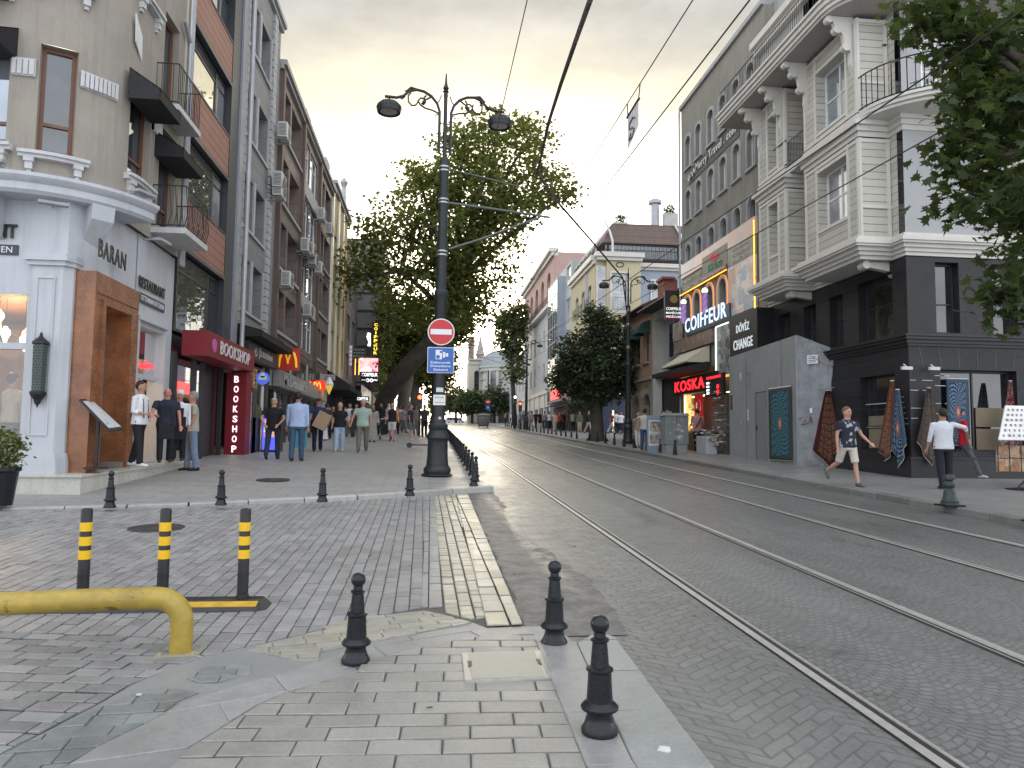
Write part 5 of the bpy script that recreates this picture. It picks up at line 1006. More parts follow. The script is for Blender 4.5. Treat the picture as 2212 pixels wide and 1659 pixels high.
def cornice(name,mat,steps,z0,xs,yv,par=wb,xe=24,ye=25.6):
    """moulding running along the street face, round the corner and along the side face; steps=(z0,z1,proj)"""
    b=MB()
    for a,c,p in steps: b.zprism([(XR,ye),(XR-p,ye),(XR-p,17.75-p),(xe,17.75-p),(xe,17.75),(XR,17.75)],z0+a,z0+c)
    return b.build(name,mat,par)
cornice('slate_ledge',dtrim,[(0,.07,.04),(.07,.16,.09),(.16,.24,.16),(.24,.28,.21)],4.06,0,0); cornice('slate_base',dtrim,[(0,.75,.05),(.75,.8,.08)],.4,0,0)
b=MB(f2)
for u,a in ((12.6,-.12),(13.1,-.08),(13.6,-.04),(14.1,0),(14.6,.04),(15.1,.08)): b.prism([(u,3.5),(u+.012,3.5),(u+.012+a,4.03),(u+a,4.03)],0,.006)
b.build('fan_joints',M('joint_grey',(.12,.12,.12),.8),wb)
b=MB(); R_=random.Random(4)
for k in range(9):
    z=2.05+.13*k+(0 if k<5 else .2)
    for u0 in ((12.22,12.55) if k%2 else (12.9,13.05)): b.box(u0,u0+R_.uniform(.12,.3),17.742,17.748,z,z+.018)
for k in range(7): z=1.9+.14*k; u0=17.8+R_.uniform(0,.2); b.box(12.19,12.197,u0,u0+.25,z,z+.018)
b.build('tape_scraps',M('tape_white',(.45,.45,.44),.6),wb)
# cream body above
body=[(12.9,17.9)]
b=MB(fr); b.wall(18.0,25.6,6.4,13.2,[(21.35,22.1,7.4,9.2),(21.35,22.1,10.5,12.4),(24.5,25.2,7.4,9.2)],.25); b.build('upper_wall_street',siding,wb)
window(wb,fr,21.35,22.1,7.4,9.2,.2,1,2,wframe,gdark,.06); window(wb,fr,21.35,22.1,10.5,12.4,.2,1,2,wframe,gdark,.06)
b=MB(f2); b.wall(12.2,15.2,6.4,13.2,[],.2); b.build('smooth_side_wall',smoothw,wb); b=MB(f2); b.wall(15.2,24,6.4,13.2,[(16.2,17.2,7.5,9.4),(18.4,19.4,7.5,9.4),(16.2,17.2,10.5,12.5),(18.4,19.4,10.5,12.5)],.2); b.build('side_wall',siding,wb)
for q in ((16.2,17.2,7.5,9.4),(18.4,19.4,7.5,9.4),(16.2,17.2,10.5,12.5),(18.4,19.4,10.5,12.5)): window(wb,f2,*q,.15,1,2,wframe,gdark,.06)
# bays
def bay(u0,u1,x0,near_w,label):
    """box bay: street face at x0 from u0 (near) to u1 (far)"""
    P=[(XR+.7,u0),(x0,u0),(x0,u1),(XR,u1)]
    for (z0,z1,hz0,hz1) in ((7.0,9.75,7.78,9.5),(10.45,13.1,10.72,12.55)):
        b=MB(FR(x0)); w0,w1=u0+.55,u1-.72; b.wall(u0,u1,z0,z1,[(w0,w1,hz0,hz1)],.42); 
        b.M=FF(u0); b.wall(x0,XR+.7,z0,z1,[near_w+(z0+.95,z1-.4)] if near_w else [],.2); b.M=None; b.add([(x0,u1,z0),(XR,u1,z0),(XR,u1,z1),(x0,u1,z1)],[(0,1,2,3)]); b.build('bay_wall',siding,wb)
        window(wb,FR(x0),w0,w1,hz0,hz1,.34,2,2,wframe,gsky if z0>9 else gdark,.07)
        if near_w: window(wb,FF(u0),near_w[0],near_w[1],z0+.95,z1-.4,.15,1,2,wframe,gdark,.06)
        T=[]; e=.03
        for u in (w0-.09,w1): T.append((u,u+.09,0,e,z0,z1))
        for u in (u0,u1-.09): T.append((u,u+.09,0,e,z0,z1))
        for z in (hz0-.1,hz1): T.append((w0,w1,0,e,z,z+.09))
        T.append((u0+.09,u1-.09,0,e+.004,z1-.12,z1-.02)); T.append((u0+.09,u1-.09,0,e+.004,z0,z0+.1))
        bx(wb,FR(x0),'bay_trim',trim,*T)
        T=[(x0,x0+.07,0,e,z0,z1),(x0+.78,x0+.88,0,e,z0,z1),(x0+.07,XR+.6,0,e+.004,z1-.12,z1-.02),(x0+.07,XR+.6,0,e+.004,z0+.82,z0+.9),(XR+.5,XR+.6,0,e,z0,z1)]; bx(wb,FF(u0),'bay_trim',trim,*T)
    # cornices
    for nm,zb,st in (('bay_cornice',6.42,[(0,.10,.04),(.10,.2,.12),(.2,.30,.20),(.30,.36,.30),(.36,.46,.34),(.46,.58,.2)]),('string_course',9.78,[(0,.14,.03),(.14,.28,.1),(.28,.4,.2),(.4,.62,.05)])):
        b=MB()
        for a,c,p in st:
            if nm=='bay_cornice': q=.34-p*.3; b.zprism([(XR+.7,u0-p),(x0-p,u0-p),(x0-p,u1+p),(XR+.01,u1+p),(XR+.01,u0+.1)],zb+a,zb+c)
            else: b.zprism([(XR+.7,u0-p),(x0-p,u0-p),(x0-p,u1+p),(XR+.01,u1+p),(XR+.01,u0+.1)],zb+a,zb+c)
        b.build(nm,trim,wb)
    # scroll corbels under the bay
    for u in (u0+.12,):
        b=MB(); b.M=FF(u0); b.prism([(x0+.15,6.40),(x0+.25,6.26),(x0+.9,6.16),(x0+1.15,6.05),(x0+1.2,6.4)],-.35,-.15); b.M=None
        for cx_,cz_,r_ in ((x0+.22,6.31,.11),(x0+1.1,6.14,.12)): b.lathe([(0,u0+.1),(r_,u0+.1),(r_,u0+.38),(0,u0+.38)],(cx_,0,cz_),14,axis=1)
        b.build('scroll_corbel',trim,wb)
bay(18.3,21.15,11.3,(12.28,12.72),'a'); bay(22.4,24.35,11.3,None,'b')
cornice('side_cornice',trim,[(0,.10,.03),(.10,.2,.08),(.2,.30,.14),(.30,.36,.22),(.36,.46,.26),(.46,.58,.12)],6.425,0,0); cornice('side_string',trim,[(0,.14,.03),(.14,.28,.08),(.28,.4,.14)],9.785,0,0)
# eave with balcony
def curvedslab(name,pts,z0,z1,mat):
    b=MB(); b.zprism(pts,z0,z1); return b.build(name,mat,wb)
ea=[(XR,25.9),(10.5,25.9)]+[(10.5,19.2)]+[(10.5+1.9*(1-math.cos(a)),18.6-1.6*math.sin(a)) for a in [i*math.pi/2/9 for i in range(10)]]+[(24,17.0),(24,18.2),(XR,18.2)]
curvedslab('eave_soffit',ea,13.2,13.3,soffit)
def off(p,e): return [((x-e if x<12.3 else x),(y-e if y<19.3 and x<24.1 and y<18.1 else y)) for x,y in p]
curvedslab('eave_fascia',off(ea,.04),13.302,13.42,trim); curvedslab('eave_fascia_top',off(ea,.10),13.424,13.56,trim); curvedslab('roof_deck',off(ea,.16),13.564,13.64,trim)
railing(wb,None,[(10.5,25.8),(10.5,19.2)]+[(10.5+1.9*(1-math.cos(a)),18.6-1.6*math.sin(a)) for a in [i*math.pi/2/6 for i in range(7)]]+[(18,17.0)],13.64,.85,railm,.13,name='roof_railing')
bx(wb,FR(12.0),'attic_wall',smoothw,(18.5,25.6,-.4,0,13.64,16.2)); bx(wb,FR(12.0),'attic_cornice',trim,(18.2,25.8,-.4,.35,16.2,16.45),(18.2,25.8,-.4,.2,15.95,16.2)); bx(wb,FF(18.4),'attic_side_wall',smoothw,(12.0,24,-4,0,13.64,16.2))
for u in (18.5,21.0,22.6,24.2): # carved brackets
    b=MB(); b.M=FF(u)
    P=[(11.3,11.6),(11.2,11.9),(11.22,12.2),(11.05,12.45),(11.0,12.7),(10.8,12.85),(10.72,13.05),(10.55,13.19),(10.9,13.19),(11.3,13.19)]
    b.prism(P,-.07,.07); b.build('carved_bracket',trim,wb)
    b=MB(); 
    for x,z,r_ in ((11.1,12.35,.12),(10.85,12.83,.12),(10.62,13.1,.10)): b.lathe([(0,u-.09),(r_,u-.09),(r_,u+.09),(0,u+.09)],(x,0,z),12,axis=1)
    b.build('bracket_scrolls',trim,wb)
b=MB(); b.M=FF(17.7); b.prism([(12.3,11.8),(12.36,12.4),(12.5,12.7),(12.75,13.19),(12.3,13.19)],.0,.14); b.build('carved_bracket',trim,wb)
# curved corner balcony on the side face
cb=[(12.2,18.28)]+[(11.32+2.4*(1-math.cos(a)),18.27-2.0*math.sin(a)) for a in [i*math.pi/18 for i in range(19)]]+[(16.1,18.28)]
for i,(z0,z1,e) in enumerate(((10.18,10.26,-.12),(10.264,10.36,0),(10.364,10.44,.08))):
    b=MB(); b.zprism([(x,y-(e if y<18.2 else 0)) for x,y in cb],z0,z1); b.build('curved_balcony',trim,wb)
railing(wb,None,[(p[0],p[1]+.06) for p in cb[1:-1]],10.44,.95,railm,.15,name='balcony_railing',r=.012)
window(wb,FF(17.76),12.75,13.2,10.5,12.3,.02,1,2,wframe,gdark,.05)
bx(wb,fr,'juliet_rail',railm,(22.3,23.2,.9,.93,10.5,10.53),(22.3,23.2,.9,.93,11.3,11.33)); railing(wb,fr,[(21.2,.85),(22.35,.85)],10.4,.85,railm,.09,name='balcony_railing')
bx(wb,fr,'balcony_slab',trim,(21.15,22.4,0,.88,10.2,10.4))
b=MB(); b.box(12.9,24,17.9,25.6,6.42,13.2); b.box(12.9,24,18.4,25.6,.3,6.4); b.build('inner_core',M('dark_void',(.03,.028,.026),.8),wb)
for x,y,lb in ((12.05,17.62,'a'),(12.75,17.55,'b')):
    r=thing('security_camera','small white security camera '+('left of' if lb=='a' else 'right of')+' the dark stone corner edge','camera',(x,y,3.45),local=True); b=MB(); b.box(-.14,.14,-.04,.04,-.03,.05); b.build('housing',M('cam_white',(.55,.55,.55),.4),r); b=MB(); b.tube([(0,0,.04),(.0,.12,.12)],.02,6); b.build('arm',M('cam_white',(.55,.55,.55),.4),r); 
# ================================================================ sheeted hoarding in front
sheet=M('grey_tarpaulin',(.24,.255,.27),.42,var=.25,sc=1.2,bmp=.12,bsc=1.8,streak=.25,blotch=.3)
hb=thing('sheeted_hoarding','grey tarpaulin and panel hoarding boxed against the dark building','hoarding',(11.8,24,.8))
hx=11.45; V=[(hx,22.15),(hx,27.5),(12.25,27.5),(12.25,21.5)]; 
def hq(name,mat,P0,P1,z0a,z0b,z1a,z1b,nx=8,nz=8,amp=.02,seed=2):
    b=MB(); rr=random.Random(seed)
    for j in range(nz+1):
        for i in range(nx+1):
            k=i/nx;l=j/nz; x=P0[0]+(P1[0]-P0[0])*k;y=P0[1]+(P1[1]-P0[1])*k; zb_=z0a+(z0b-z0a)*k; zt_=z1a+(z1b-z1a)*k; e=amp*(rr.random()-.5) if 0<i<nx else 0
            b.v.append(Vector((x+e,y+e,zb_+(zt_-zb_)*l)))
    b.f=[(j*(nx+1)+i,j*(nx+1)+i+1,(j+1)*(nx+1)+i+1,(j+1)*(nx+1)+i) for j in range(nz) for i in range(nx)]; b.m=[0]*len(b.f); return b.build(name,mat,hb,smooth=True)
panel=M('grey_painted_panels',(.25,.265,.265),.5,var=.1,sc=1.5,streak=.25,blotch=.25)
hq('street_panels',panel,(hx,27.5),(hx,22.15),.9,.75,4.78,4.93,2,2,.0); hq('side_sheet',sheet,(hx,22.15),(12.95,20.7),.75,.70,4.93,3.95,16,14,.13,5); hq('back_edge',panel,(hx,27.5),(12.2,27.5),.9,.9,4.78,4.8,2,2,0)
b=MB(); b.add([(hx,22.15,4.93),(hx,27.5,4.78),(12.25,27.5,4.8),(12.95,20.7,3.95)],[(0,1,2,3)]); b.build('sheet_top',sheet,hb)
dr=bx(hb,FR(hx),'door',M('grey_door',(.185,.195,.20),.5,var=.12,streak=.2),(24.28,25.1,0,.03,.86,3.25)); bx(dr,FR(hx),'door_edge',darkf,(25.1,25.13,0,.035,.86,3.27),(24.28,25.13,0,.035,3.255,3.275)); bx(dr,FR(hx),'lock',darkf,(25.0,25.06,.03,.07,1.95,2.1))
bx(hb,FR(hx),'edge_batten',M('pale_tape_edge',(.36,.38,.40),.5),(22.13,22.2,0,.015,.8,4.9)); bx(hb,FR(hx),'scraps',M('torn_paper',(.50,.50,.50),.7),(26.35,26.5,0,.006,3.85,4.1),(25.75,25.9,0,.006,2.3,2.7),(26.4,26.45,0,.006,2.2,2.3))
b=MB(); pts=[(0,.2),(.15,.3),(.2,.15),(.05,.0),(.25,.05),(.38,.2),(.35,.3),(.3,.15),(.5,.1),(.6,.3),(.62,.05),(.7,.0)]
P=[(11.45+.04+p[0]*.72,22.15-.02-p[0]*.72) for p in pts]; b.tube([(P[i][0]-.02,P[i][1]-.02,2.08+pts[i][1]*.9) for i in range(len(pts))],.012,5); b.build('graffiti_scribble',M('graffiti_red',(.25,.03,.05),.6),hb)
# side sheet faces (dx,dy)=(1.5,-1.45)/n : frame for things on it
sd=Vector((1.5,-1.45,0)).normalized(); sn=Vector((-sd.y*-1,-sd.x*1,0)); sn=Vector((sd.y,-sd.x,0)); 
def on_sheet(k,w,z): p=Vector((hx,22.15,0))+sd*k+sn*w; return (p.x,p.y,z)
for k0,k1,z0,z1,mm in ((.33,.65,3.98,4.25,white),(.38,.45,2.45,2.6,white)):
    b=MB(); b.hexa([on_sheet(k0,.05,z0),on_sheet(k1,.05,z0),on_sheet(k1,.06,z0),on_sheet(k0,.06,z0)],[on_sheet(k0,.05,z1),on_sheet(k1,.05,z1),on_sheet(k1,.06,z1),on_sheet(k0,.06,z1)]); b.build('paper_sheet',mm,hb)
for pts,rd in (([(.1,4.75),(.5,4.2),(1.1,3.9),(1.8,3.95)],.012),([(1.55,3.9),(1.7,2.9),(1.85,1.6),(1.9,.8)],.014),([(.75,3.2),(1.4,3.22),(2.0,3.18)],.008),([(.05,4.7),(.5,4.72),(1.2,4.2)],.008)):
    b=MB(); b.tube([on_sheet(k*.95,.07,z) for k,z in pts],rd,5); b.build('sheet_seam',M('seam_grey',(.33,.35,.37),.5),hb)
bx(hb,FR(hx),'panel_joints',darkf,(25.95,25.96,0,.006,.9,4.8),(23.2,23.21,0,.006,.8,4.9),(25.6,26.0,0,.006,4.0,4.01),(25.6,26.0,0,.006,3.5,3.51),(25.6,25.61,0,.006,3.5,4.0)); bx(hb,FR(hx),'rust_patch',M('rust_patch',(.10,.04,.03),.8,var=.4),(27.2,27.42,0,.005,2.75,3.3))
b=MB()
for i in range(4):
    z=4.2-.055*i; b.hexa([on_sheet(.36,.062,z-.012),on_sheet(.62-.04*(i%2),.062,z-.012),on_sheet(.62-.04*(i%2),.066,z-.012),on_sheet(.36,.066,z-.012)],[on_sheet(.36,.062,z+.008),on_sheet(.62-.04*(i%2),.062,z+.008),on_sheet(.62-.04*(i%2),.066,z+.008),on_sheet(.36,.066,z+.008)])
b.build('notice_print',M('print_dark',(.12,.12,.13),.6),hb)
# ================================================================ carpets
def carpet_mat(name,field,ring,border,kind=0,sc=9):
    m,t,b=nt(name); v=coord(t,'Generated'); sp=node(t,'ShaderNodeSeparateXYZ'); t.links.new(coord(t,'UV'),sp.inputs[0]); x,y=sp.outputs[0],sp.outputs[1]
    dx=mth(t,'ABSOLUTE',mth(t,'SUBTRACT',x,.5)); dy=mth(t,'ABSOLUTE',mth(t,'SUBTRACT',y,.5)); edge=mth(t,'MAXIMUM',dx,mth(t,'ADD',dy,.0))
    if kind==0: # medallion with radiating dots
        rr=mth(t,'SQRT',mth(t,'ADD',mth(t,'MULTIPLY',mth(t,'MULTIPLY',dx,dx),1.),mth(t,'MULTIPLY',mth(t,'MULTIPLY',dy,dy),1.))); an=mth(t,'ARCTAN2',mth(t,'SUBTRACT',y,.5),mth(t,'SUBTRACT',x,.5))
        pat=mth(t,'MULTIPLY',mth(t,'SINE',mth(t,'MULTIPLY',rr,120)),mth(t,'SINE',mth(t,'ADD',mth(t,'MULTIPLY',an,20),mth(t,'MULTIPLY',mth(t,'FLOOR',mth(t,'MULTIPLY',rr,19.1)),1.57)))); f=mth(t,'GREATER_THAN',pat,.15); c=mixc(t,f,field,ring); c=mixc(t,mth(t,'LESS_THAN',rr,.09),c,(.35,.10,.07)); c=mixc(t,mth(t,'LESS_THAN',rr,.05),c,(.40,.33,.26))
    else: # panel grid
        gx=mth(t,'FRACT',mth(t,'MULTIPLY',x,sc*.6)); gy=mth(t,'FRACT',mth(t,'MULTIPLY',y,sc)); q=mth(t,'MAXIMUM',mth(t,'ABSOLUTE',mth(t,'SUBTRACT',gx,.5)),mth(t,'ABSOLUTE',mth(t,'SUBTRACT',gy,.5))); n=noise(t,coord(t,'UV'),34,2,.6)
        c=mixc(t,mth(t,'GREATER_THAN',n,.52),field,ring); c=mixc(t,mth(t,'GREATER_THAN',q,.42),c,border)
    n2=noise(t,coord(t,'UV'),60,2); bc=mixc(t,mth(t,'GREATER_THAN',n2,.52),border,tuple(z*.5 for z in ring)); eb=mth(t,'MAXIMUM',mth(t,'GREATER_THAN',dx,.36),mth(t,'GREATER_THAN',dy,.43)); c=mixc(t,eb,c,bc)
    c=mixc(t,mth(t,'GREATER_THAN',dy,.488),c,(.55,.54,.50)); t.links.new(c,b.inputs['Base Color']); b.inputs['Roughness'].default_value=.9; b.inputs['Specular IOR Level'].default_value=.1; return m
def cloth(name,label,P,mat,nx=14,nz=18,fold=.03,folds=4,group='carpets hung outside',th=.012):
    """P(k,l)->(pos,normal): surface of a hanging carpet with k,l in 0..1; normal for folds"""
    b=MB(); uv=[]
    for sgn in (0,1):
        for j in range(nz+1):
            for i in range(nx+1):
                k,l=i/nx,j/nz; p,n=P(k,l); d=fold*math.sin(k*folds*math.pi*2+l)*(1-l*.3)+sgn*th; b.v.append(Vector(p)+Vector(n)*(d+fold)); uv.append((k,l))
    N=(nx+1)*(nz+1)
    for s_ in (0,1):
        for j in range(nz):
            for i in range(nx):
                q=[s_*N+j*(nx+1)+i,s_*N+j*(nx+1)+i+1,s_*N+(j+1)*(nx+1)+i+1,s_*N+(j+1)*(nx+1)+i]; b.f.append(q if s_ else q[::-1])
    rim=[i for i in range(nx+1)]+[(nx+1)*j+nx for j in range(1,nz+1)]+[nz*(nx+1)+i for i in range(nx-1,-1,-1)]+[(nx+1)*j for j in range(nz-1,0,-1)]
    for a,c in zip(rim,rim[1:]+rim[:1]): b.f.append([a,c,c+N,a+N])
    b.m=[0]*len(b.f); o=b.build(name,mat,smooth=True); me=o.data; u=me.uv_layers.new(name='UVMap')
    for lp in me.loops: u.data[lp.index].uv=uv[lp.vertex_index]
    return tag(o,label,'carpet',group)
c_teal=carpet_mat('carpet_teal',(.02,.075,.10),(.10,.20,.22),(.065,.045,.038)); c_brown=carpet_mat('carpet_brown',(.14,.095,.055),(.09,.02,.02),(.06,.02,.02),1,11); c_red=carpet_mat('carpet_red',(.10,.015,.02),(.08,.06,.05),(.09,.02,.03),1,9); c_org=carpet_mat('carpet_orange',(.22,.10,.055),(.17,.13,.085),(.14,.04,.03),1,12); c_blue=carpet_mat('carpet_blue',(.02,.04,.09),(.19,.25,.30),(.03,.05,.09)); c_grey=carpet_mat('carpet_grey',(.13,.12,.10),(.07,.06,.055),(.10,.06,.05),1,8); c_dk=carpet_mat('carpet_dark_red',(.12,.015,.02),(.38,.36,.33),(.16,.02,.03),1,4)
cloth('hanging_carpet','large teal medallion carpet with white fringe hung flat beside the hoarding door',lambda k,l:((hx-.03,24.05-1.57*k,.93+2.42*l),(-1,0,0)),c_teal,fold=.008,folds=2)
bx(None,None,'x',white) if False else None
def drape(name,label,top,base,nrm,wd,hh,mat,pinch=.12,skew=0,notch=.28,**k):
    """carpet hung from one pinched corner: narrow at the top, pointed hem"""
    t_=Vector((base[0],base[1],0)).normalized(); T=Vector(top)
    def P(a,l):
        w_=wd*(pinch+(1-pinch)*min(1,(1-l)**.8*1.05)); x=(a-.5)*w_+skew*(1-l)
        z=-hh*(1-l)*(1-notch*(abs(a-.5)*2 if True else 0)*(1-l))
        return T+t_*x+Vector((0,0,z)),nrm
    return cloth(name,label,P,mat,fold=k.get('fold',.05),folds=k.get('folds',2.5))
t1=on_sheet(.95,.06,3.15); drape('hanging_carpet','brown patterned carpet hanging pinched from the grey tarpaulin, nearest the graffiti',t1,(sd.x,sd.y),sn,.95,2.35,c_brown,notch=.2)
t1=on_sheet(1.65,.06,3.4); drape('hanging_carpet','dark red carpet hanging pinched at the right end of the grey tarpaulin',t1,(sd.x,sd.y),sn,.8,2.2,c_red,skew=.2)
drape('hanging_carpet','orange patchwork carpet hanging left of the blue one at the dark corner',(XR-.08,18.25,3.2),(0,-1),(-1,0,0),.62,2.15,c_org,skew=-.35,notch=.15)
drape('hanging_carpet','blue and white medallion carpet with white hem at the dark corner',(XR-.12,17.98,2.95),(0,-1),(-1,0,0),.62,2.05,c_blue,notch=.3)
drape('hanging_carpet','grey brown carpet hanging just right of the dark corner edge',(12.62,17.66,2.98),(1,0),(0,-1,0),.72,2.0,c_grey,notch=.3)
cloth('hanging_carpet','small dark blue carpet hanging inside the right shop opening',lambda k,l:((13.28+.62*k,17.85,1.5+1.75*l),(0,-1,0)),c_blue,fold=.006)
drape('hanging_carpet','red and white kilim hanging at the right side of the shop opening',(14.85,17.62,3.2),(1,0),(0,-1,0),.55,2.1,c_dk,skew=-.1)
# ================================================================ arched grey block with travel lettering
conc=M('weathered_cement_render',(.225,.215,.185),.85,var=.16,sc=1,bmp=.003,bsc=25,streak=.45,blotch=.3); sur=M('window_surround_cement',(.33,.335,.34),.75,var=.12,streak=.3)
mb=thing('arched_window_block','tall grey cement block with rows of arched windows and travel lettering','building',(16,30.5,1))
ctr=[34.03,32.62,31.1,29.72,28.32,26.93]; A=[]
for c in ctr: A+= [(c-.36,c+.36,14.78,16.36),(c-.36,c+.36,12.17,13.65)]
A3=[(c-.36,c+.36,10.0,11.0) for c in ctr]; A4=[(c-.40,c+.40,7.2,8.42) for c in (34.15,32.9,31.35,29.85)]
b=MB(fr); b.wall(25.7,35.0,4.8,18.05,A+A3+A4,.35,th=.5)
for h in A+A3: b.arch(*h,rise=.25)
for h in A4: b.arch(*h)
b.build('wall',conc,mb)
b=MB(); b.box(12.6,24,25.7,34.98,.5,18.0); b.build('core',conc,mb)
for h in A: window(mb,fr,*h,.22,2,1,wframe,gcurt,.06)
for h in A3+A4: window(mb,fr,*h,.28,1,1,darkf,gdark,.06)
for h in A+A3:
    a,c,z0,z1=h; b=MB(fr); t_=.09; I=[(a,z0),(a,z1-.25),(a+.12,z1-.08),((a+c)/2,z1),(c-.12,z1-.08),(c,z1-.25),(c,z0)]; O=[(a-t_,z0),(a-t_,z1-.2),(a+.02,z1+.06),((a+c)/2,z1+.13),(c-.02,z1+.06),(c+t_,z1-.2),(c+t_,z0)]
    for i in range(6): b.prism([I[i],I[i+1],O[i+1],O[i]],0,.05)
    b.box(a-.14,c+.14,0,.10,z0-.09,z0); b.build('window_surround',sur,mb)
for h in A4: b=MB(fr); b.archband(*h,.13,0,.06); b.build('arch_surround',M('pale_arch_trim',(.42,.42,.42),.6,var=.1),mb)
for h in A4: b=MB(fr); b.archband(h[0]-.14,h[1]+.14,h[2],h[3]+.14,.014,.02,.07); b.build('neon_outline',emis('orange_neon2',(1,.35,.08),.8),mb)
for h in A3: b=MB(fr); b.archband(h[0]+.02,h[1]-.02,h[2],h[3]-.02,.018,-.08,.0); b.build('fairy_lights',M('thin_grey_edge',(.3,.3,.34),.6),mb)
bx(mb,fr,'roof_edge',sur,(25.7,35.06,-.3,.12,18.05,18.25)); bx(mb,fr,'grey_roof_hut',sur,(24.2,26.5,-2,-.4,17.2,19.2)); bx(mb,fr,'sign_band',darkf,(28.0,33.9,0,.03,13.88,14.62))
b=MB(); b.tube([(12.1,35.02,18),(12.1,35.02,5)],.05,6); b.build('corner_pipe',pipe,mb)
b=MB(); text(b,'Merry Travel . com',(XR-.05,30.55,14.28),*RRt,w=4.6,h=.48,ext=.05,bold=.015); b.tube([(XR-.06,33.75,14.1),(XR-.06,33.6,14.35),(XR-.06,33.4,14.3),(XR-.06,33.3,14.1),(XR-.06,33.1,14.4),(XR-.06,33.0,14.15)],.03,6); b.tube([(XR-.06,33.75,14.3),(XR-.06,33.9,14.15),(XR-.06,33.7,14.02),(XR-.06,33.55,14.2)],.03,6); b.build('travel_lettering',M('white_letters_raised',(.62,.62,.60),.4),mb)
# billboards
pB=collage('salon_photos',[(.42,.30,.24),(.55,.48,.42),(.25,.27,.24),(.60,.42,.36),(.33,.36,.38),(.62,.58,.50)],1.1,.12)
def rsign(name,label,u0,u1,z0,z1,x,mat,cat='billboard',th=.12,txt=None,tm=None,tw=None,hs=None):
    r=thing(name,label,cat,(x,(u0+u1)/2,z0)); bx(r,FR(x),'panel',mat,(u0,u1,-th,0,z0,z1))
    if txt:
        b=MB(); L=txt.split('\n'); n=len(L)
        for i,s_ in enumerate(L): text(b,s_,(x-.005,(u0+u1)/2,z1-(z1-z0)*(i+.5)/n),*RRt,h=(z1-z0)/n*(hs or .6),w=(u1-u0)*(tw or .85),ext=.03,bold=.02)
        b.build('lettering',tm or white,r)
    return r
rsign('long_photo_banner','long pale pink photo banner across the arched block above the salon',26.4,34.72,9.42,10.08,12.05,collage('pink_banner',[(.50,.36,.28),(.55,.47,.42),(.60,.40,.33),(.40,.38,.40),(.58,.52,.48)],.8,.1))
rsign('salon_text_board','olive board with pale lines of text at the left of the salon front',31.95,34.65,8.62,9.32,12.05,M('olive_board',(.17,.16,.12),.5,var=.3,emit=(.2,.18,.14),es=.1),txt='MANICURE PEDICURE\nHAIR CARE',tm=M('cream_print',(.45,.43,.38),.5),hs=.4)
r=rsign('script_name_board','olive board with red and green script name over the coloured strip','','','','','','') if False else rsign('script_name_board','olive board with red and green script name above a crimson strip',29.0,31.85,8.82,9.75,12.04,M('olive_board',(.17,.16,.12),.5,var=.3,emit=(.2,.18,.14),es=.1))
b=MB(); text(b,'Time',(12.03,30.4,9.5),*RRt,w=.9,h=.3,ext=.02,bold=.02,font_shear=.3); b.build('red_script',emis('script_red',(.6,.03,.06),.6),r); b=MB(); text(b,'Elhidoxa',(12.03,30.4,9.12),*RRt,w=1.6,h=.32,ext=.02,bold=.02,font_shear=.3); b.build('green_script',M('script_green',(.02,.22,.13),.4),r)
bx(r,FR(12.0),'crimson_strip',M('crimson',(.20,.01,.05),.4),(28.95,31.85,0,.03,8.66,8.86)); b=MB(); text(b,'masculine_saloon',(11.965,30.4,8.76),*RRt,w=2.5,h=.11,ext=.01); b.build('strip_lettering',white,r)
rsign('salon_photo_panel','tall collage of salon portraits at the right of the coiffeur letters',26.42,28.9,6.6,8.62,12.02,collage('portraits',[(.30,.20,.16),(.55,.45,.40),(.25,.30,.36),(.62,.55,.50),(.45,.25,.20),(.2,.2,.2)],1.6,.12,grid=1))
rsign('salon_service_board','pale board with small capital lettering above the portrait collage',26.42,28.9,8.64,9.38,12.02,M('olive_pale',(.26,.25,.20),.5,var=.3,emit=(.3,.28,.24),es=.1),txt='HAIR NAIL-LASHES\nEXTENSIONS\nPERMANENT MAKE UP',tm=M('cream_print',(.45,.43,.38),.5),hs=.5,tw=.6)
cs=thing('coiffeur_letters','large lit white letters COIFFEUR sloping across the arched windows','shop sign',(11.9,31,6.6))
b=MB(); text(b,'COIFFEUR',(11.86,31.15,6.92),*RRt,w=4.9,h=.66,ext=.10,bold=.03); b.build('lit_letters',emis('letter_white_blue',(.62,.78,1),1.1),cs); bx(cs,FR(12.0),'backing_band',darkf,(28.6,33.7,0,.05,6.45,7.15))
bx(cs,FR(11.9),'side_face',blks,(28.9,33.6,-.1,-.06,6.5,7.1))
rsign('mosaic_panel','long panel of small reddish pictures under the coiffeur letters',30.6,35.6,5.8,6.45,12.0,collage('mosaic_strip',[(.12,.09,.08),(.22,.14,.11),(.3,.24,.20),(.16,.08,.07)],5,0,grid=1)); rsign('small_picture_panel','small square picture panel at the left end of the mosaic strip',34.6,35.7,6.45,7.35,11.95,collage('small_pics',[(.4,.38,.3),(.15,.12,.1),(.5,.45,.35)],3,.1,grid=1))
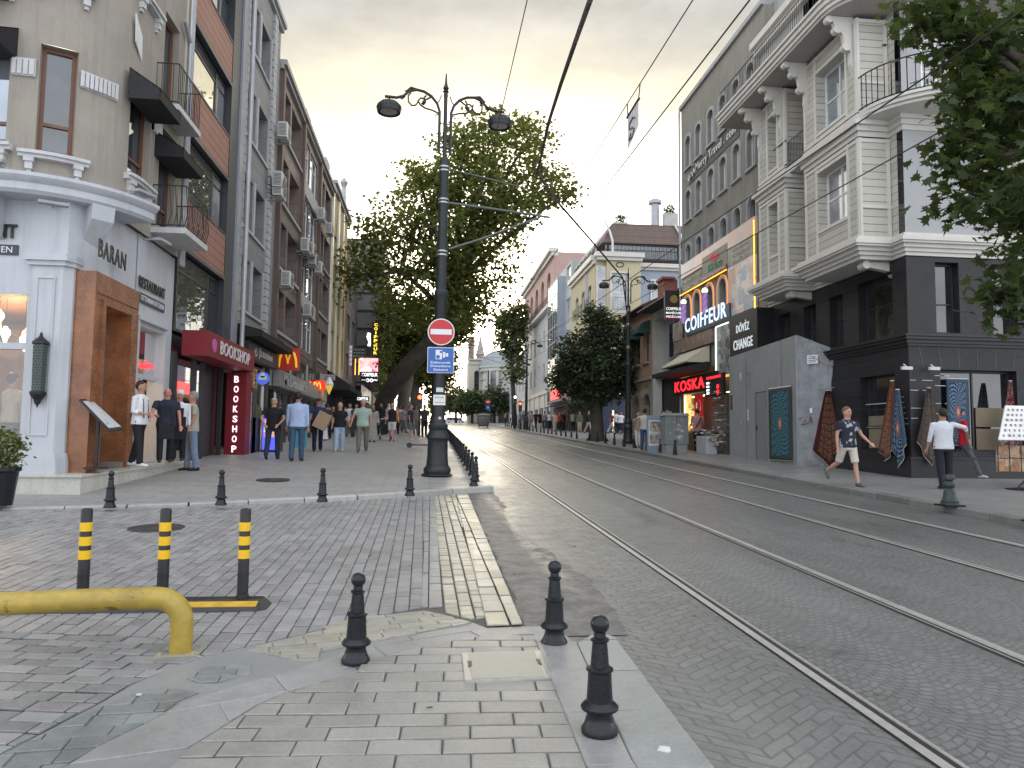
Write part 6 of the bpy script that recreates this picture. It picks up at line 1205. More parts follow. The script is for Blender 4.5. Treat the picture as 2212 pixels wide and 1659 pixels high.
for c_,lb in ((34.1,'left striped barber pole between the salon arches'),(31.35,'right striped barber pole between the salon arches')):
    c_-=.3; r=thing('barber_pole',lb,'barber pole',(11.85,c_,7.0),local=True); b=MB(); b.lathe([(.10,.15),(.10,1.0)],n=14); b.build('striped_tube',M('barber_red_blue',(.45,.07,.10),.3,var=.1,lines=(.24,.11,.0),emit=(.35,.25,.5),es=.5),r)
    b=MB(); b.sph((0,0,1.12),.14,n=12,m=8); b.build('globe',emis('pole_globe',(1,.95,.85),1.2),r); b=MB(); b.lathe([(.12,.08),(.12,.15)],n=12); b.lathe([(.12,.99),(.12,1.03)],n=12); b.build('caps',alu,r)
    b=MB()
    for k in range(3):
        P=[(.104*math.cos(a+k*2.1),.104*math.sin(a+k*2.1),.16+.83*a/6.3) for a in [j*.35 for j in range(19)]]; b.tube(P,.022,4)
    b.build('spiral_band',M('spiral_blue',(.05,.08,.45),.3,emit=(.1,.15,.9),es=.5),r)
b=MB(FR(12.0))
for a in ((26.3,26.33,0,.04,6.4,9.9),(28.95,34.7,.0,.04,8.58,8.61)): b.box(*a)
tag(b.build('neon_strip',emis('amber_strip',(1,.5,.05),2.0)),'amber neon strip outlining the salon board over the arches','light')
# money exchange box sign
r=thing('exchange_sign','black box sign reading DÖVİZ CHANGE above the hoarding','shop sign',(11.7,26.5,5)); bx(r,FR(11.55),'box',blks,(25.2,27.65,-.9,0,4.75,6.35)); b=MB(); text(b,'DÖVİZ',(11.54,26.4,5.85),*RRt,w=1.15,h=.40,ext=.05,bold=.025); text(b,'CHANGE',(11.54,26.4,5.2),*RRt,w=1.7,h=.38,ext=.05,bold=.025); b.build('lettering',M('pale_letters',(.6,.62,.62),.4,emit=(.6,.65,.65),es=.5),r)
r=rsign('lit_display_column','tall lit display of small goods between coiffeur and exchange signs',28.75,30.1,4.3,6.35,12.0,collage('goods_column',[(.02,.02,.02),(.05,.06,.05),(.25,.27,.25),(.03,.03,.03),(.5,.5,.48)],4,.15,grid=1),'display'); bx(r,FR(11.98),'light_frame',emis('white_led_frame',(.9,1,.95),1.6),(30.1,30.14,0,.04,4.3,6.35),(28.75,30.1,0,.04,6.35,6.39))
# sweet shop
sw=thing('sweet_shop','lit sweet shop front under the black KOSKA board','shop front',(12.2,33,1.1)); gold=M('glowing_gold_interior',(.55,.30,.08),.5,var=.5,sc=6,blotch=.6,emit=(1,.55,.15),es=.9)  # gold walls emit by themselves: the shop lighting is put into their colour
b=MB(fr); b.box(29.9,35.0,-2.0,-1.9,.9,4.6); b.box(34.9,35.0,-2,-.02,.9,4.6);  b.box(29.9,35,-2,-.02,4.3,4.4); b.box(29.9,35,-2,-.02,.8,1.0); b.build('interior',gold,sw)
b=MB(fr); rr=random.Random(3)
for z in (1.15,1.55,1.95,2.35,2.75,3.1):
    b.box(30.0,34.8,-1.9,-1.5,z-.03,z); u=30.05
    while u<34.7: d=rr.uniform(.08,.2); b.box(u,u+d*.85,-1.85,-1.55,z,z+rr.uniform(.12,.3)); u+=d
    w=-1.5
    while w<-.1: d=rr.uniform(.05,.14); b.box(34.5,34.75,w,w+d*.85,z,z+rr.uniform(.14,.32)); w+=d
b.build('shelves_of_sweets',collage('glowing_sweets',[(.75,.40,.10),(.35,.12,.03),(.85,.62,.25),(.5,.08,.04),(.25,.35,.08),(.9,.7,.4)],7,1.3),sw)  # goods carry their own emission so the shelves look lit
bx(sw,fr,'strip_lights',emis('shop_warm_light',(1,.78,.42),5),(30.2,34.8,-.5,-.4,3.62,3.68),(30.2,34.8,-1.3,-1.2,4.0,4.05),(34.85,34.9,-.1,-.05,1.1,3.7)); bx(sw,fr,'counter',M('counter_white',(.4,.42,.36),.4,var=.2),(30.2,31.9,-.6,-.1,1.0,2.0)); bx(sw,fr,'frame',darkf,(34.9,35.05,-.1,.05,.9,4.4))
pl=bpy.data.lights.new('sweet_shop_light','POINT'); pl.energy=90; pl.color=(1,.72,.38); pl.shadow_soft_size=.3; po=bpy.data.objects.new('sweet_shop_light',pl); COL.objects.link(po); po.location=(12.9,32.3,3.3)
r=thing('sweet_shop_sign','black fascia with red lit letters KOSKA','shop sign',(11.8,33,3.7)); bx(r,FR(11.85),'board',blks,(29.9,35.3,-.35,0,3.72,4.5)); b=MB(); text(b,'KOSKA',(11.84,33.1,4.12),*RRt,w=3.9,h=.5,ext=.06,bold=.03); b.build('lit_letters',emis('led_red',(1,.02,.03),2.2),r)
r=thing('digital_board','black digital price board with red digits beside the KOSKA letters','display',(11.6,29.6,3.5)); bx(r,FR(11.7),'box',blks,(28.7,30.75,-.1,0,3.42,4.32)); b=MB(); 
for z in(3.78,3.55): text(b,'0',(11.69,29.25,z),*RRt,w=.2,h=.19,ext=.02,bold=.03)
text(b,'EXCHANGE',(11.69,29.7,4.2),*RRt,w=1.5,h=.1,ext=.02); b.build('red_digits',emis('led_red',(1,.02,.03),2.2),r); b=MB(FR(11.69)); 
for z in (3.95,3.8,3.65,3.52): b.box(30.2,30.5,0,.01,z,z+.08)
b.build('white_digits',emis('lit_white_letters',(.9,.93,1),1.5),r)
# flag
r=thing('hanging_flag','red flag with white crescent and star hanging in the sweet shop','flag',(12.3,32.6,2.3)); bx(r,FR(12.12),'cloth',M('flag_red',(.50,.015,.02),.7,var=.1,emit=(.5,.01,.01),es=.3),(32.05,33.15,0,.01,2.25,3.65))
b=MB(FR(12.1)); n=20; O=[(32.6+.30*math.cos(a),3.12+.30*math.sin(a)) for a in [math.pi*2*k/n for k in range(n)]]; I=[(32.54+.235*math.cos(a),3.15+.235*math.sin(a)) for a in [math.pi*2*k/n for k in range(n)]]
for k in range(n):
    if k in (9,10,11,12) or False: pass
    q=[O[k],O[(k+1)%n],I[(k+1)%n],I[k]]
    if k not in (2,3,4,5): b.prism(q,0,.006)
st=[(32.6+(.11 if k%2==0 else .045)*math.sin(k*math.pi/5),2.72+(.11 if k%2==0 else .045)*math.cos(k*math.pi/5)) for k in range(10)]
b.prism(st,0,.006); b.build('crescent_and_star',M('flag_white',(.75,.72,.68),.6,emit=(1,.95,.85),es=.25),r)
# yellowish and black awnings
r=thing('cream_awning','rolled cream awning over a black one above the sweet shop','awning',(11.5,33,4.9)); awning(r,FR(12.1),31.2,34.9,5.75,1.05,.72,.04,M('cream_canvas',(.50,.46,.34),.8,var=.06),'canvas'); awning(r,FR(11.95),30.9,35.3,5.0,1.2,.25,.18,awn,'black_valance')
# shoe and slipper rack, goods
def goods(b,u0,u1,z0,z1,w0,w1,n,seed,fr):
    rr=random.Random(seed)
    for _ in range(n):
        u=rr.uniform(u0,u1);z=rr.uniform(z0,z1);w=rr.uniform(w0,w1); s_=rr.uniform(.06,.12); b.M=fr; b.sph((u,w,z),s_*1.4,s_,s_*.5,6,4)
shoe=collage('slippers',[(.35,.33,.30),(.1,.08,.07),(.5,.48,.45),(.2,.12,.08),(.6,.58,.55)],5,0)
r=thing('shoe_rack','tall rack of slippers at the right of the sweet shop entrance','display rack',(11.8,29.0,1.1)); bx(r,FR(11.9),'frame',alu,(28.9,28.93,0,.03,1.05,3.7),(29.75,29.78,0,.03,1.05,3.7),*[(28.9,29.78,-.3,.3,z,z+.02) for z in frange(1.4,3.5,.3)]); b=MB()
for z in frange(1.48,3.58,.3): goods(b,28.95,29.7,z,z+.02,-.1,.25,9,int(z*50),FR(11.9))
b.M=None; b.build('slippers',shoe,r,smooth=True)
r=thing('slipper_heap','sloping pile of slippers on a pale box before the sweet shop','display stand',(11.5,29.6,1.05)); bx(r,FR(11.5),'pale_box',M('pale_box',(.42,.44,.46),.5),(29.2,30.3,-.1,.35,1.02,1.75)); b=MB(); goods(b,29.1,31.3,1.3,2.0,-.4,.3,80,9,FR(11.5)); b.M=None; b.build('slippers',shoe,r,smooth=True)
r=thing('fruit_crates','low stall of dark crates left of the pink-shirted man','stall',(11.7,33.9,1.15)); bx(r,FR(11.8),'crates',M('crate_brown',(.10,.06,.035),.7,var=.4,sc=6),(31.6,33.5,-.2,.2,1.05,1.9)); b=MB(); goods(b,31.7,33.4,1.92,2.05,-.15,.15,30,4,FR(11.8)); b.M=None; b.build('produce',collage('produce',[(.4,.15,.03),(.5,.3,.05),(.2,.25,.05),(.35,.05,.03)],4,.2),r,smooth=True)
# street cabinet, advertising board, menu board
q=G(1457,979,.12); r=thing('utility_cabinet','grey street cabinet covered with sticker scraps by the right kerb','cabinet',q,local=True); cbm=M('cabinet_grey_green',(.20,.225,.21),.5,var=.15,sc=3,streak=.3,blotch=.4)
b=MB(); b.box(-.46,.46,-.22,.22,0,.36); b.build('plinth',M('plinth_concrete',(.25,.25,.24),.8,var=.2,sc=5),r); b=MB(); b.box(-.50,.50,-.25,.25,.36,1.52); b.build('body',cbm,r); b=MB(); b.hexa([(-.56,-.3,1.52),(.56,-.3,1.52),(.56,.3,1.52),(-.56,.3,1.52)],[(-.44,-.2,1.63),(.44,-.2,1.63),(.44,.2,1.63),(-.44,.2,1.63)]); b.build('roof',cbm,r)
stm=collage('stickers',[(.45,.45,.42),(.1,.1,.12),(.3,.33,.33),(.55,.5,.45),(.15,.1,.1)],9,0)
for k,(x,z,w_,h_) in enumerate(((.03,1.05,.3,.28),(.1,.62,.26,.22),(-.15,1.25,.12,.15),(.18,1.3,.14,.12),(-.3,.8,.08,.06),(.25,.9,.16,.1))): b=MB(); b.box(x-w_/2,x+w_/2,-.258-.002*k,-.251,z-h_/2,z+h_/2); b.build('sticker',stm,r)
b=MB(); b.box(-.02,.0,-.254,-.25,.4,1.5); b.build('door_gap',darkf,r); r.rotation_euler.z=.1
q=G(1414,977,.12); r=thing('advertising_board','white pavement board with two salon photographs and a rounded blue frame','a-board',q,local=True); b=MB(); P=rrect(0,.76,.66,1.52,.08); b.prism(P,-.05,.05); b.build('frame',M('board_blue_grey',(.22,.28,.34),.5),r)
bx(r,FF(-.05),'poster',white,(-.28,.28,0,.006,.28,1.32)); bx(r,FF(-.057),'photos',collage('salon_board',[(.05,.05,.05),(.5,.45,.4),(.15,.13,.12),(.6,.55,.5)],7,0),(-.25,.25,0,.004,.85,1.28),(-.25,.25,0,.004,.34,.74)); b=MB(); text(b,'MANICURE',(0,-.062,.79),*RF,w=.45,h=.06,ext=.002); b.build('lettering',blks,r)
r.rotation_euler.z=.12
q=G(2188,1058,.12); q.x+=.35; r=thing('menu_stand','sloping white menu board above a grid of food photographs on a black foot','menu stand',q,local=True)
b=MB(); b.lathe([(0,0),(.42,0),(.42,.02),(.05,.05),(0,.05)],(0,0,0),16); b.tube([(0,0,.03),(0,0,1.0)],.035,8); b.tube([(0,0,.25),(.35,-.1,.02)],.02,6); b.tube([(0,0,.25),(-.35,-.1,.02)],.02,6); b.build('foot',railm,r)
bx(r,FF(0),'photo_grid',collage('food_photos',[(.10,.04,.02),(.35,.16,.07),(.50,.38,.25),(.22,.08,.04),(.55,.5,.4)],6,0,grid=1),(-.72,.9,.0,.05,.38,.96)); bx(r,FF(-.05),'grid_bars',railm,*[(x,x+.012,.0,.012,.38,.96) for x in frange(-.72,.9,.27)],*[(-.72,.9,.012,.02,z,z+.012) for z in (.38,.67,.95)])
b=MB(); b.hexa([(-.95,-.35,1.05),(.75,-.35,1.05),(1.15,.15,1.80),(-.35,.15,1.80)],[(-.95,-.38,1.07),(.75,-.38,1.07),(1.15,.12,1.82),(-.35,.12,1.82)]); b.build('menu_panel',M('menu_white',(.66,.67,.66),.35),r)
b=MB(); rr=random.Random(8)
for j in range(6):
    for i in range(13):
        l=.08+.84*j/5.6; k=.05+.9*i/13; x0=-.95+.6*l;x1=.75+.4*l; x=x0+(x1-x0)*k; y=-.385+.50*l; z=1.075+.75*l; w_=rr.uniform(.03,.07); b.add([(x,y,z),(x+w_,y,z),(x+w_+.02,y+.03,z+.05),(x+.02,y+.03,z+.05)],[(0,1,2,3)])
b.build('printed_dishes',collage('dish_print',[(.25,.05,.04),(.45,.2,.12),(.12,.12,.12),(.3,.25,.2)],12,0),r)
# ================================================================ farther right-hand houses
sh=thing('small_grey_shop_house','narrow pale grey shop house with a framed recess left of the salon','building',(14,37,1.2)); f=FR(12.2)
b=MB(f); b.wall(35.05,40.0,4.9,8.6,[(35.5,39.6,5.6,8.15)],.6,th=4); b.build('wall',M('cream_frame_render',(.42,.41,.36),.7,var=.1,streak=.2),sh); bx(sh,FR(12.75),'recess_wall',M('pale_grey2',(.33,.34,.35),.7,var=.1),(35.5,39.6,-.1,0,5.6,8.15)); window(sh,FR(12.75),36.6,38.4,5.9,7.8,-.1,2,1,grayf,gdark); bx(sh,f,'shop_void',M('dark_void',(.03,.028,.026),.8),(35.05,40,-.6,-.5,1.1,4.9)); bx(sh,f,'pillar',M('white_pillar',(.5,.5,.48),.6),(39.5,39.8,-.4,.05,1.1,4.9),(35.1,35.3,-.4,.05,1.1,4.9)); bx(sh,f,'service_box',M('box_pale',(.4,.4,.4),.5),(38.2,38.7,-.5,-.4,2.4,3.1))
b=MB(f); b.hexa([(35.05,.9,8.6),(40,.9,8.6),(40,-3,8.6),(35.05,-3,8.6)],[(35.05,.85,8.7),(40,.85,8.7),(40,-3,10.4),(35.05,-3,10.4)]); b.build('roof',M('roof_dark_grey',(.06,.06,.065),.7,var=.2),sh)
r=rsign('menu_services_sign','black hanging sign reading COIFFEUR MANiCURE PEDiCURE with a gold crest','','','','','','') if False else thing('services_sign','black hanging sign with gold crest reading COIFFEUR MANİCURE PEDİCURE','shop sign',(11.4,35.2,7)); a=PY(1436,627,35.0);c=PY(1475,693,35.0)
bx(r,FF(35.0),'panel',blks,(a.x,c.x,-.15,0,c.z,a.z)); bx(r,FF(35.0),'crimson_edge',M('crimson',(.20,.01,.05),.4),(a.x,c.x,0,.02,c.z,c.z+.08)); b=MB()
cx_=(a.x+c.x)/2
for i,s_ in enumerate(('COIFFEUR','MANİCURE','PEDİCURE')): text(b,s_,(cx_,34.99,c.z+.58-.19*i),*RF,w=(c.x-a.x)*.88,h=.14,ext=.02,bold=.02)
b.build('lettering',M('sign_letters_white',(.7,.7,.7),.4,emit=(.8,.8,.8),es=.6),r); b=MB(); b.lathe([(.17,34.96),(.2,34.96),(.2,34.99),(.17,34.99)],(cx_,0,c.z+1.06),20,axis=1); b.sph((cx_,34.97,c.z+1.06),.11,.02,.09,10,6); b.build('gold_crest',M('gold',(.25,.22,.08),.4,.5),r)
oh=thing('arched_stone_house','low terracotta and stone house with arched ground floor and red tiles','building',(14,42,1.3)); terr=M('terracotta_render',(.36,.205,.14),.8,var=.15,sc=1.5,streak=.3); lime=M('limestone_arches',(.33,.29,.225),.75,var=.15,sc=2,brick=(.8,.4,.01,.6))
b=MB(f); hs=[(40.6,41.7,6.0,8.0),(42.4,43.5,6.0,8.0)]; b.wall(40.05,46,5.0,9.0,hs,.3,th=6); b.build('upper_wall',terr,oh); 
for h in hs: window(oh,f,*h,.2,2,2,grayf,gdark)
b=MB(f); hs=[(40.4,41.9,1.2,4.2),(42.6,44.1,1.2,4.2),(44.6,45.8,1.2,4.2)]; b.wall(40.05,46,1.0,5.0,hs,.5); 
for h in hs: b.arch(*h)
b.build('arched_wall',lime,oh); bx(oh,f,'arch_glass',gdark,*[(a,c,-.45,-.42,1.2,4.2) for a,c,_,_ in hs]); bx(oh,f,'ledge',lime,(40.05,46,0,.12,4.95,5.1)); bx(oh,f,'sill',lime,(40.5,41.8,0,.12,5.88,6.0),(42.3,43.6,0,.12,5.88,6.0))
b=MB(); text(b,'SOTTO PALACE',(12.15,41.6,4.7),*RRt,w=2.8,h=.28,ext=.03); b.build('lettering',M('gold_letters',(.35,.25,.1),.4,.5),oh)
b=MB(f); b.hexa([(40.0,.7,9.0),(46.2,.7,9.0),(46.2,-3.2,9.0),(40.0,-3.2,9.0)],[(40,.68,9.08),(46.2,.68,9.08),(46.2,-3.2,10.9),(40,-3.2,10.9)]); b.build('roof',M('dark_red_tiles',(.10,.055,.045),.8,var=.3,sc=6),oh)
for i in range(12): pass
b=MB(); b.box(12.4,13.2,38.6,39.6,9.0,10.3); 
for k in range(6): b.lathe([(.1,0),(.1,.7)],(12.3,38.5+.2*k,10.33),8,axis=0)
b.build('chimney_gable',M('red_gable',(.28,.11,.08),.8,var=.2),oh)
for u,z in ((40.9,8.3),(42.9,8.2)): 
    b=MB(f); n=8
    for k in range(n):
        a0=math.pi/2*k/n;a1=math.pi/2*(k+1)/n; b.add([(u-.6,.75*math.sin(a0),z-.75+.75*math.cos(a0)),(u+.6,.75*math.sin(a0),z-.75+.75*math.cos(a0)),(u+.6,.75*math.sin(a1),z-.75+.75*math.cos(a1)),(u-.6,.75*math.sin(a1),z-.75+.75*math.cos(a1))],[(0,1,2,3)])
    for s_ in(-.6,.6): b.add([(u+s_,0,z-.75)]+[(u+s_,.75*math.sin(math.pi/2*k/n),z-.75+.75*math.cos(math.pi/2*k/n)) for k in range(n+1)],[list(range(n+2))])
    b.build('dome_awning',M('green_canvas',(.025,.06,.05),.8),oh)
# yellow and blue hotel facing down the street
KS=1.215
_before=set(COL.objects)
yh=thing('yellow_hotel','yellow and pale blue hotel with a brown mansard roof terrace','building',(16,60,1.8)); yel2=M('pale_yellow_render',(.48,.42,.27),.8,var=.08,sc=1,streak=.2); blu=M('pale_blue_render',(.32,.36,.43),.8,var=.07,streak=.15); Y0=54.0; ff=FF(Y0)
bx(yh,FF(Y0+.9),'blue_front_wall',blu,(12.9,26,-6,0,1.5,14.8)); 
hs=[(13.35,14.6,11.2,14.1),(13.35,14.6,7.2,9.8)]; b=MB(ff); b.wall(12.95,15.6,1.5,15.2,hs,.3,th=.8); b.build('yellow_front_wall',yel2,yh); [window(yh,ff,*h,.2,2,2,wframe,gcurt,.08) for h in hs]; bx(yh,ff,'window_surround',trim,(13.2,13.35,0,.06,11.05,14.25),(14.6,14.75,0,.06,11.05,14.25),(13.35,14.6,0,.06,14.1,14.25),(13.35,14.6,0,.06,11.05,11.2)); railing(yh,ff,[(13.3,.3),(14.65,.3)],11.2,1.0,railm,.14,name='window_railing'); bx(yh,ff,'cornice',trim,(12.1,15.8,-.9,.35,15.3,15.65),(12.2,15.7,-.9,.2,15.05,15.3)); b=MB(); b.tube([(13.98+.3*math.cos(a),Y0-.03,14.75+.18*math.sin(a)) for a in [k*.63 for k in range(11)]],.035,5); b.build('oval_ornament',iron,yh)
for u0,u1,z0,z1 in ((16.6,18.3,12.1,13.9),(16.6,18.3,8,10.0)): window(yh,FF(Y0+.88),u0,u1,z0,z1,-.05,2,1,wframe,gcurt,.1)
bx(yh,FF(Y0+.9),'blue_cornice',trim,(15.65,26,0,.4,14.8,15.1),(15.65,26,0,.2,14.6,14.8))
window(yh,FF(Y0+.3),12.22,12.93,8.8,14.6,-.1,1,4,wframe,gcurt,.06); b=MB(FR(12.2)); cols=[(55.8,57.2),(58.3,59.7),(61,62.2)]; rws=[(5.6,7.6),(8.6,10.6),(11.6,13.6)]
hs=[(a,c,p,q) for a,c in cols for p,q in rws]; b.wall(Y0+.3,64,1.8,15.1,hs,.25,th=1); 
for h in hs: b.arch(*h,rise=.4)
b.build('yellow_street_wall',yel2,yh)
for h in hs: window(yh,FR(12.2),*h,.18,2,1,wframe,gdark,.07); railing(yh,FR(12.2),[(h[0]-.1,.25),(h[1]+.1,.25)],h[2],.9,railm,.15,name='window_railing')
bx(yh,FR(12.2),'blue_panels',blu,(57.4,58.1,0,.04,5,14.8)); bx(yh,FR(12.2),'street_cornice',trim,(54.3,64,0,.4,15.1,15.5),(54.3,64,0,.2,14.85,15.1),(54.9,64,0,.25,4.6,4.9))
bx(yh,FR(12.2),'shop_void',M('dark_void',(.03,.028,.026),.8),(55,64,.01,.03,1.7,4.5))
roofm=M('brown_terrace_roof',(.115,.075,.06),.6,var=.2,lines=(.32,.05,.5))
b=MB(); b.hexa([(12.9,Y0+1.2,16.75),(26,Y0+1.0,16.75),(26,64,16.75),(12.9,64,16.75)],[(14.2,Y0+3.4,18.95),(26,Y0+3.2,18.95),(26,64,18.95),(14.2,64,18.95)]); b.build('mansard_roof',roofm,yh)
bx(yh,FF(Y0+1.0),'terrace_glazing',gdark,(13.2,26,-.6,-.55,15.6,16.75)); railing(yh,None,[(12.5,64),(12.5,Y0+.8),(26,Y0+.8)],15.4,1.1,railm,.3,name='terrace_railing',r=.02)
b=MB(); 
for x in (13.6,19.3,24.5): b.tube([(x,Y0+.7,15.6),(x,Y0+.8,16.8),(x,Y0+1.6,17.7),(x,Y0+3.2,19.0)],.09,8)
for y in frange(56,64,1.6): b.tube([(12.5,y,15.4),(12.6,y,16.8),(13.6,y,18.2)],.07,6)
b.build('terrace_ribs',M('white_ribs',(.5,.5,.5),.4),yh)
c=PY(1415,432,58); b=MB(); b.lathe([(.35,-2.2),(.35,-.4),(.55,-.35),(.55,-.1),(.4,0)],(c.x,58,c.z),10); tag(b.build('roof_flue',pipe),'round steel flue standing on the hotel roof between the terrace plants','chimney')
# glass fronted white house, pink and white corner house
gh=thing('glass_bay_house','narrow white house with a tall glazed bay beyond the yellow hotel','building',(14,67,2)); b=MB(FR(12.2)); b.wall(64.1,73.2,2,17.5,[(64.5,66.6,3+k*3,5.3+k*3) for k in range(1,5)],.2,th=3); b.build('wall',M('pale_mint_render',(.42,.44,.43),.7,var=.08,streak=.2),gh)
for k in range(1,5): window(gh,FR(12.2),64.5,66.6,3+k*3,5.3+k*3,.15,2,1,wframe,gdark,.06)
window(gh,FR(11.5),67.2,72.9,4.8,16.6,.0,4,8,grayf,gsky,.1); bx(gh,FR(11.5),'bay_body',blu,(67.2,72.9,-.7,-.03,4.7,16.7)); bx(gh,FR(12.2),'shop_void',M('dark_void',(.03,.028,.026),.8),(64.2,73.1,.01,.03,2.1,4.6))
rsign('red_lit_sign','red lit lettering under the glazed bay of the white house',64.5,68.6,5.0,6.0,11.1,emis('led_red_soft',(1,.06,.06),1.8),'shop sign')
r=thing('dark_round_awning','rounded dark green awning over the cafe left of the street tree','awning',(11.6,57,4)); awning(r,FR(12.2),54.8,57.5,5.4,1.5,.9,.2,M('green_canvas',(.025,.06,.05),.8),'canvas'); r=thing('cafe_canopy','flat pale edged canopy over the cafes below the yellow hotel','awning',(11.2,60,4.6)); awning(r,FR(12.2),58,66,5.0,1.8,.1,.25,M('canopy_beige',(.34,.31,.26),.7),'canvas')
r=thing('blue_cafe','dark blue cafe front with small lamps behind the street tree','shop front',(12.4,50,1.6)); bx(r,ff,'front',M('navy_front',(.02,.03,.07),.4),(12.3,18.7,.02,.1,1.6,6.0)); bx(r,ff,'lamps',emis('warm_spots',(1,.75,.45),4),*[(x,x+.09,.1,.14,z,z+(.09 if z>4.5 else 1.5)) for x,z in ((12.9,4.9),(13.9,4.9),(14.9,4.9),(16,4.9),(13.4,2.2),(15.6,2.8))])
f=FR(12.2); ph=thing('pink_white_house','white corner house with pink arcaded top floor at the far right','building',(16,84,2.4)); wht=M('white_facade',(.47,.475,.48),.7,var=.06,sc=1,streak=.15); pink=M('dusty_pink_render',(.42,.28,.25),.8,var=.08,streak=.1)
W1=[(u,u+1.1,z,z+2.2) for u in (76,79.5,83,86.5,90,93.5) for z in (7.6,11.2)]; b=MB(f); b.wall(73.5,97.5,2.2,15.2,W1,.2,th=5); b.build('white_wall',wht,ph)
for h in W1: window(ph,f,*h,.12,1,2,wframe,gdark,.08)
P1=[(u,u+2.2,16.2,19.2) for u in (76,80.5,85,89.5,94)]; b=MB(f); b.wall(73.5,97.5,15.2,20.6,P1,.8,th=3)
for h in P1: b.arch(*h,rise=.9)
b.build('pink_wall',pink,ph); bx(ph,FR(13.0),'loggia_wall',pink,(73.6,97.4,-.2,0,15.3,20)); bx(ph,f,'cornice',trim,(73.3,97.8,-.4,.6,20.6,21.0),(73.4,97.7,-.4,.3,20.2,20.6),(73.3,97.8,-.1,.6,15.0,15.35),(73.3,97.8,-.1,.3,6.3,6.7),(73.4,97.7,0,.15,4.9,6.3)); railing(ph,f,[(73.5,.4),(97.5,.4)],15.35,1.0,railm,.4,r=.02)
b=MB(FF(73.44)); b.wall(12.21,16,2.2,20.6,[(13.4,14.6,16.3,18.9)],.3); b.build('near_side_wall',pink,ph); bx(ph,f,'ground_pilasters',trim,*[(u,u+.7,0,.25,2.3,6.3) for u in (74,78,82,86,90,94)],); bx(ph,f,'ground_openings',M('dark_void',(.03,.028,.026),.8),*[(u,u+1.8,.0,.02,2.3,5.4) for u in (75.4,79.4,83.4,87.4,91.4)])
simple('far_right_house','pale building closing the right side beyond the pink house',12.4,98,120,3,13,[(8,10)],[(99+4*k,100.6+4*k) for k in range(5)],wht,wframe,gdark,side='R')
# the plaza side: this group of houses stands back and is correspondingly larger
for o in list(COL.objects):
    if o not in _before and o.parent is None:
        o.location=(o.location.x*KS,o.location.y*KS,(o.location.z-1.55)*KS+1.55); o.scale=(KS,KS,KS)
# ================================================================ trees
def leaf_mat(name,c1,c2,tr=.35):
    m,t,b=nt(name); g=node(t,'ShaderNodeNewGeometry'); r=g.outputs['Random Per Island']; n=noise(t,coord(t),.35,3)
    c=mixc(t,r,c1,c2); c=mixc(t,mapr(t,n,.4,.65,0,.6),c,tuple(x*.55 for x in c1)); t.links.new(c,b.inputs['Base Color']); b.inputs['Roughness'].default_value=.5; b.inputs['Specular IOR Level'].default_value=.35
    tl=node(t,'ShaderNodeBsdfTranslucent'); t.links.new(mixc(t,.5,c,(.16,.20,.03)),tl.inputs[0]); mx=node(t,'ShaderNodeMixShader'); mx.inputs[0].default_value=tr; t.links.new(b.outputs[0],mx.inputs[1]); t.links.new(tl.outputs[0],mx.inputs[2]); t.links.new(mx.outputs[0],t.nodes['Material Output'].inputs[0]); return m
lm1=leaf_mat('plane_leaves',(.13,.16,.045),(.23,.25,.07),.6); lm2=leaf_mat('dark_leaves',(.045,.07,.04),(.09,.12,.06),.35); lm3=leaf_mat('near_leaves',(.024,.05,.02),(.075,.11,.032),.33); lm4=leaf_mat('far_leaves',(.10,.13,.06),(.17,.19,.08),.5)
bark=M('plane_bark',(.075,.064,.05),.9,var=.5,sc=2.2,bmp=.08,bsc=4,blotch=.7); bark2=M('pale_plane_bark',(.21,.20,.165),.9,var=.3,sc=2,bmp=.015,bsc=7,blotch=.5)
LOBE=[(0,0),(.18,.05),(.50,-.12),(.38,.14),(.62,.38),(.36,.36),(.30,.62),(.12,.55),(0,1.0)]; LOBE=LOBE+[(-x,y) for x,y in LOBE[-2:0:-1]]
def blobs_px(L,Y,dy=0,k=1.):
    out=[]
    for i,q in enumerate(L):
        px,py,rx,ry=q[:4]; yy=Y+(q[4] if len(q)>4 else 0); c=PY(px,py,yy); s=yy/1600*k; out.append((c,Vector((rx*s,max(rx,ry)*s*.8,ry*s))))
    return out
def crown(bl,n,size,lobed=False,seed=1,cl_n=7,cl_r=.45,droop=.3):
    rr=random.Random(seed); b=MB(); vol=[r.x*r.z for c,r in bl]; T=sum(vol); V=b.v;Fc=b.f
    for (c,r),v in zip(bl,vol):
        for _ in range(int(n*v/T/cl_n*rr.uniform(.7,1.3))):
            d=Vector((rr.gauss(0,1),rr.gauss(0,1),rr.gauss(0,1))).normalized(); q=.35+.65*rr.random()**.45; q*=rr.uniform(.8,1.22); cc=c+Vector((d.x*r.x,d.y*r.y,d.z*r.z))*q
            for _ in range(rr.randint(cl_n-3,cl_n+3)):
                p=cc+Vector((rr.gauss(0,1),rr.gauss(0,1),rr.gauss(0,.7)))*cl_r*.5; a=Vector((rr.gauss(0,1),rr.gauss(0,1),rr.gauss(0,.6)-droop)).normalized(); n_=Vector((rr.gauss(0,.6),rr.gauss(0,.6),1)).normalized(); s_=a.cross(n_)
                if s_.length<.1: continue
                s_.normalize(); n_=s_.cross(a); L=size*rr.uniform(.7,1.25); o=len(V)
                if lobed:
                    cu=rr.uniform(.05,.3)
                    for x,y in LOBE: V.append(p+a*(y*L)+s_*(x*L)-n_*(abs(x)*cu*L+y*y*cu*.5*L))
                    m=len(LOBE); Fc+= [list(range(o,o+m))]
                else:
                    V.append(p);V.append(p+a*L*.5+s_*L*.42-n_*L*.08);V.append(p+a*L);V.append(p+a*L*.5-s_*L*.42-n_*L*.08); Fc.append([o,o+1,o+2,o+3])
    b.m=[0]*len(Fc); return b
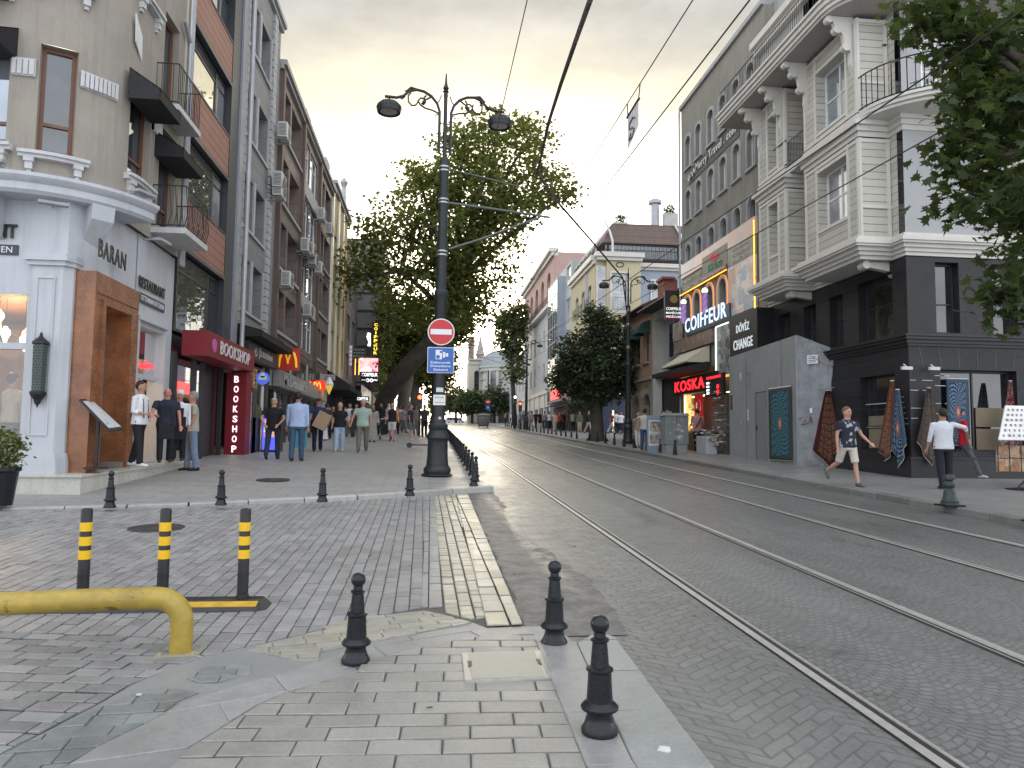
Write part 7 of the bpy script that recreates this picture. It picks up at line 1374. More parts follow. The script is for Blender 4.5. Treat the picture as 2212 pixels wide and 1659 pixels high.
def tree(name,label,trunk,bl,n,size,lm,bm=bark,lobed=False,seed=1,group=None,limbs=True,cl_r=.45,cl_n=7):
    base=Vector(trunk[0][0]); r=thing(name,label,'tree',base,group); b=MB(); b.tube([p for p,_ in trunk],[k for _,k in trunk],12); rr=random.Random(seed)
    top,tr=Vector(trunk[-1][0]),trunk[-1][1]; mid=Vector(trunk[len(trunk)//2][0])
    if limbs:
        for i,(c,rad) in enumerate(bl):
            s=top if i%3 else mid.lerp(top,.7); m_=s.lerp(c,.5)+Vector((rr.uniform(-.08,.08),rr.uniform(-.08,.08),.10))*(c-s).length; b.tube([s,s.lerp(m_,.5)+Vector((0,0,.03))*(c-s).length,m_,m_.lerp(c,.6),c],[tr*.62,tr*.48,tr*.34,tr*.2,tr*.1],7)
            for _ in range(4):
                e=c+Vector((rr.uniform(-1,1)*rad.x,rr.uniform(-1,1)*rad.y,rr.uniform(-.7,1)*rad.z))*.75; q=m_.lerp(c,rr.uniform(0,1)); b.tube([q,q.lerp(e,.5)+Vector((0,0,.05))*rad.z,e],[tr*.16,tr*.1,tr*.03],5)
    b.build('trunk',bm,r,smooth=True); c=crown(bl,n,size,lobed,seed,cl_n,cl_r); c.build('crown',lm,r); return r
Y=46; gt='plane trees along the left pavement'
T0=G(812,938,.15); tp=[(T0-Vector((0,0,.3)),.85),(T0+Vector((.1,-.2,1.0)),.65),(PY(838,850,Y+3),.58),(PY(880,792,Y+1),.56),(PY(925,745,Y),.52),(PY(960,690,Y),.46),(PY(985,620,Y),.38)]
L=[(1100,330,115,80),(1010,330,62,62),(1060,270,60,28),(1160,290,55,35),(1190,400,70,48,2),(1060,420,125,80),(930,410,70,58),(905,372,35,25),(860,490,82,70),(960,520,115,85,-1),(1080,520,72,66),(830,590,66,58,1),(930,640,105,78),(1040,650,58,58,-1),(745,605,32,34),(790,560,40,42),(1235,418,38,22),(1110,460,60,60),(1095,600,35,30),(790,480,25,25),(1000,560,70,60),(1010,440,80,70)]
L=[(q[0]-14 if q[0]>1000 else q[0],)+tuple(q[1:]) for q in L]
tree('plane_tree','huge plane tree leaning over the street with a dark slanting trunk',tp,blobs_px(L,Y),21000,.30,lm1,seed=3,group=gt,cl_r=.75,cl_n=12)
Y=60; T0=G(868,926,.15); tree('plane_tree','second plane tree with pale mottled trunk behind the leaning one',[(T0-Vector((0,0,.2)),.7),(PY(872,860,Y),.5),(PY(885,800,Y),.45),(PY(905,740,Y),.4)],blobs_px([(900,700,60,50),(875,770,48,46),(965,710,55,42),(850,700,40,70),(935,770,30,40),(845,800,20,50),(990,680,40,40)],Y),11000,.34,lm1,bark2,seed=5,group=gt,cl_r=.6)
Y=72; T0=G(893,921,.15); tree('plane_tree','third plane tree, slim pale trunk farther along the left pavement',[(T0-Vector((0,0,.2)),.55),(PY(896,850,Y),.42),(PY(903,800,Y),.35)],blobs_px([(905,790,38,44),(940,810,30,50),(925,750,40,40),(965,790,20,40)],Y),7000,.36,lm4,bark2,seed=6,group=gt,cl_r=.6)
q=G(855,928,.15); r=thing('ivy_curtain','thin climbing stems and ivy hanging beside the vertical coiffeur sign','climber',(q.x,57,q.z)); b=MB(); rr=random.Random(2)
for k in range(9): x=PY(822+4*k,700,58).x; b.tube([(x+rr.uniform(-.1,.1),58+rr.uniform(-.3,.3),z) for z in frange(3,14,1.2)],.035,4)
b.build('stems',bark,r); c=crown(blobs_px([(835,790,18,110),(828,640,14,50)],58),1600,.26,seed=8,cl_r=.3); c.build('foliage',lm1,r)
Y=41; T0=G(1290,952,.12); tree('street_tree','dense dark green tree standing on the right pavement before the cafes',[(T0-Vector((0,0,.1)),.75),(T0+Vector((0,0,.4)),.42),(T0+Vector((0,0,1.6)),.31),(PY(1292,865,T0.y),.28),(PY(1290,820,T0.y),.24)],blobs_px([(1288,800,82,56),(1250,762,48,44),(1325,752,55,52),(1300,706,42,36),(1284,678,24,24),(1232,822,42,34),(1345,822,36,34),(1290,850,60,26)],T0.y),17000,.22,lm2,seed=7,cl_r=.4)
Y=9.6; q=PY(2460,1110,Y); tb=Vector((q.x,Y,gz(Y)+.12))
tree('overhanging_tree','large-leaved plane tree reaching in from the upper right edge',[(tb,.35),(tb+Vector((0,.1,2)),.28),(tb+Vector((-.2,0,4)),.24),(tb+Vector((-.4,0,5.5)),.2)],blobs_px([(2085,60,110,85),(2165,235,135,90),(2110,350,95,70),(2085,440,60,40),(2200,440,110,95),(2215,570,85,50),(2165,640,48,36),(2240,650,90,60),(2300,150,180,230,.6),(2330,450,170,200,.8),(2010,30,75,50),(2110,150,90,70,1)],Y),7800,.165,lm3,bark,lobed=True,seed=11,cl_r=.34,cl_n=6)
Y=106; T0=Vector((PY(1112,900,Y).x,Y,gz(Y)+.1)); tree('far_tree','sunlit tree rising between the domed tomb and the pink corner house',[(T0,.4),(PY(1108,830,Y),.3),(PY(1106,780,Y),.2)],blobs_px([(1104,715,32,48),(1112,780,22,50),(1090,690,18,22),(1120,690,20,40),(1085,745,14,20)],Y),5000,.5,lm4,seed=12,cl_r=.8)
for i,(a,lb,lm) in enumerate((((1020,868,26,24),'left one of the two dark round trees before the domed tomb',lm2),((1068,866,32,30),'right one of the two dark round trees before the domed tomb',lm2),((985,862,26,30),'pale green tree at the top of the street left of the tomb',lm4),((950,868,20,26),'hazy green tree directly behind the near lamp post foot',lm4))):
    Y=138+6*i; T0=Vector((PY(a[0],900,Y).x,Y,gz(Y))); tree('far_tree',lb,[(T0,.3),(PY(a[0],a[1],Y),.2)],blobs_px([a,(a[0]-a[2]*.5,a[1]+8,a[2]*.6,a[3]*.6),(a[0]+a[2]*.5,a[1]+6,a[2]*.6,a[3]*.6)],Y),2600,.55,lm,seed=20+i,cl_r=.9,limbs=False)
for px,py,rr_,lb in ((1340,472,17,'small dark shrub on the hotel roof terrace, left of the flue'),(1448,452,20,'bushy shrub in a pale planter on the hotel roof, right of the flue')):
    Yr=70; c=PY(px,py,Yr); r=thing('roof_shrub',lb,'plant',(c.x,Yr,c.z-.9)); crown([(c,Vector((.6,.5,.45)))],500,.16,seed=px,cl_r=.3).build('foliage',lm2,r); b=MB(); b.box(c.x-.7,c.x+.7,Yr-.3,Yr+.3,c.z-2.3,c.z-.45); b.build('planter',M('planter_pale',(.4,.4,.38),.6),r)
q=G(0,1092,.08); r=thing('potted_bush','clipped yellowish green bush in a dark pot at the left edge','plant',q,local=True); b=MB(); b.lathe([(0,0),(.16,0),(.22,.5),(.25,.52),(.25,.58),(.2,.58),(0,.52)],n=16); b.build('pot',iron,r); crown([(Vector((0,0,.85)),Vector((.27,.27,.28)))],1100,.07,seed=4,cl_r=.1).build('foliage',leaf_mat('bush_leaves',(.10,.13,.04),(.22,.24,.09),.25),r)
# ================================================================ far end of the street
pale=M('tomb_marble',(.45,.47,.44),.7,var=.1,sc=.5,streak=.3); Y=150
def fx(px): return PY(px,900,Y).x
def fz(py,px=1070): return PY(px,py,Y).z
mm=thing('domed_tomb','pale marble tomb building with arched door closing the end of the street','building',(fx(1080),Y,gz(Y))); f=FF(Y)
b=MB(); n=7
ang=[fx(1045)+(fx(1135)-fx(1045))*k/n for k in range(n+1)]
b.wall_=None
pts=[(x,Y+3.5-3.5*math.sin(math.pi*k/n)) for k,x in enumerate(ang)]
b.zprism(pts+[(fx(1135),Y+12),(fx(1045),Y+12)],3.5,fz(800)); b.build('curved_body',pale,mm)
for z0,z1,e,nm in ((fz(800),fz(792),.5,'cornice'),(fz(792),fz(789),.8,'cornice'),(fz(818),fz(815),.25,'frieze_band')):
    b=MB(); b.zprism([(x+(e if k==n else -e if k==0 else 0),y-e) for k,(x,y) in enumerate(pts)]+[(fx(1135)+e,Y+12),(fx(1045)-e,Y+12)],z0,z1); b.build(nm,pale,mm)
b=MB(); b.lathe([(5.4,0),(5.2,1.2),(4.2,2.6),(2.4,3.6),(.3,4)],(fx(1092),Y+7,fz(789)),20); smooth_by(b.build('low_dome',M('lead_dome',(.25,.27,.28),.6),mm))
bx(mm,FF(Y-.1),'pilaster',pale,*[(fx(p),fx(p+6),-3.4,.35,4,fz(802)) for p in (1052,1070,1108,1122)])
b=MB(FF(Y)); P=[(fx(1076),4)]+[(fx(1090)-(fx(1090)-fx(1076))*math.cos(math.pi*k/10),fz(862)+(fx(1090)-fx(1076))*math.sin(math.pi*k/10)) for k in range(11)]+[(fx(1104),4)]; b.prism(P,.0,.12); b.build('arched_door',M('dark_door',(.08,.085,.08),.7),mm); b=MB(FF(Y)); b.archband(fx(1076),fx(1104),4,fz(862)+(fx(1090)-fx(1076)),.6,.1,.4); b.build('door_arch',pale,mm)
lb=thing('tomb_side_hall','cream side hall with a tall arched window left of the tomb','building',(fx(1030),Y+6,gz(Y))); b=MB(FF(Y+6)); b.wall(fx(1014),fx(1050),3.5,fz(772),[(fx(1027),fx(1038),fz(842),fz(796))],.6,th=9); b.arch(fx(1027),fx(1038),fz(842),fz(796)); b.build('wall',M('cream_hall',(.46,.43,.35),.8,var=.1,streak=.3),lb); bx(lb,FF(Y+6),'cornice',pale,(fx(1013),fx(1051),-.2,.5,fz(772),fz(769)),(fx(1014),fx(1050),0,.25,fz(782),fz(779)),(fx(1014),fx(1050),0,.4,fz(853),fz(850))); bx(lb,FF(Y+6.4),'window',gdark,(fx(1027),fx(1038),-.1,0,fz(842),fz(796)))
b=MB(); a=PY(1010,860,165);c=PY(1025,727,165); b.box(a.x,c.x,165,167,3,c.z-1.2); b.box(a.x-.2,c.x+.2,164.8,167.2,c.z-1.2,c.z-.9); b.box(a.x,c.x,165,167,c.z-.9,c.z-.1); b.box(a.x-.15,c.x+.15,164.85,167.15,c.z-.1,c.z); tag(b.build('chimney_stack',M('brick_stack',(.20,.155,.13),.8,var=.2)),'tall square brick chimney stack left of the slender minaret','tower')
c=PY(1038,723,230); b=MB(); b.lathe([(1.3,-25),(1.3,-6.5),(1.6,-6.3),(1.3,-5.8),(.05,0)],(c.x,230,c.z),12); tag(b.build('minaret',M('minaret_stone',(.30,.27,.25),.8)),'slender pointed minaret at the end of the street','tower')
# waste cart, distant car, traffic lights, scooter
q=G(1044,924,0); r=thing('waste_cart','bulging grey waste collector sack on a small wheeled frame out in the road','cart',q,local=True); rr=random.Random(6)
b=MB(); b.lathe([(0,.25),(.62,.25),(.74,.6),(.80,1.1),(.78,1.35),(.72,1.42),(.84,1.5),(.7,1.68),(.3,1.74),(0,1.72)],n=20)
for i,p in enumerate(b.v): d=1+.06*math.sin(p.z*11+i*1.7)+rr.uniform(-.03,.03); p.x*=d;p.y*=d; p.z+=rr.uniform(-.03,.03)
smooth_by(b.build('sack',M('sack_grey',(.17,.17,.165),.7,var=.3,sc=4),r),60); b=MB(); b.tube([(.75,0,1.38),(.0,.75,1.4),(-.75,0,1.38),(0,-.8,1.38),(.75,0,1.38)],.04,6); b.box(-.6,.6,-.5,.5,.18,.26); b.build('frame',darkf,r)
for x in(-.5,.5): b=MB(); b.lathe([(0,-.04),(.14,-.04),(.14,.04),(0,.04)],(x,-.4,.14),12,axis=0); b.build('wheel',blk,r)
q=Vector((PX(985,905,8).x*0+PY(985,905,185).x,185,gz(185))); r=thing('silver_van','silver car crossing beyond the crest of the road','car',q,local=True); b=MB(); P=[(-2.6,.35),(2.6,.35),(2.6,.95),(1.8,1.05),(1.1,1.75),(-2.4,1.8),(-2.6,1.2)]; b.prism(P,-.9,.9); b.build('body',M('silver_paint',(.55,.57,.6),.3,.5),r); bx(r,FF(-.92),'windows',gdark,(-2.2,-.9,0,.02,1.15,1.65),(-.8,.2,0,.02,1.15,1.65),(.3,1.2,0,.02,1.15,1.5))
for x in(-1.7,1.7):
    b=MB(); b.lathe([(0,-.95),(.34,-.95),(.34,-.7),(0,-.7)],(x,0,.34),14,axis=1); b.build('wheel',blk,r)
def tlight(px,py,Yt,label,on=(1,.08,.02),hgt=None,top=True):
    c=PY(px,py,Yt); r=thing('traffic_light',label,'traffic light',(c.x,Yt,gz(Yt)+.12)); b=MB(); b.tube([(c.x,Yt+.15,gz(Yt)+.1),(c.x,Yt+.15,c.z+.3)],.06,8); b.build('post',railm,r); b=MB(); b.box(c.x-.17,c.x+.17,Yt,Yt+.12,c.z-.75,c.z+.25); b.build('housing',blks,r); b=MB(); disc(b,c,.13,Yt-.02,Yt); b.build('lit_lamp',emis('signal_%.1f'%on[1],on,6),r)
    b=MB(); disc(b,c-Vector((0,0,.5)),.12,Yt-.02,Yt); b.build('dark_lamp',M('lamp_dark',(.05,.05,.05),.4),r)
tlight(907,858,47,'red traffic light left of the lamp post among the plane trunks'); tlight(1113,858,78,'traffic light with a bright white lamp before the tomb',(1,1,.95)); tlight(1124,872,74,'red traffic light beside the far right lamp post')
Yt=100; c=PY(1054,868,Yt); r=thing('far_no_entry_sign','small distant no-entry sign over a blue plate on a slim pole','road sign',(c.x,Yt,gz(Yt))); b=MB(); b.tube([(c.x,Yt+.05,gz(Yt)),(c.x,Yt+.05,PY(1054,800,Yt).z)],.09,8); b.build('pole',railm,r); b=MB(); disc(b,c,.34,Yt-.05,Yt-.02); b.build('disc',red,r); bx(r,FF(Yt-.06),'bar',white,(c.x-.26,c.x+.26,0,.02,c.z-.07,c.z+.07)); bx(r,FF(Yt-.04),'blue_plate',blue,(c.x-.3,c.x+.3,0,.02,c.z-1.1,c.z-.5)); bx(r,FF(Yt-.07),'white_mark',white,(c.x-.12,c.x+.12,0,.02,c.z-.85,c.z-.7))
q=G(920,968,.2); r=thing('kick_scooter','black electric kick scooter parked behind the near lamp post','scooter',q,local=True); b=MB(); b.box(-.55,.25,-.07,.07,.10,.15); b.tube([(-.62,0,.15),(-.5,0,.13)],.03,6); b.tube([(.25,0,.12),(.42,0,.3),(.36,0,1.1)],.025,8); b.tube([(.36,-.25,1.12),(.36,.25,1.12)],.018,6); b.build('frame',blk,r)
for x in(-.66,.45): b=MB(); b.lathe([(0,-.03),(.11,-.03),(.11,.03),(0,.03)],(x,0,.11),16,axis=1); b.build('wheel',blk,r)
for px,lb in ((1183,'small dark planter box by the white house wall, left of a pair'),(1190,'small dark planter box by the white house wall, right of a pair')):
    q=G(px,925,.12); b=MB(); b.M=Matrix.Translation(q); b.box(-.4,.4,-.4,.4,0,1.0); b.box(-.46,.46,-.46,.46,1,1.08); b.box(-.3,.3,-.3,.3,1.08,1.25); tag(b.build('planter_box',M('planter_dark',(.05,.07,.06),.6)),lb,'planter')
# ================================================================ people
_col={}
def cm(c,kind='cloth'):
    k=(tuple(round(x,3) for x in c),kind)
    if k not in _col: _col[k]=M('%s_%d'%(kind,len(_col)),c,.85 if kind=='cloth' else .5,var=.16 if kind=='cloth' else .06,sc=6,spec=.25,bmp=.03 if kind=='cloth' else 0,bsc=7)
    return _col[k]
SK=dict(l=(.48,.27,.20),m=(.36,.20,.14),d=(.20,.11,.075),r=(.50,.22,.18))
def remesh(o,vx,it=3):
    m=o.modifiers.new('Remesh','REMESH'); m.mode='VOXEL'; m.voxel_size=vx; m.use_smooth_shade=True
    s=o.modifiers.new('Smooth','SMOOTH'); s.factor=.5; s.iterations=it
    return o
def rings(b,L,n=14):
    """L: (z,rx,ry,yoff[,xoff])"""
    o=len(b.v)
    for q in L:
        z,rx,ry,y0=q[:4]; x0=q[4] if len(q)>4 else 0
        for j in range(n): a=2*math.pi*j/n; c,s=math.cos(a),math.sin(a); b.v.append(Vector((x0+rx*math.copysign(abs(c)**.85,c),y0+ry*math.copysign(abs(s)**.85,s),z)))
    N=len(L); b.f+=[[o+i*n+j,o+i*n+(j+1)%n,o+(i+1)*n+(j+1)%n,o+(i+1)*n+j] for i in range(N-1) for j in range(n)]+[[o+j for j in range(n)][::-1],[o+(N-1)*n+j for j in range(n)]]; b.m=[0]*len(b.f)
npers=0
def person(label,loc,ht,face,top=('tee',(.1,.1,.1)),bot=('trousers',(.03,.03,.04)),hair=('short',(.03,.02,.015)),skin='m',shoe=(.03,.03,.03),legs=((12,4),(-14,8)),arms=((-8,8,14),(10,8,18)),wide=1.,det=1,group='people walking and standing in the street',lean=0,belly=0,turn=0):
    global npers; npers+=1; rs=random.Random(npers)
    r=thing('person',label,'person',loc,group,local=True); k=ht/1.75; r.scale=(k,k,k); r.rotation_euler=(0,0,math.radians(face))
    rd=math.radians; W_=wide
    W_*=1.1; J={}
    for s,(a,kb) in zip((-1,1),legs):
        hip=Vector((s*.092*W_,0,.93)); a_=rd(a); kn=hip+Vector((0,-math.sin(a_),-math.cos(a_)))*.44; b_=rd(a-kb); an=kn+Vector((0,-math.sin(b_),-math.cos(b_)))*.42; J[s]=[hip,kn,an,b_]
    dz=.08-min(J[-1][2].z,J[1][2].z)
    ln=rd(lean)
    def up(p): # lean upper body about hips
        q=p-Vector((0,0,.95)); return Vector((q.x,q.y*math.cos(ln)-q.z*math.sin(ln),q.y*math.sin(ln)+q.z*math.cos(ln)+.95+dz)) if q.z>-.12 else p+Vector((0,0,dz))
    A={}
    for s,q in zip((-1,1),arms):
        f,o,e=q[:3]; inn=rd(q[3]) if len(q)>3 else 0; sh=Vector((s*.185*W_,0,1.41)); f_,o_=rd(f),rd(o); el=sh+Vector((s*math.sin(o_),-math.sin(f_)*math.cos(o_),-math.cos(f_)*math.cos(o_)))*.29
        g=rd(f+e); d=Vector((s*math.sin(o_)*.6,-math.sin(g),-math.cos(g))).normalized(); d=Vector((d.x*math.cos(inn)+s*-1*math.sin(inn)*math.hypot(d.y,d.z),d.y*math.cos(inn),d.z*math.cos(inn))); wr=el+d*.25; A[s]=[sh,el,wr,d]
    vx={0:.03,1:.02,2:.011}[det]
    # body
    b=MB(); rings(b,[(.84,.13*W_,.095,0),(.93,.143*W_,.10+belly*.2,-belly*.1),(1.03,.135*W_,.10+belly,-belly*.5),(1.16,.14*W_,.105+belly*.7,-belly*.3),(1.30,.165*W_,.11,0),(1.39,.16*W_,.095,0),(1.445,.10*W_,.08,.0),(1.475,.07,.068,.0),(1.53,.064,.066,-.004),(1.575,.058,.062,-.01)])
    for s in(-1,1):
        sh,el,wr,d=A[s]; b.tube([sh+Vector((-s*.05,0,.0)),sh,sh.lerp(el,.5),el,el.lerp(wr,.35),wr],[.05,.052,.045,.038,.036,.025],10)
        hd=wr+d*.09; b.tube([wr,wr+d*.03,hd],[(.024,.022),(.036,.018),(.040,.016)],8)
        if det==2:
            lat=d.cross(Vector((0,1,0))); lat=(lat.normalized() if lat.length>.2 else Vector((1,0,0))); 
            for i in range(4): 
                p0=hd+lat*(.028-.0185*i); bend=Vector((0,-.35,0)); L_=(.062,.074,.070,.055)[i]; b.tube([p0-d*.01,p0+(d+bend*.4).normalized()*L_*.5,p0+(d+bend).normalized()*L_],[.0105,.0098,.0085],6)
            b.tube([wr+d*.03+lat*.03,wr+d*.06+lat*.052,wr+d*.095+lat*.058],[.013,.0115,.009],6)
    # head
    hc=Vector((0,-.008,1.640)); b.sph(hc,.082,.102,.120,16,12); b.sph((0,-.042,1.582),.058,.058,.056,12,8); b.sph((0,-.112,1.628),.014,.018,.026,8,6); 
    for s in(-1,1): b.sph((s*.084,.0,1.630),.012,.022,.030,8,6)
    b.v=[up(p) for p in b.v]
    for s in(-1,1):
        hip,kn,an,_=J[s]; b.tube([hip+Vector((0,0,.05+dz)),hip+Vector((0,0,-.03+dz)),hip.lerp(kn,.45)+Vector((0,0,dz)),kn+Vector((0,0,dz)),kn.lerp(an,.32)+Vector((0,.012,dz)),an+Vector((0,0,dz)),an+Vector((0,-.01,dz-.03))],[.08*W_,.085*W_,.072,.052,.054,.035,.033],10)
    o=b.build('body',cm(SK[skin],'skin'),r); remesh(o,vx)
    # shoes
    for s in(-1,1):
        an=J[s][2]+Vector((0,0,dz)); tl=J[s][3] if J[s][2].z+dz>.12 else 0; b=MB(); ft=lambda y,z: an+Vector((0,y*math.cos(tl)+z*math.sin(tl),-y*math.sin(tl)*-1*-1+z*math.cos(tl))) 
        b.tube([ft(.07,-.035),ft(.04,-.035),ft(-.03,-.035),ft(-.12,-.048),ft(-.175,-.056)],[(.03,.035),(.040,.045),(.043,.045),(.046,.032),(.03,.022)],10); b.build('shoe',cm(shoe,'shoe'),r,smooth=True)
    # top
    kind,tc=top
    if kind!='none':
        b=MB(); lo={'tank':.9,'robe':.9}.get(kind,.86); g=.018
        rings(b,[(lo,.172*W_+g,.126+g+belly*.6,-belly*.2),(.98,.160*W_+g,.118+g+belly,-belly*.45),(1.1,.145*W_+g,.108+g+belly*.9,-belly*.4),(1.22,.155*W_+g,.112+g+belly*.3,0),(1.33,.172*W_+g*.8,.112+g,0),(1.405,.168*W_+g*.3,.100+g*.6,0),(1.458,.10*W_+g*.3,.086+g*.3,0),(1.492,.076,.076,0)])
        if kind in('tee','long','robe','shirt'):
            for s in(-1,1):
                sh,el,wr,d=A[s]; e=sh.lerp(el,.62)
                if kind=='tee': b.tube([sh+Vector((-s*.06,0,0)),sh,e],[.062,.066,.058],10)
                elif kind=='shirt': b.tube([sh+Vector((-s*.06,0,0)),sh,sh.lerp(el,.5),el,el.lerp(wr,.45)],[.062,.064,.056,.050,.046],10)
                else: b.tube([sh+Vector((-s*.06,0,0)),sh,sh.lerp(el,.5),el,wr-d*.01],[.062,.064,.056,.050,.036 if kind=='long' else .07],10)
        b.v=[up(p) for p in b.v]
        o=b.build({'tee':'t_shirt','long':'long_sleeved_shirt','shirt':'rolled_sleeve_shirt','tank':'vest_top','robe':'robe_top'}[kind],cm(tc),r); remesh(o,max(vx,.016),4)
    kind,bc=bot; b=MB()
    if kind in('robe','skirt'):
        rings(b,[(.08 if kind=='robe' else .3,.27,.23,0),(.3,.245,.21,0),(.6,.215,.175,0),(.85,.185*W_,.145,0),(.98,.165*W_,.125,0)],16); b.v=[p+Vector((0,0,dz if p.z>.5 else 0)) for p in b.v]; o=b.build('robe' if kind=='robe' else 'skirt',cm(bc),r); remesh(o,max(vx,.02),4)
    else:
        rings(b,[(.80,.13*W_,.11,0),(.90,.172*W_,.126,0),(1.0,.166*W_,.122+belly*.8,-belly*.35)]); b.v=[p+Vector((0,0,dz)) for p in b.v]
        for s in(-1,1):
            hip,kn,an,_=[q+Vector((0,0,dz)) if isinstance(q,Vector) else q for q in J[s]]; fl=.012 if kind!='wide' else .03
            if kind=='shorts': b.tube([hip,hip.lerp(kn,.5),hip.lerp(kn,.95)],[.095*W_,.092,.085],10)
            else: b.tube([hip,hip.lerp(kn,.45),kn,kn.lerp(an,.45),an+Vector((0,0,-.02))],[.094*W_,.084+fl*.5,.066+fl,.062+fl,.052+fl*1.2],10)
        o=b.build('shorts' if kind=='shorts' else 'trousers',cm(bc),r); remesh(o,max(vx,.016),4)
    # hair / headwear
    hk,hcx=hair
    if hk!='bald':
        b=MB()
        if hk in('short','long','grey'):
            b.sph((0,.016,1.672),.094,.108,.113,14,10); b.v=[Vector((p.x,max(p.y,-.094) if p.z>1.70 else max(p.y,.005),p.z)) for p in b.v]
            if hk=='long': b.tube([(0,.05,1.68),(0,.075,1.58),(0,.07,1.47)],[(.08,.05),(.085,.04),(.06,.03)],10)
        elif hk=='cap': b.sph((0,.0,1.685),.084,.100,.085,14,8); b.v=[Vector((p.x,p.y,max(p.z,1.665))) for p in b.v]; b.hexa([(-.06,-.09,1.675),(.06,-.09,1.675),(.045,-.17,1.66),(-.045,-.17,1.66)],[(-.06,-.09,1.69),(.06,-.09,1.69),(.045,-.17,1.668),(-.045,-.17,1.668)])
        elif hk=='chef': b.lathe([(.082,1.66),(.086,1.69),(.09,1.76),(.06,1.80),(0,1.805)],n=14)
        elif hk=='scarf': b.sph((0,.012,1.655),.092,.108,.125,14,10); b.tube([(0,.01,1.6),(0,.0,1.5),(0,.0,1.42)],[.09,.11,.15],12); b.v=[Vector((p.x,max(p.y,-.06) if abs(p.x)<.06 and 1.56<p.z<1.73 else p.y,p.z)) for p in b.v]
        b.v=[up(p) for p in b.v]; b.build({'cap':'cap','chef':'chef_hat','scarf':'head_scarf'}.get(hk,'hair'),cm(hcx,'hair'),r,smooth=True)
    if det==2:
        b=MB()
        for s in(-1,1): b.sph((s*.032,-.104,1.648),.011,.006,.006,6,4); b.tube([(s*.015,-.109,1.668),(s*.048,-.098,1.670)],.004,4)
        b.tube([(-.024,-.101,1.58),(.024,-.101,1.58)],.004,4); b.v=[up(p) for p in b.v]; b.build('eyes_and_brows',cm((.04,.02,.018),'hair'),r)
    r['_up']=0; del r['_up']; return r,A,up,k
def PP(label,px,yt,yf,face,h=None,step=0,**kw):
    x0=G(px,yf,.2); hh=(swL(x0.x,x0.y) if x0.x<.95 else (.12 if x0.x>KR else 0)) if h is None else h
    for _ in range(3): q=G(px,yf,hh); hh=(swL(q.x,q.y) if q.x<.95 else (.12 if q.x>KR else 0)) if h is None else h
    q=G(px,yf,hh); ht=PY(px,yt,q.y).z-q.z; ht=cl(ht,1.45,1.95); kw.setdefault('det',2 if q.y<23 else (1 if q.y<45 else 0))
    return person(label,q,ht,face,**kw)
bk=(.018,.018,.02); nv=(.02,.028,.055); wt=(.62,.63,.66); jn=(.06,.10,.18); kh=(.35,.31,.24)
walk=dict(legs=((16,5),(-16,14)),arms=((-14,7,10),(14,7,16))); walk2=dict(legs=((-15,15),(15,4)),arms=((12,7,14),(-12,7,10))); stand=dict(legs=((2,2),(-3,1)),arms=((2,6,10),(4,6,12)))
gr='people outside the restaurant'
PP('waiter in white shirt and black braces standing on the step, side on',297,825,1008,80,h=.48,top=('shirt',wt),bot=('trousers',bk),shoe=wt,legs=((8,2),(-12,3)),arms=((-4,5,82,25),(0,5,78,25)),group=gr)
PP('bald man in dark apron and navy tee with folded arm, facing the street',355,839,999,20,h=.48,top=('tee',(.025,.03,.05)),bot=('trousers',bk),hair=('bald',bk),skin='r',legs=((10,2),(-8,2)),arms=((25,18,30),(4,10,10)),wide=1.12,belly=.03,group=gr)
PP('cook in white cap and white jacket half hidden behind the bald man',383,847,996,10,h=.46,top=('long',wt),bot=('trousers',bk),hair=('chef',wt),group=gr,**stand)
PP('grey haired man in beige polo and jeans with back to the bookshop',410,848,1017,-60,top=('tee',(.34,.32,.27)),bot=('trousers',(.16,.22,.30)),hair=('short',(.22,.22,.22)),skin='m',shoe=(.02,.02,.02),legs=((4,2),(-6,2)),arms=((8,5,25),(6,5,30)),belly=.03,group=gr)
q=Vector((-7.95,14.6,.60)); person('man in beige shirt seen through the left restaurant window',Vector((-7.75,14.7,.84)),1.78,150,top=('tee',(.45,.40,.30)),bot=('trousers',bk),det=1,group=gr,**stand)
# aprons and braces
for o in list(COL.objects):
    if o.get('label','').startswith('bald man in dark apron') or o.get('label','').startswith('cook in white'):
        b=MB(); b.zprism([(-.15,-.165),(.15,-.165),(.18,-.14),(.18,-.12),(-.18,-.12),(-.18,-.14)],.55,1.12); b.box(-.12,.12,-.155,-.135,1.12,1.34); b.build('apron',cm((.02,.022,.028)),o)
    if o.get('label','').startswith('waiter'):
        b=MB(); 
        for s in(-1,1): b.tube([(s*.07,.135,1.0),(s*.085,.135,1.2),(s*.10,.11,1.40),(s*.10,.0,1.455),(s*.09,-.11,1.38),(s*.08,-.135,1.0)],.012,4)
        b.build('braces',cm(bk),o)
PP('broad man in black tee and beige cap walking away, hands clasped behind',588,860,992,180,top=('tee',bk),bot=('trousers',(.03,.04,.06)),hair=('cap',(.40,.34,.25)),skin='l',legs=((10,3),(-14,16)),arms=((-22,16,-14,38),(-22,16,-14,38)),wide=1.15,belly=.03)
PP('man in pale blue shirt and jeans walking away beside the black tee',640,849,996,180,top=('long',(.36,.45,.66)),bot=('trousers',(.05,.09,.15)),legs=((6,2),(-7,5)),arms=((-4,7,8),(6,7,10)),wide=1.06)
PP('man in navy overalls and black cap carrying a brown cardboard parcel',685,861,975,8,top=('tee',(.02,.035,.09)),bot=('trousers',(.015,.02,.035)),hair=('cap',bk),legs=((10,3),(-8,12)),arms=((18,6,55),(30,8,50,20)))
PP('blonde woman in black tee and pale wide jeans holding a hand',732,871,975,0,top=('tee',bk),bot=('wide',(.34,.44,.56)),hair=('long',(.42,.30,.16)),skin='l',shoe=(.5,.5,.5),legs=((8,3),(-8,8)),arms=((0,8,12),(14,22,10)))
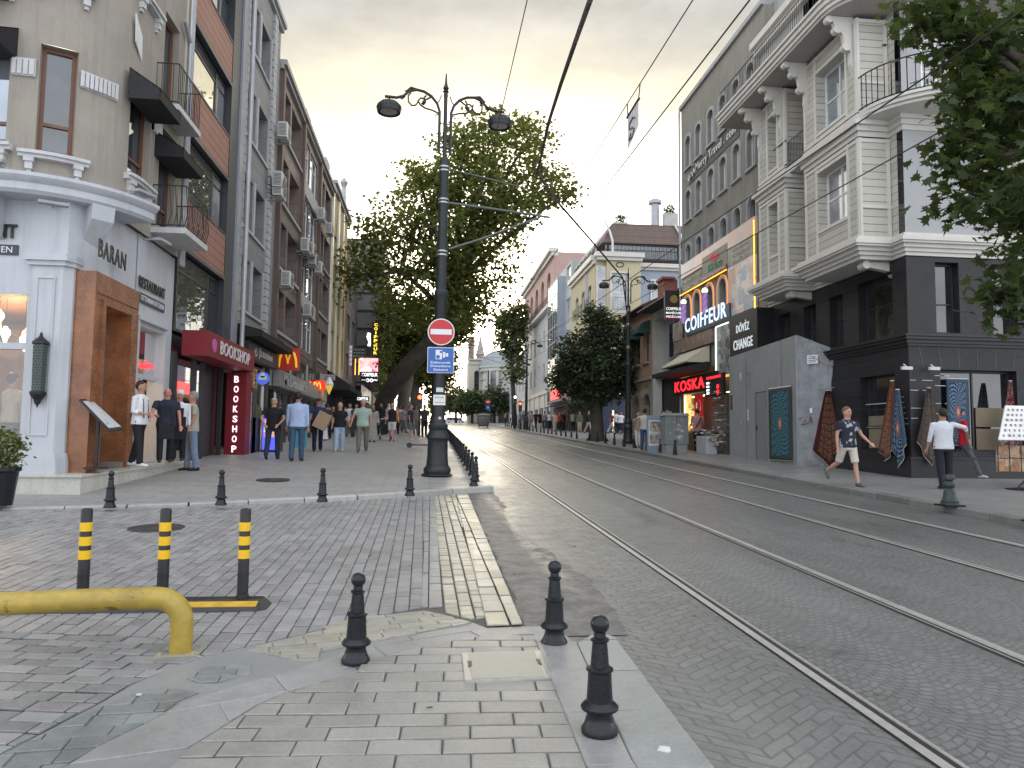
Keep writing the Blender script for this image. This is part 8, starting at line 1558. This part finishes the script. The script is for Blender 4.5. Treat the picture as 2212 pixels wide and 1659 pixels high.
PP('man in mint green tee and olive trousers walking toward the camera',782,863,977,0,top=('tee',(.33,.42,.36)),bot=('trousers',(.15,.15,.12)),hair=('grey',(.35,.30,.25)),skin='r',shoe=(.1,.1,.1),legs=((12,3),(-10,14)),arms=((12,20,10),(0,8,8)),wide=1.08)
PP('man in white shirt with dark lanyard behind the walking couple',754,871,944,0,top=('tee',wt),bot=('trousers',(.12,.11,.09)),**walk); PP('woman in long grey robe and brown head scarf',804,875,955,0,top=('robe',(.30,.28,.24)),bot=('robe',(.30,.28,.24)),hair=('scarf',(.10,.06,.04)),arms=((0,10,10),(0,10,10)),legs=((3,1),(-3,1)))
PP('figure in black robe with pale face mask beside the pushchair',822,872,940,-10,top=('robe',bk),bot=('robe',bk),hair=('scarf',bk),arms=((20,8,40),(20,8,40)),legs=((3,1),(-3,1))); PP('woman in white head scarf and white top behind the pushchair',838,869,938,-20,top=('long',wt),bot=('robe',(.4,.4,.4)),hair=('scarf',wt),**stand)
PP('man in black vest and white shorts walking toward the camera',846,871,954,0,top=('tank',bk),bot=('shorts',(.55,.54,.50)),hair=('bald',bk),skin='r',shoe=(.15,.06,.05),legs=((-8,20),(10,2)),arms=((-10,12,14),(14,12,18))); PP('man in charcoal tee and blue shorts standing side on',886,875,951,70,top=('tee',(.03,.035,.04)),bot=('shorts',(.08,.15,.22)),hair=('short',(.12,.11,.10)),skin='r',shoe=(.5,.5,.48),**stand)
PP('person in grey clothes behind the man in blue shorts',898,873,940,0,top=('long',(.22,.21,.19)),bot=('trousers',(.2,.19,.17)),**stand); PP('man in dark top behind the near lamp post',916,874,944,10,top=('tee',(.04,.04,.04)),bot=('trousers',bk),**stand)
PP('man in dark shirt just right of the cardboard parcel',704,872,950,160,top=('tee',(.05,.04,.04)),bot=('trousers',nv),**walk2); PP('small child in a white dress among the walkers',698,905,952,0,top=('robe',wt),bot=('robe',wt),**stand); PP('woman in patterned brown top behind the parcel carrier',718,877,948,0,top=('tee',(.20,.12,.07)),bot=('trousers',bk),**walk)
PP('person in dark tee between the white shirt and the mint tee',768,873,945,0,top=('tee',(.05,.05,.06)),bot=('trousers',(.05,.05,.06)),**stand)
q=G(534,982,.3); person('stallholder in olive shirt behind the cone display',Vector((-5.9,23.3+2.2,.95+.15)),1.7,20,top=('long',(.12,.13,.07)),det=1,**stand)
for i,(px,yt,yf,c) in enumerate(((812,880,930,(.2,.2,.22)),(858,880,930,(.1,.1,.12)),(870,878,935,(.4,.42,.5)),(828,882,926,(.3,.1,.08)),(880,882,926,(.05,.05,.06)),(790,880,930,(.45,.4,.3)))): PP(['distant walker in grey top under the leaning tree','distant walker in black top beside the vest wearer','distant walker in pale blue top near the blue shorts','distant walker in rust red top under the tree','distant walker in near black clothes left of the lamp post','distant walker in cream top behind the mint tee'][i],px,yt,yf,(i*70)%360,top=('tee',c),bot=('trousers',bk if i%2 else (.2,.18,.15)),det=0,**walk)
# carried things
q=G(697,975,.25); b=MB(); b.M=Matrix.Translation((q.x+.0,q.y-.30,q.z+1.02))@Matrix.Rotation(.45,4,'Y'); b.box(-.22,.22,-.1,.1,-.28,.28); tag(b.build('parcel',M('brown_cardboard',(.36,.25,.15),.8,var=.08)),'flat brown cardboard parcel held by the man in navy','parcel')
q=G(655,985,.25); b=MB(); b.M=Matrix.Translation((q.x-.05,q.y-.3,q.z+.25)); b.hexa([(-.16,-.06,0),(.16,-.06,0),(.16,.06,0),(-.16,.06,0)],[(-.20,-.03,.5),(.20,-.03,.5),(.20,.03,.5),(-.20,.03,.5)]); b.tube([(-.08,0,.5),(-.06,0,.62),(.06,0,.62),(.08,0,.5)],.008,5); tag(b.build('shopping_bag',M('turquoise_bag',(.06,.24,.32),.7)),'turquoise shopping bag beside the man in the pale blue shirt','bag')
q=G(833,950,.25); r=thing('pushchair','black pushchair between the robed woman and the vest wearer','pushchair',q,local=True); b=MB(); b.hexa([(-.25,-.2,.35),(.25,-.2,.35),(.25,.25,.35),(-.25,.25,.35)],[(-.28,.05,.95),(.28,.05,.95),(.28,.35,1.0),(-.28,.35,1.0)]); b.build('seat_and_hood',cm(bk),r); b=MB(); 
for s in(-.27,.27): b.tube([(s,-.35,.1),(s,.3,.75),(s,.5,1.05)],.018,6); b.tube([(s,.3,.1),(s,-.1,.5)],.018,6)
b.tube([(-.27,.5,1.05),(.27,.5,1.05)],.02,6); b.build('frame',alu,r)
for x in(-.27,.27):
    for y in(-.35,.3): b=MB(); b.lathe([(0,-.02),(.1,-.02),(.1,.02),(0,.02)],(x,y,.1),14,axis=0); b.build('wheel',blk,r)
# right-hand side
o=PP('man in dark patterned shirt and white shorts striding past the carpets',1833,880,1050,10,top=('tee',(.03,.035,.06)),bot=('shorts',(.55,.52,.45)),hair=('short',(.16,.09,.05)),skin='l',shoe=(.10,.11,.11),legs=((-24,38),(14,4)),arms=((-4,10,12),(18,18,30)),wide=1.05)
mat,t,bb_=nt('patterned_shirt'); v=coord(t); vo=node(t,'ShaderNodeTexVoronoi',distance='CHEBYCHEV'); vo.inputs['Scale'].default_value=13; t.links.new(v,vo.inputs['Vector']); s_=node(t,'ShaderNodeSeparateColor'); t.links.new(vo.outputs['Color'],s_.inputs[0]); t.links.new(mixc(t,mth(t,'GREATER_THAN',s_.outputs[0],.72),(.012,.016,.035),(.35,.38,.36)),bb_.inputs['Base Color']); bb_.inputs['Roughness'].default_value=.8
for c in o[0].children:
    if c.name.startswith('t_shirt'): c.data.materials[0]=mat
PP('man in white rolled-sleeve shirt seen from behind, pointing right',2041,885,1056,172,top=('shirt',(.60,.61,.66)),bot=('trousers',(.02,.022,.03)),shoe=(.03,.03,.03),legs=((2,2),(-4,8)),arms=((30,76,8),(3,12,12)),wide=1.08)
PP('man in red polo and grey jeans stepping right beside the white shirt',2080,879,1032,75,top=('tee',(.40,.015,.03)),bot=('trousers',(.10,.11,.13)),skin='m',legs=((26,4),(-18,10)),arms=((4,6,10),(24,8,18)),shoe=(.4,.4,.4))
person('man at the right edge resting an arm on the menu board',Vector((PY(2245,900,15.6).x,15.9,gz(15.9)+.12)),1.78,40,top=('tee',bk),bot=('trousers',bk),det=1,legs=((2,2),(-3,1)),arms=((35,20,45),(4,6,12)))
PP('man in pink polo with a black shoulder strap seen from behind',1507,884,975,180,top=('tee',(.42,.20,.20)),bot=('trousers',bk),legs=((5,2),(-4,3)),arms=((3,7,40),(3,7,60)),wide=1.05); b=MB(); q=G(1507,975,.12); b.tube([q+Vector((.13,-.10,1.48)),q+Vector((.0,-.19,1.28)),q+Vector((-.16,-.16,1.0))],.02,5); tag(b.build('shoulder_strap',cm(bk)),'black strap across the back of the man in pink','strap')
PP('man in white tee and dark green trousers leaning by the shoe rack',1566,885,970,10,top=('tee',wt),bot=('trousers',(.04,.06,.04)),skin='d',arms=((25,8,80,20),(10,8,20)),legs=((4,2),(-3,1))); PP('person in dark clothes standing left of the utility cabinet',1441,885,969,20,top=('long',bk),bot=('trousers',bk),**stand); PP('woman in beige trousers with a lilac bag beside the advertising board',1433,888,966,10,top=('tee',(.10,.06,.05)),bot=('wide',kh),hair=('long',(.06,.04,.03)),**stand)
PP('man in pale tee and blue jeans leaning on the advertising board',1393,884,972,150,top=('tee',(.46,.43,.38)),bot=('trousers',(.04,.07,.16)),legs=((6,2),(-8,4)),arms=((4,6,12),(40,50,20)),wide=1.05); PP('woman in brown top and white trousers left of the leaning man',1379,892,967,170,top=('tee',(.30,.22,.17)),bot=('wide',(.55,.54,.52)),hair=('long',(.30,.20,.12)),**stand)
b=MB(); q=G(1428,968,.12); b.M=Matrix.Translation(q+Vector((0,-.1,.55))); b.hexa([(-.13,-.05,0),(.13,-.05,0),(.13,.05,0),(-.13,.05,0)],[(-.16,-.04,.38),(.16,-.04,.38),(.16,.04,.38),(-.16,.04,.38)]); tag(b.build('lilac_bag',M('lilac_cloth',(.30,.22,.50),.8)),'lilac bag hanging beside the advertising board','bag')
L=[('man in maroon shirt and white trousers striding past the blue cafe',1321,886,937,70,('tee',(.14,.03,.035)),('trousers',(.5,.48,.44)),'short',walk),('person in white tee and jeans right of the street tree trunk',1299,887,934,0,('tee',wt),('trousers',nv),'short',stand),('man in black shirt and beige trousers left of the street tree',1271,885,936,60,('long',bk),('trousers',kh),'short',walk2),('man in cream polo and black trousers seen from behind',1238,889,932,180,('tee',(.42,.40,.34)),('trousers',bk),'short',stand),('woman in long black dress with a pale shoulder bag',1216,888,931,0,('robe',bk),('robe',bk),'long',stand),('woman in pink top and beige trousers by the white house',1198,890,932,0,('tee',(.40,.27,.22)),('wide',kh),'long',walk),('man in black tee and black shorts near the white house',1166,886,925,0,('tee',bk),('shorts',bk),'short',stand),('woman in black beside the man in black shorts',1157,888,925,20,('tee',bk),('trousers',bk),'long',walk),('man in violet blue shirt and beige trousers by the far bollards',1131,885,926,30,('tee',(.10,.10,.20)),('trousers',kh),'short',stand),('person in light blue top left of the violet shirt',1122,888,925,0,('tee',(.35,.42,.5)),('shorts',(.2,.2,.22)),'short',stand),('woman in flowered dress by the far bollards',1142,889,924,0,('tee',(.30,.26,.24)),('skirt',(.25,.22,.22)),'long',walk),('person in navy tee in the far crowd',1113,886,918,0,('tee',nv),('trousers',bk),'short',walk),('person in white tee rising above the far crowd',1104,883,914,160,('tee',wt),('trousers',nv),'short',stand),('person bending in dark clothes at the far kerb',1096,890,916,60,('long',bk),('trousers',bk),'short',walk2),('person in pale shirt right of the waste cart',1084,888,912,0,('tee',wt),('trousers',(.1,.1,.12)),'short',walk),('person in white robe far behind the waste cart',1070,890,911,0,('robe',wt),('robe',wt),'scarf',stand),('person in white shirt next to the waste cart',1063,890,911,0,('tee',wt),('trousers',bk),'short',stand),('person in dark blue beside the pale shirt in the far crowd',1076,889,911,0,('tee',nv),('trousers',nv),'short',stand),('lone dark figure crossing the road at the crest',996,885,913,80,('long',bk),('trousers',bk),'short',walk),('person in black by the cafe entrance right of the tree',1351,891,938,0,('tee',(.5,.45,.42)),('trousers',bk),'short',stand),('woman in white top with a bag right of the maroon shirt',1341,889,938,0,('tee',wt),('skirt',bk),'long',walk),('person in grey beside the far lamp post',1148,889,922,0,('tee',(.25,.24,.22)),('shorts',(.15,.15,.15)),'short',stand),('person in brown top behind the cream polo',1227,889,930,0,('tee',(.22,.15,.1)),('trousers',(.15,.12,.1)),'long',walk2)]
for lb,px,yt,yf,fc,tp_,bt_,hr,ps in L: PP(lb,px,yt,yf,fc,top=tp_,bot=bt_,hair=(hr,(.03,.02,.015) if hr!='scarf' else wt),h=(.12 if px>1080 else 0),**ps)

for o in []: pass

# menu stand on the restaurant step
P=[PY(172,862,13.72),PY(196,861,14.12),PY(268,926,14.12),PY(238,930,13.72)]; base=PY(207,1012,13.95); r=thing('menu_lectern','black framed tilted menu on a pole beside the brown marble portal','menu stand',base)
ct=(P[0]+P[1]+P[2]+P[3])/4; n_=(P[1]-P[0]).cross(P[3]-P[0]).normalized(); n_=n_ if n_.z>0 else -n_
b=MB(); b.hexa([p-n_*.03 for p in P],[p for p in P]); b.build('frame',blks,r); b=MB(); Q=[ct+(p-ct)*.86 for p in P]; b.hexa([p+n_*.001 for p in Q],[p+n_*.006 for p in Q]); b.build('menu_sheet',M('menu_sheet_grey',(.45,.46,.46),.3),r)
b=MB()
for k in range(7):
    for l in range(3):
        a=Q[0].lerp(Q[3],.08+.125*k); c=Q[1].lerp(Q[2],.08+.125*k); p0=a.lerp(c,.1+.29*l); p1=a.lerp(c,.3+.29*l); d=(Q[3]-Q[0]).normalized()*.03; b.add([p0+n_*.008,p1+n_*.008,p1+d+n_*.008,p0+d+n_*.008],[(0,1,2,3)])
b.build('printed_text',M('print_grey',(.25,.25,.26),.7),r)
b=MB(); b.tube([base,Vector((base.x,base.y,ct.z-.05))],.03,8); b.lathe([(0,0),(.2,0),(.2,.02),(0,.03)],tuple(base),16); b.build('pole',blks,r)

# small litter and the white splash on the edge slab
def litter(name,label,px,py,h,sz,mat,cat,seed):
    q=G(px,py,h); rr=random.Random(seed); b=MB(); n=9; P=[(q.x+sz[0]*math.cos(a)*rr.uniform(.5,1),q.y+sz[1]*math.sin(a)*rr.uniform(.5,1)) for a in [2*math.pi*k/n for k in range(n)]]
    b.zprism(P,0,1); b.v=[Vector((p.x,p.y,gz(p.y)+h+(.003 if p.z else -.004))) for p in b.v]; return tag(b.build(name,mat),label,cat)
litter('paint_splash','white splash of paint on the edge slab right of the nearest bollard',1436,1618,.034,(.045,.035),M('splash_white',(.62,.62,.60),.6),'splash',1)
leafb=M('dry_leaf',(.16,.10,.04),.8,var=.3)
for i,(px,py,h,lb) in enumerate(((928,1528,.027,'dark scrap lying on the long pavers below the inspection cover'),(640,1385,.016,'dry leaf on the setts between the yellow pipe and the bollard'),(1110,1240,.02,'dry leaf in the broken gutter beside the edge blocks'),(1500,1330,.004,'small brown leaf on the road setts right of the nearest bollard'),(1900,1500,.004,'small leaf between the tram rails at the lower right'),(300,1500,.022,'pale scrap of paper on the cross setts below the yellow pipe'),(1240,1180,.004,'leaf on the road beside the nearer tram rail'),(800,1200,.018,'leaf on the side street setts above the second bollard'))):
    litter('dry_leaf' if i!=5 else 'paper_scrap',lb,px,py,h,(.022,.016) if i else (.02,.008),leafb if i!=5 else M('scrap_pale',(.5,.5,.48),.7),'leaf' if i!=5 else 'paper',i+5)

for lb,px,yt,yf,fc,c,bt,dt in (('man in rust tee far up the left pavement behind the couple',744,878,938,0,(.30,.10,.05),bk,walk),('woman in cream top behind the cardboard parcel',710,879,944,0,(.5,.46,.38),nv,walk2),('man in teal tee left of the mint tee, farther back',776,881,933,180,(.05,.18,.18),(.2,.18,.14),walk),('person in dark red top just behind the grey robe',797,880,936,0,(.22,.04,.05),bk,stand),('tall man in white tee near the trunk of the leaning tree',865,876,934,10,wt,(.08,.08,.1),walk2),('woman in mustard top right of the vest wearer',856,879,938,-20,(.40,.27,.07),bk,stand),('person in grey hoodie beyond the blue shorts',893,880,930,180,(.18,.18,.19),bk,walk),('man in pale shirt among the trunks left of the traffic light',903,881,932,0,(.42,.44,.46),nv,stand),
 ('person in white top by the planter boxes',1187,889,928,0,wt,bk,walk),('man in grey tee among the far right bollards',1176,888,927,180,(.25,.25,.26),(.05,.06,.1),walk2),('person in green top under the cafe canopy',1252,889,934,0,(.06,.12,.07),kh,stand),('woman in red top under the cafe canopy',1208,890,931,30,(.35,.04,.04),bk,walk),('man in white shirt right of the street tree, by the lamps',1331,887,937,170,wt,bk,stand),('dark figure between the violet shirt and the lamp post',1127,887,922,0,bk,bk,walk),('person in orange top deep in the far right crowd',1092,889,914,0,(.40,.16,.05),nv,stand)):
    PP(lb,px,yt,yf,fc,top=('tee',c),bot=('trousers',bt),h=(.12 if px>1080 else None),**dt)
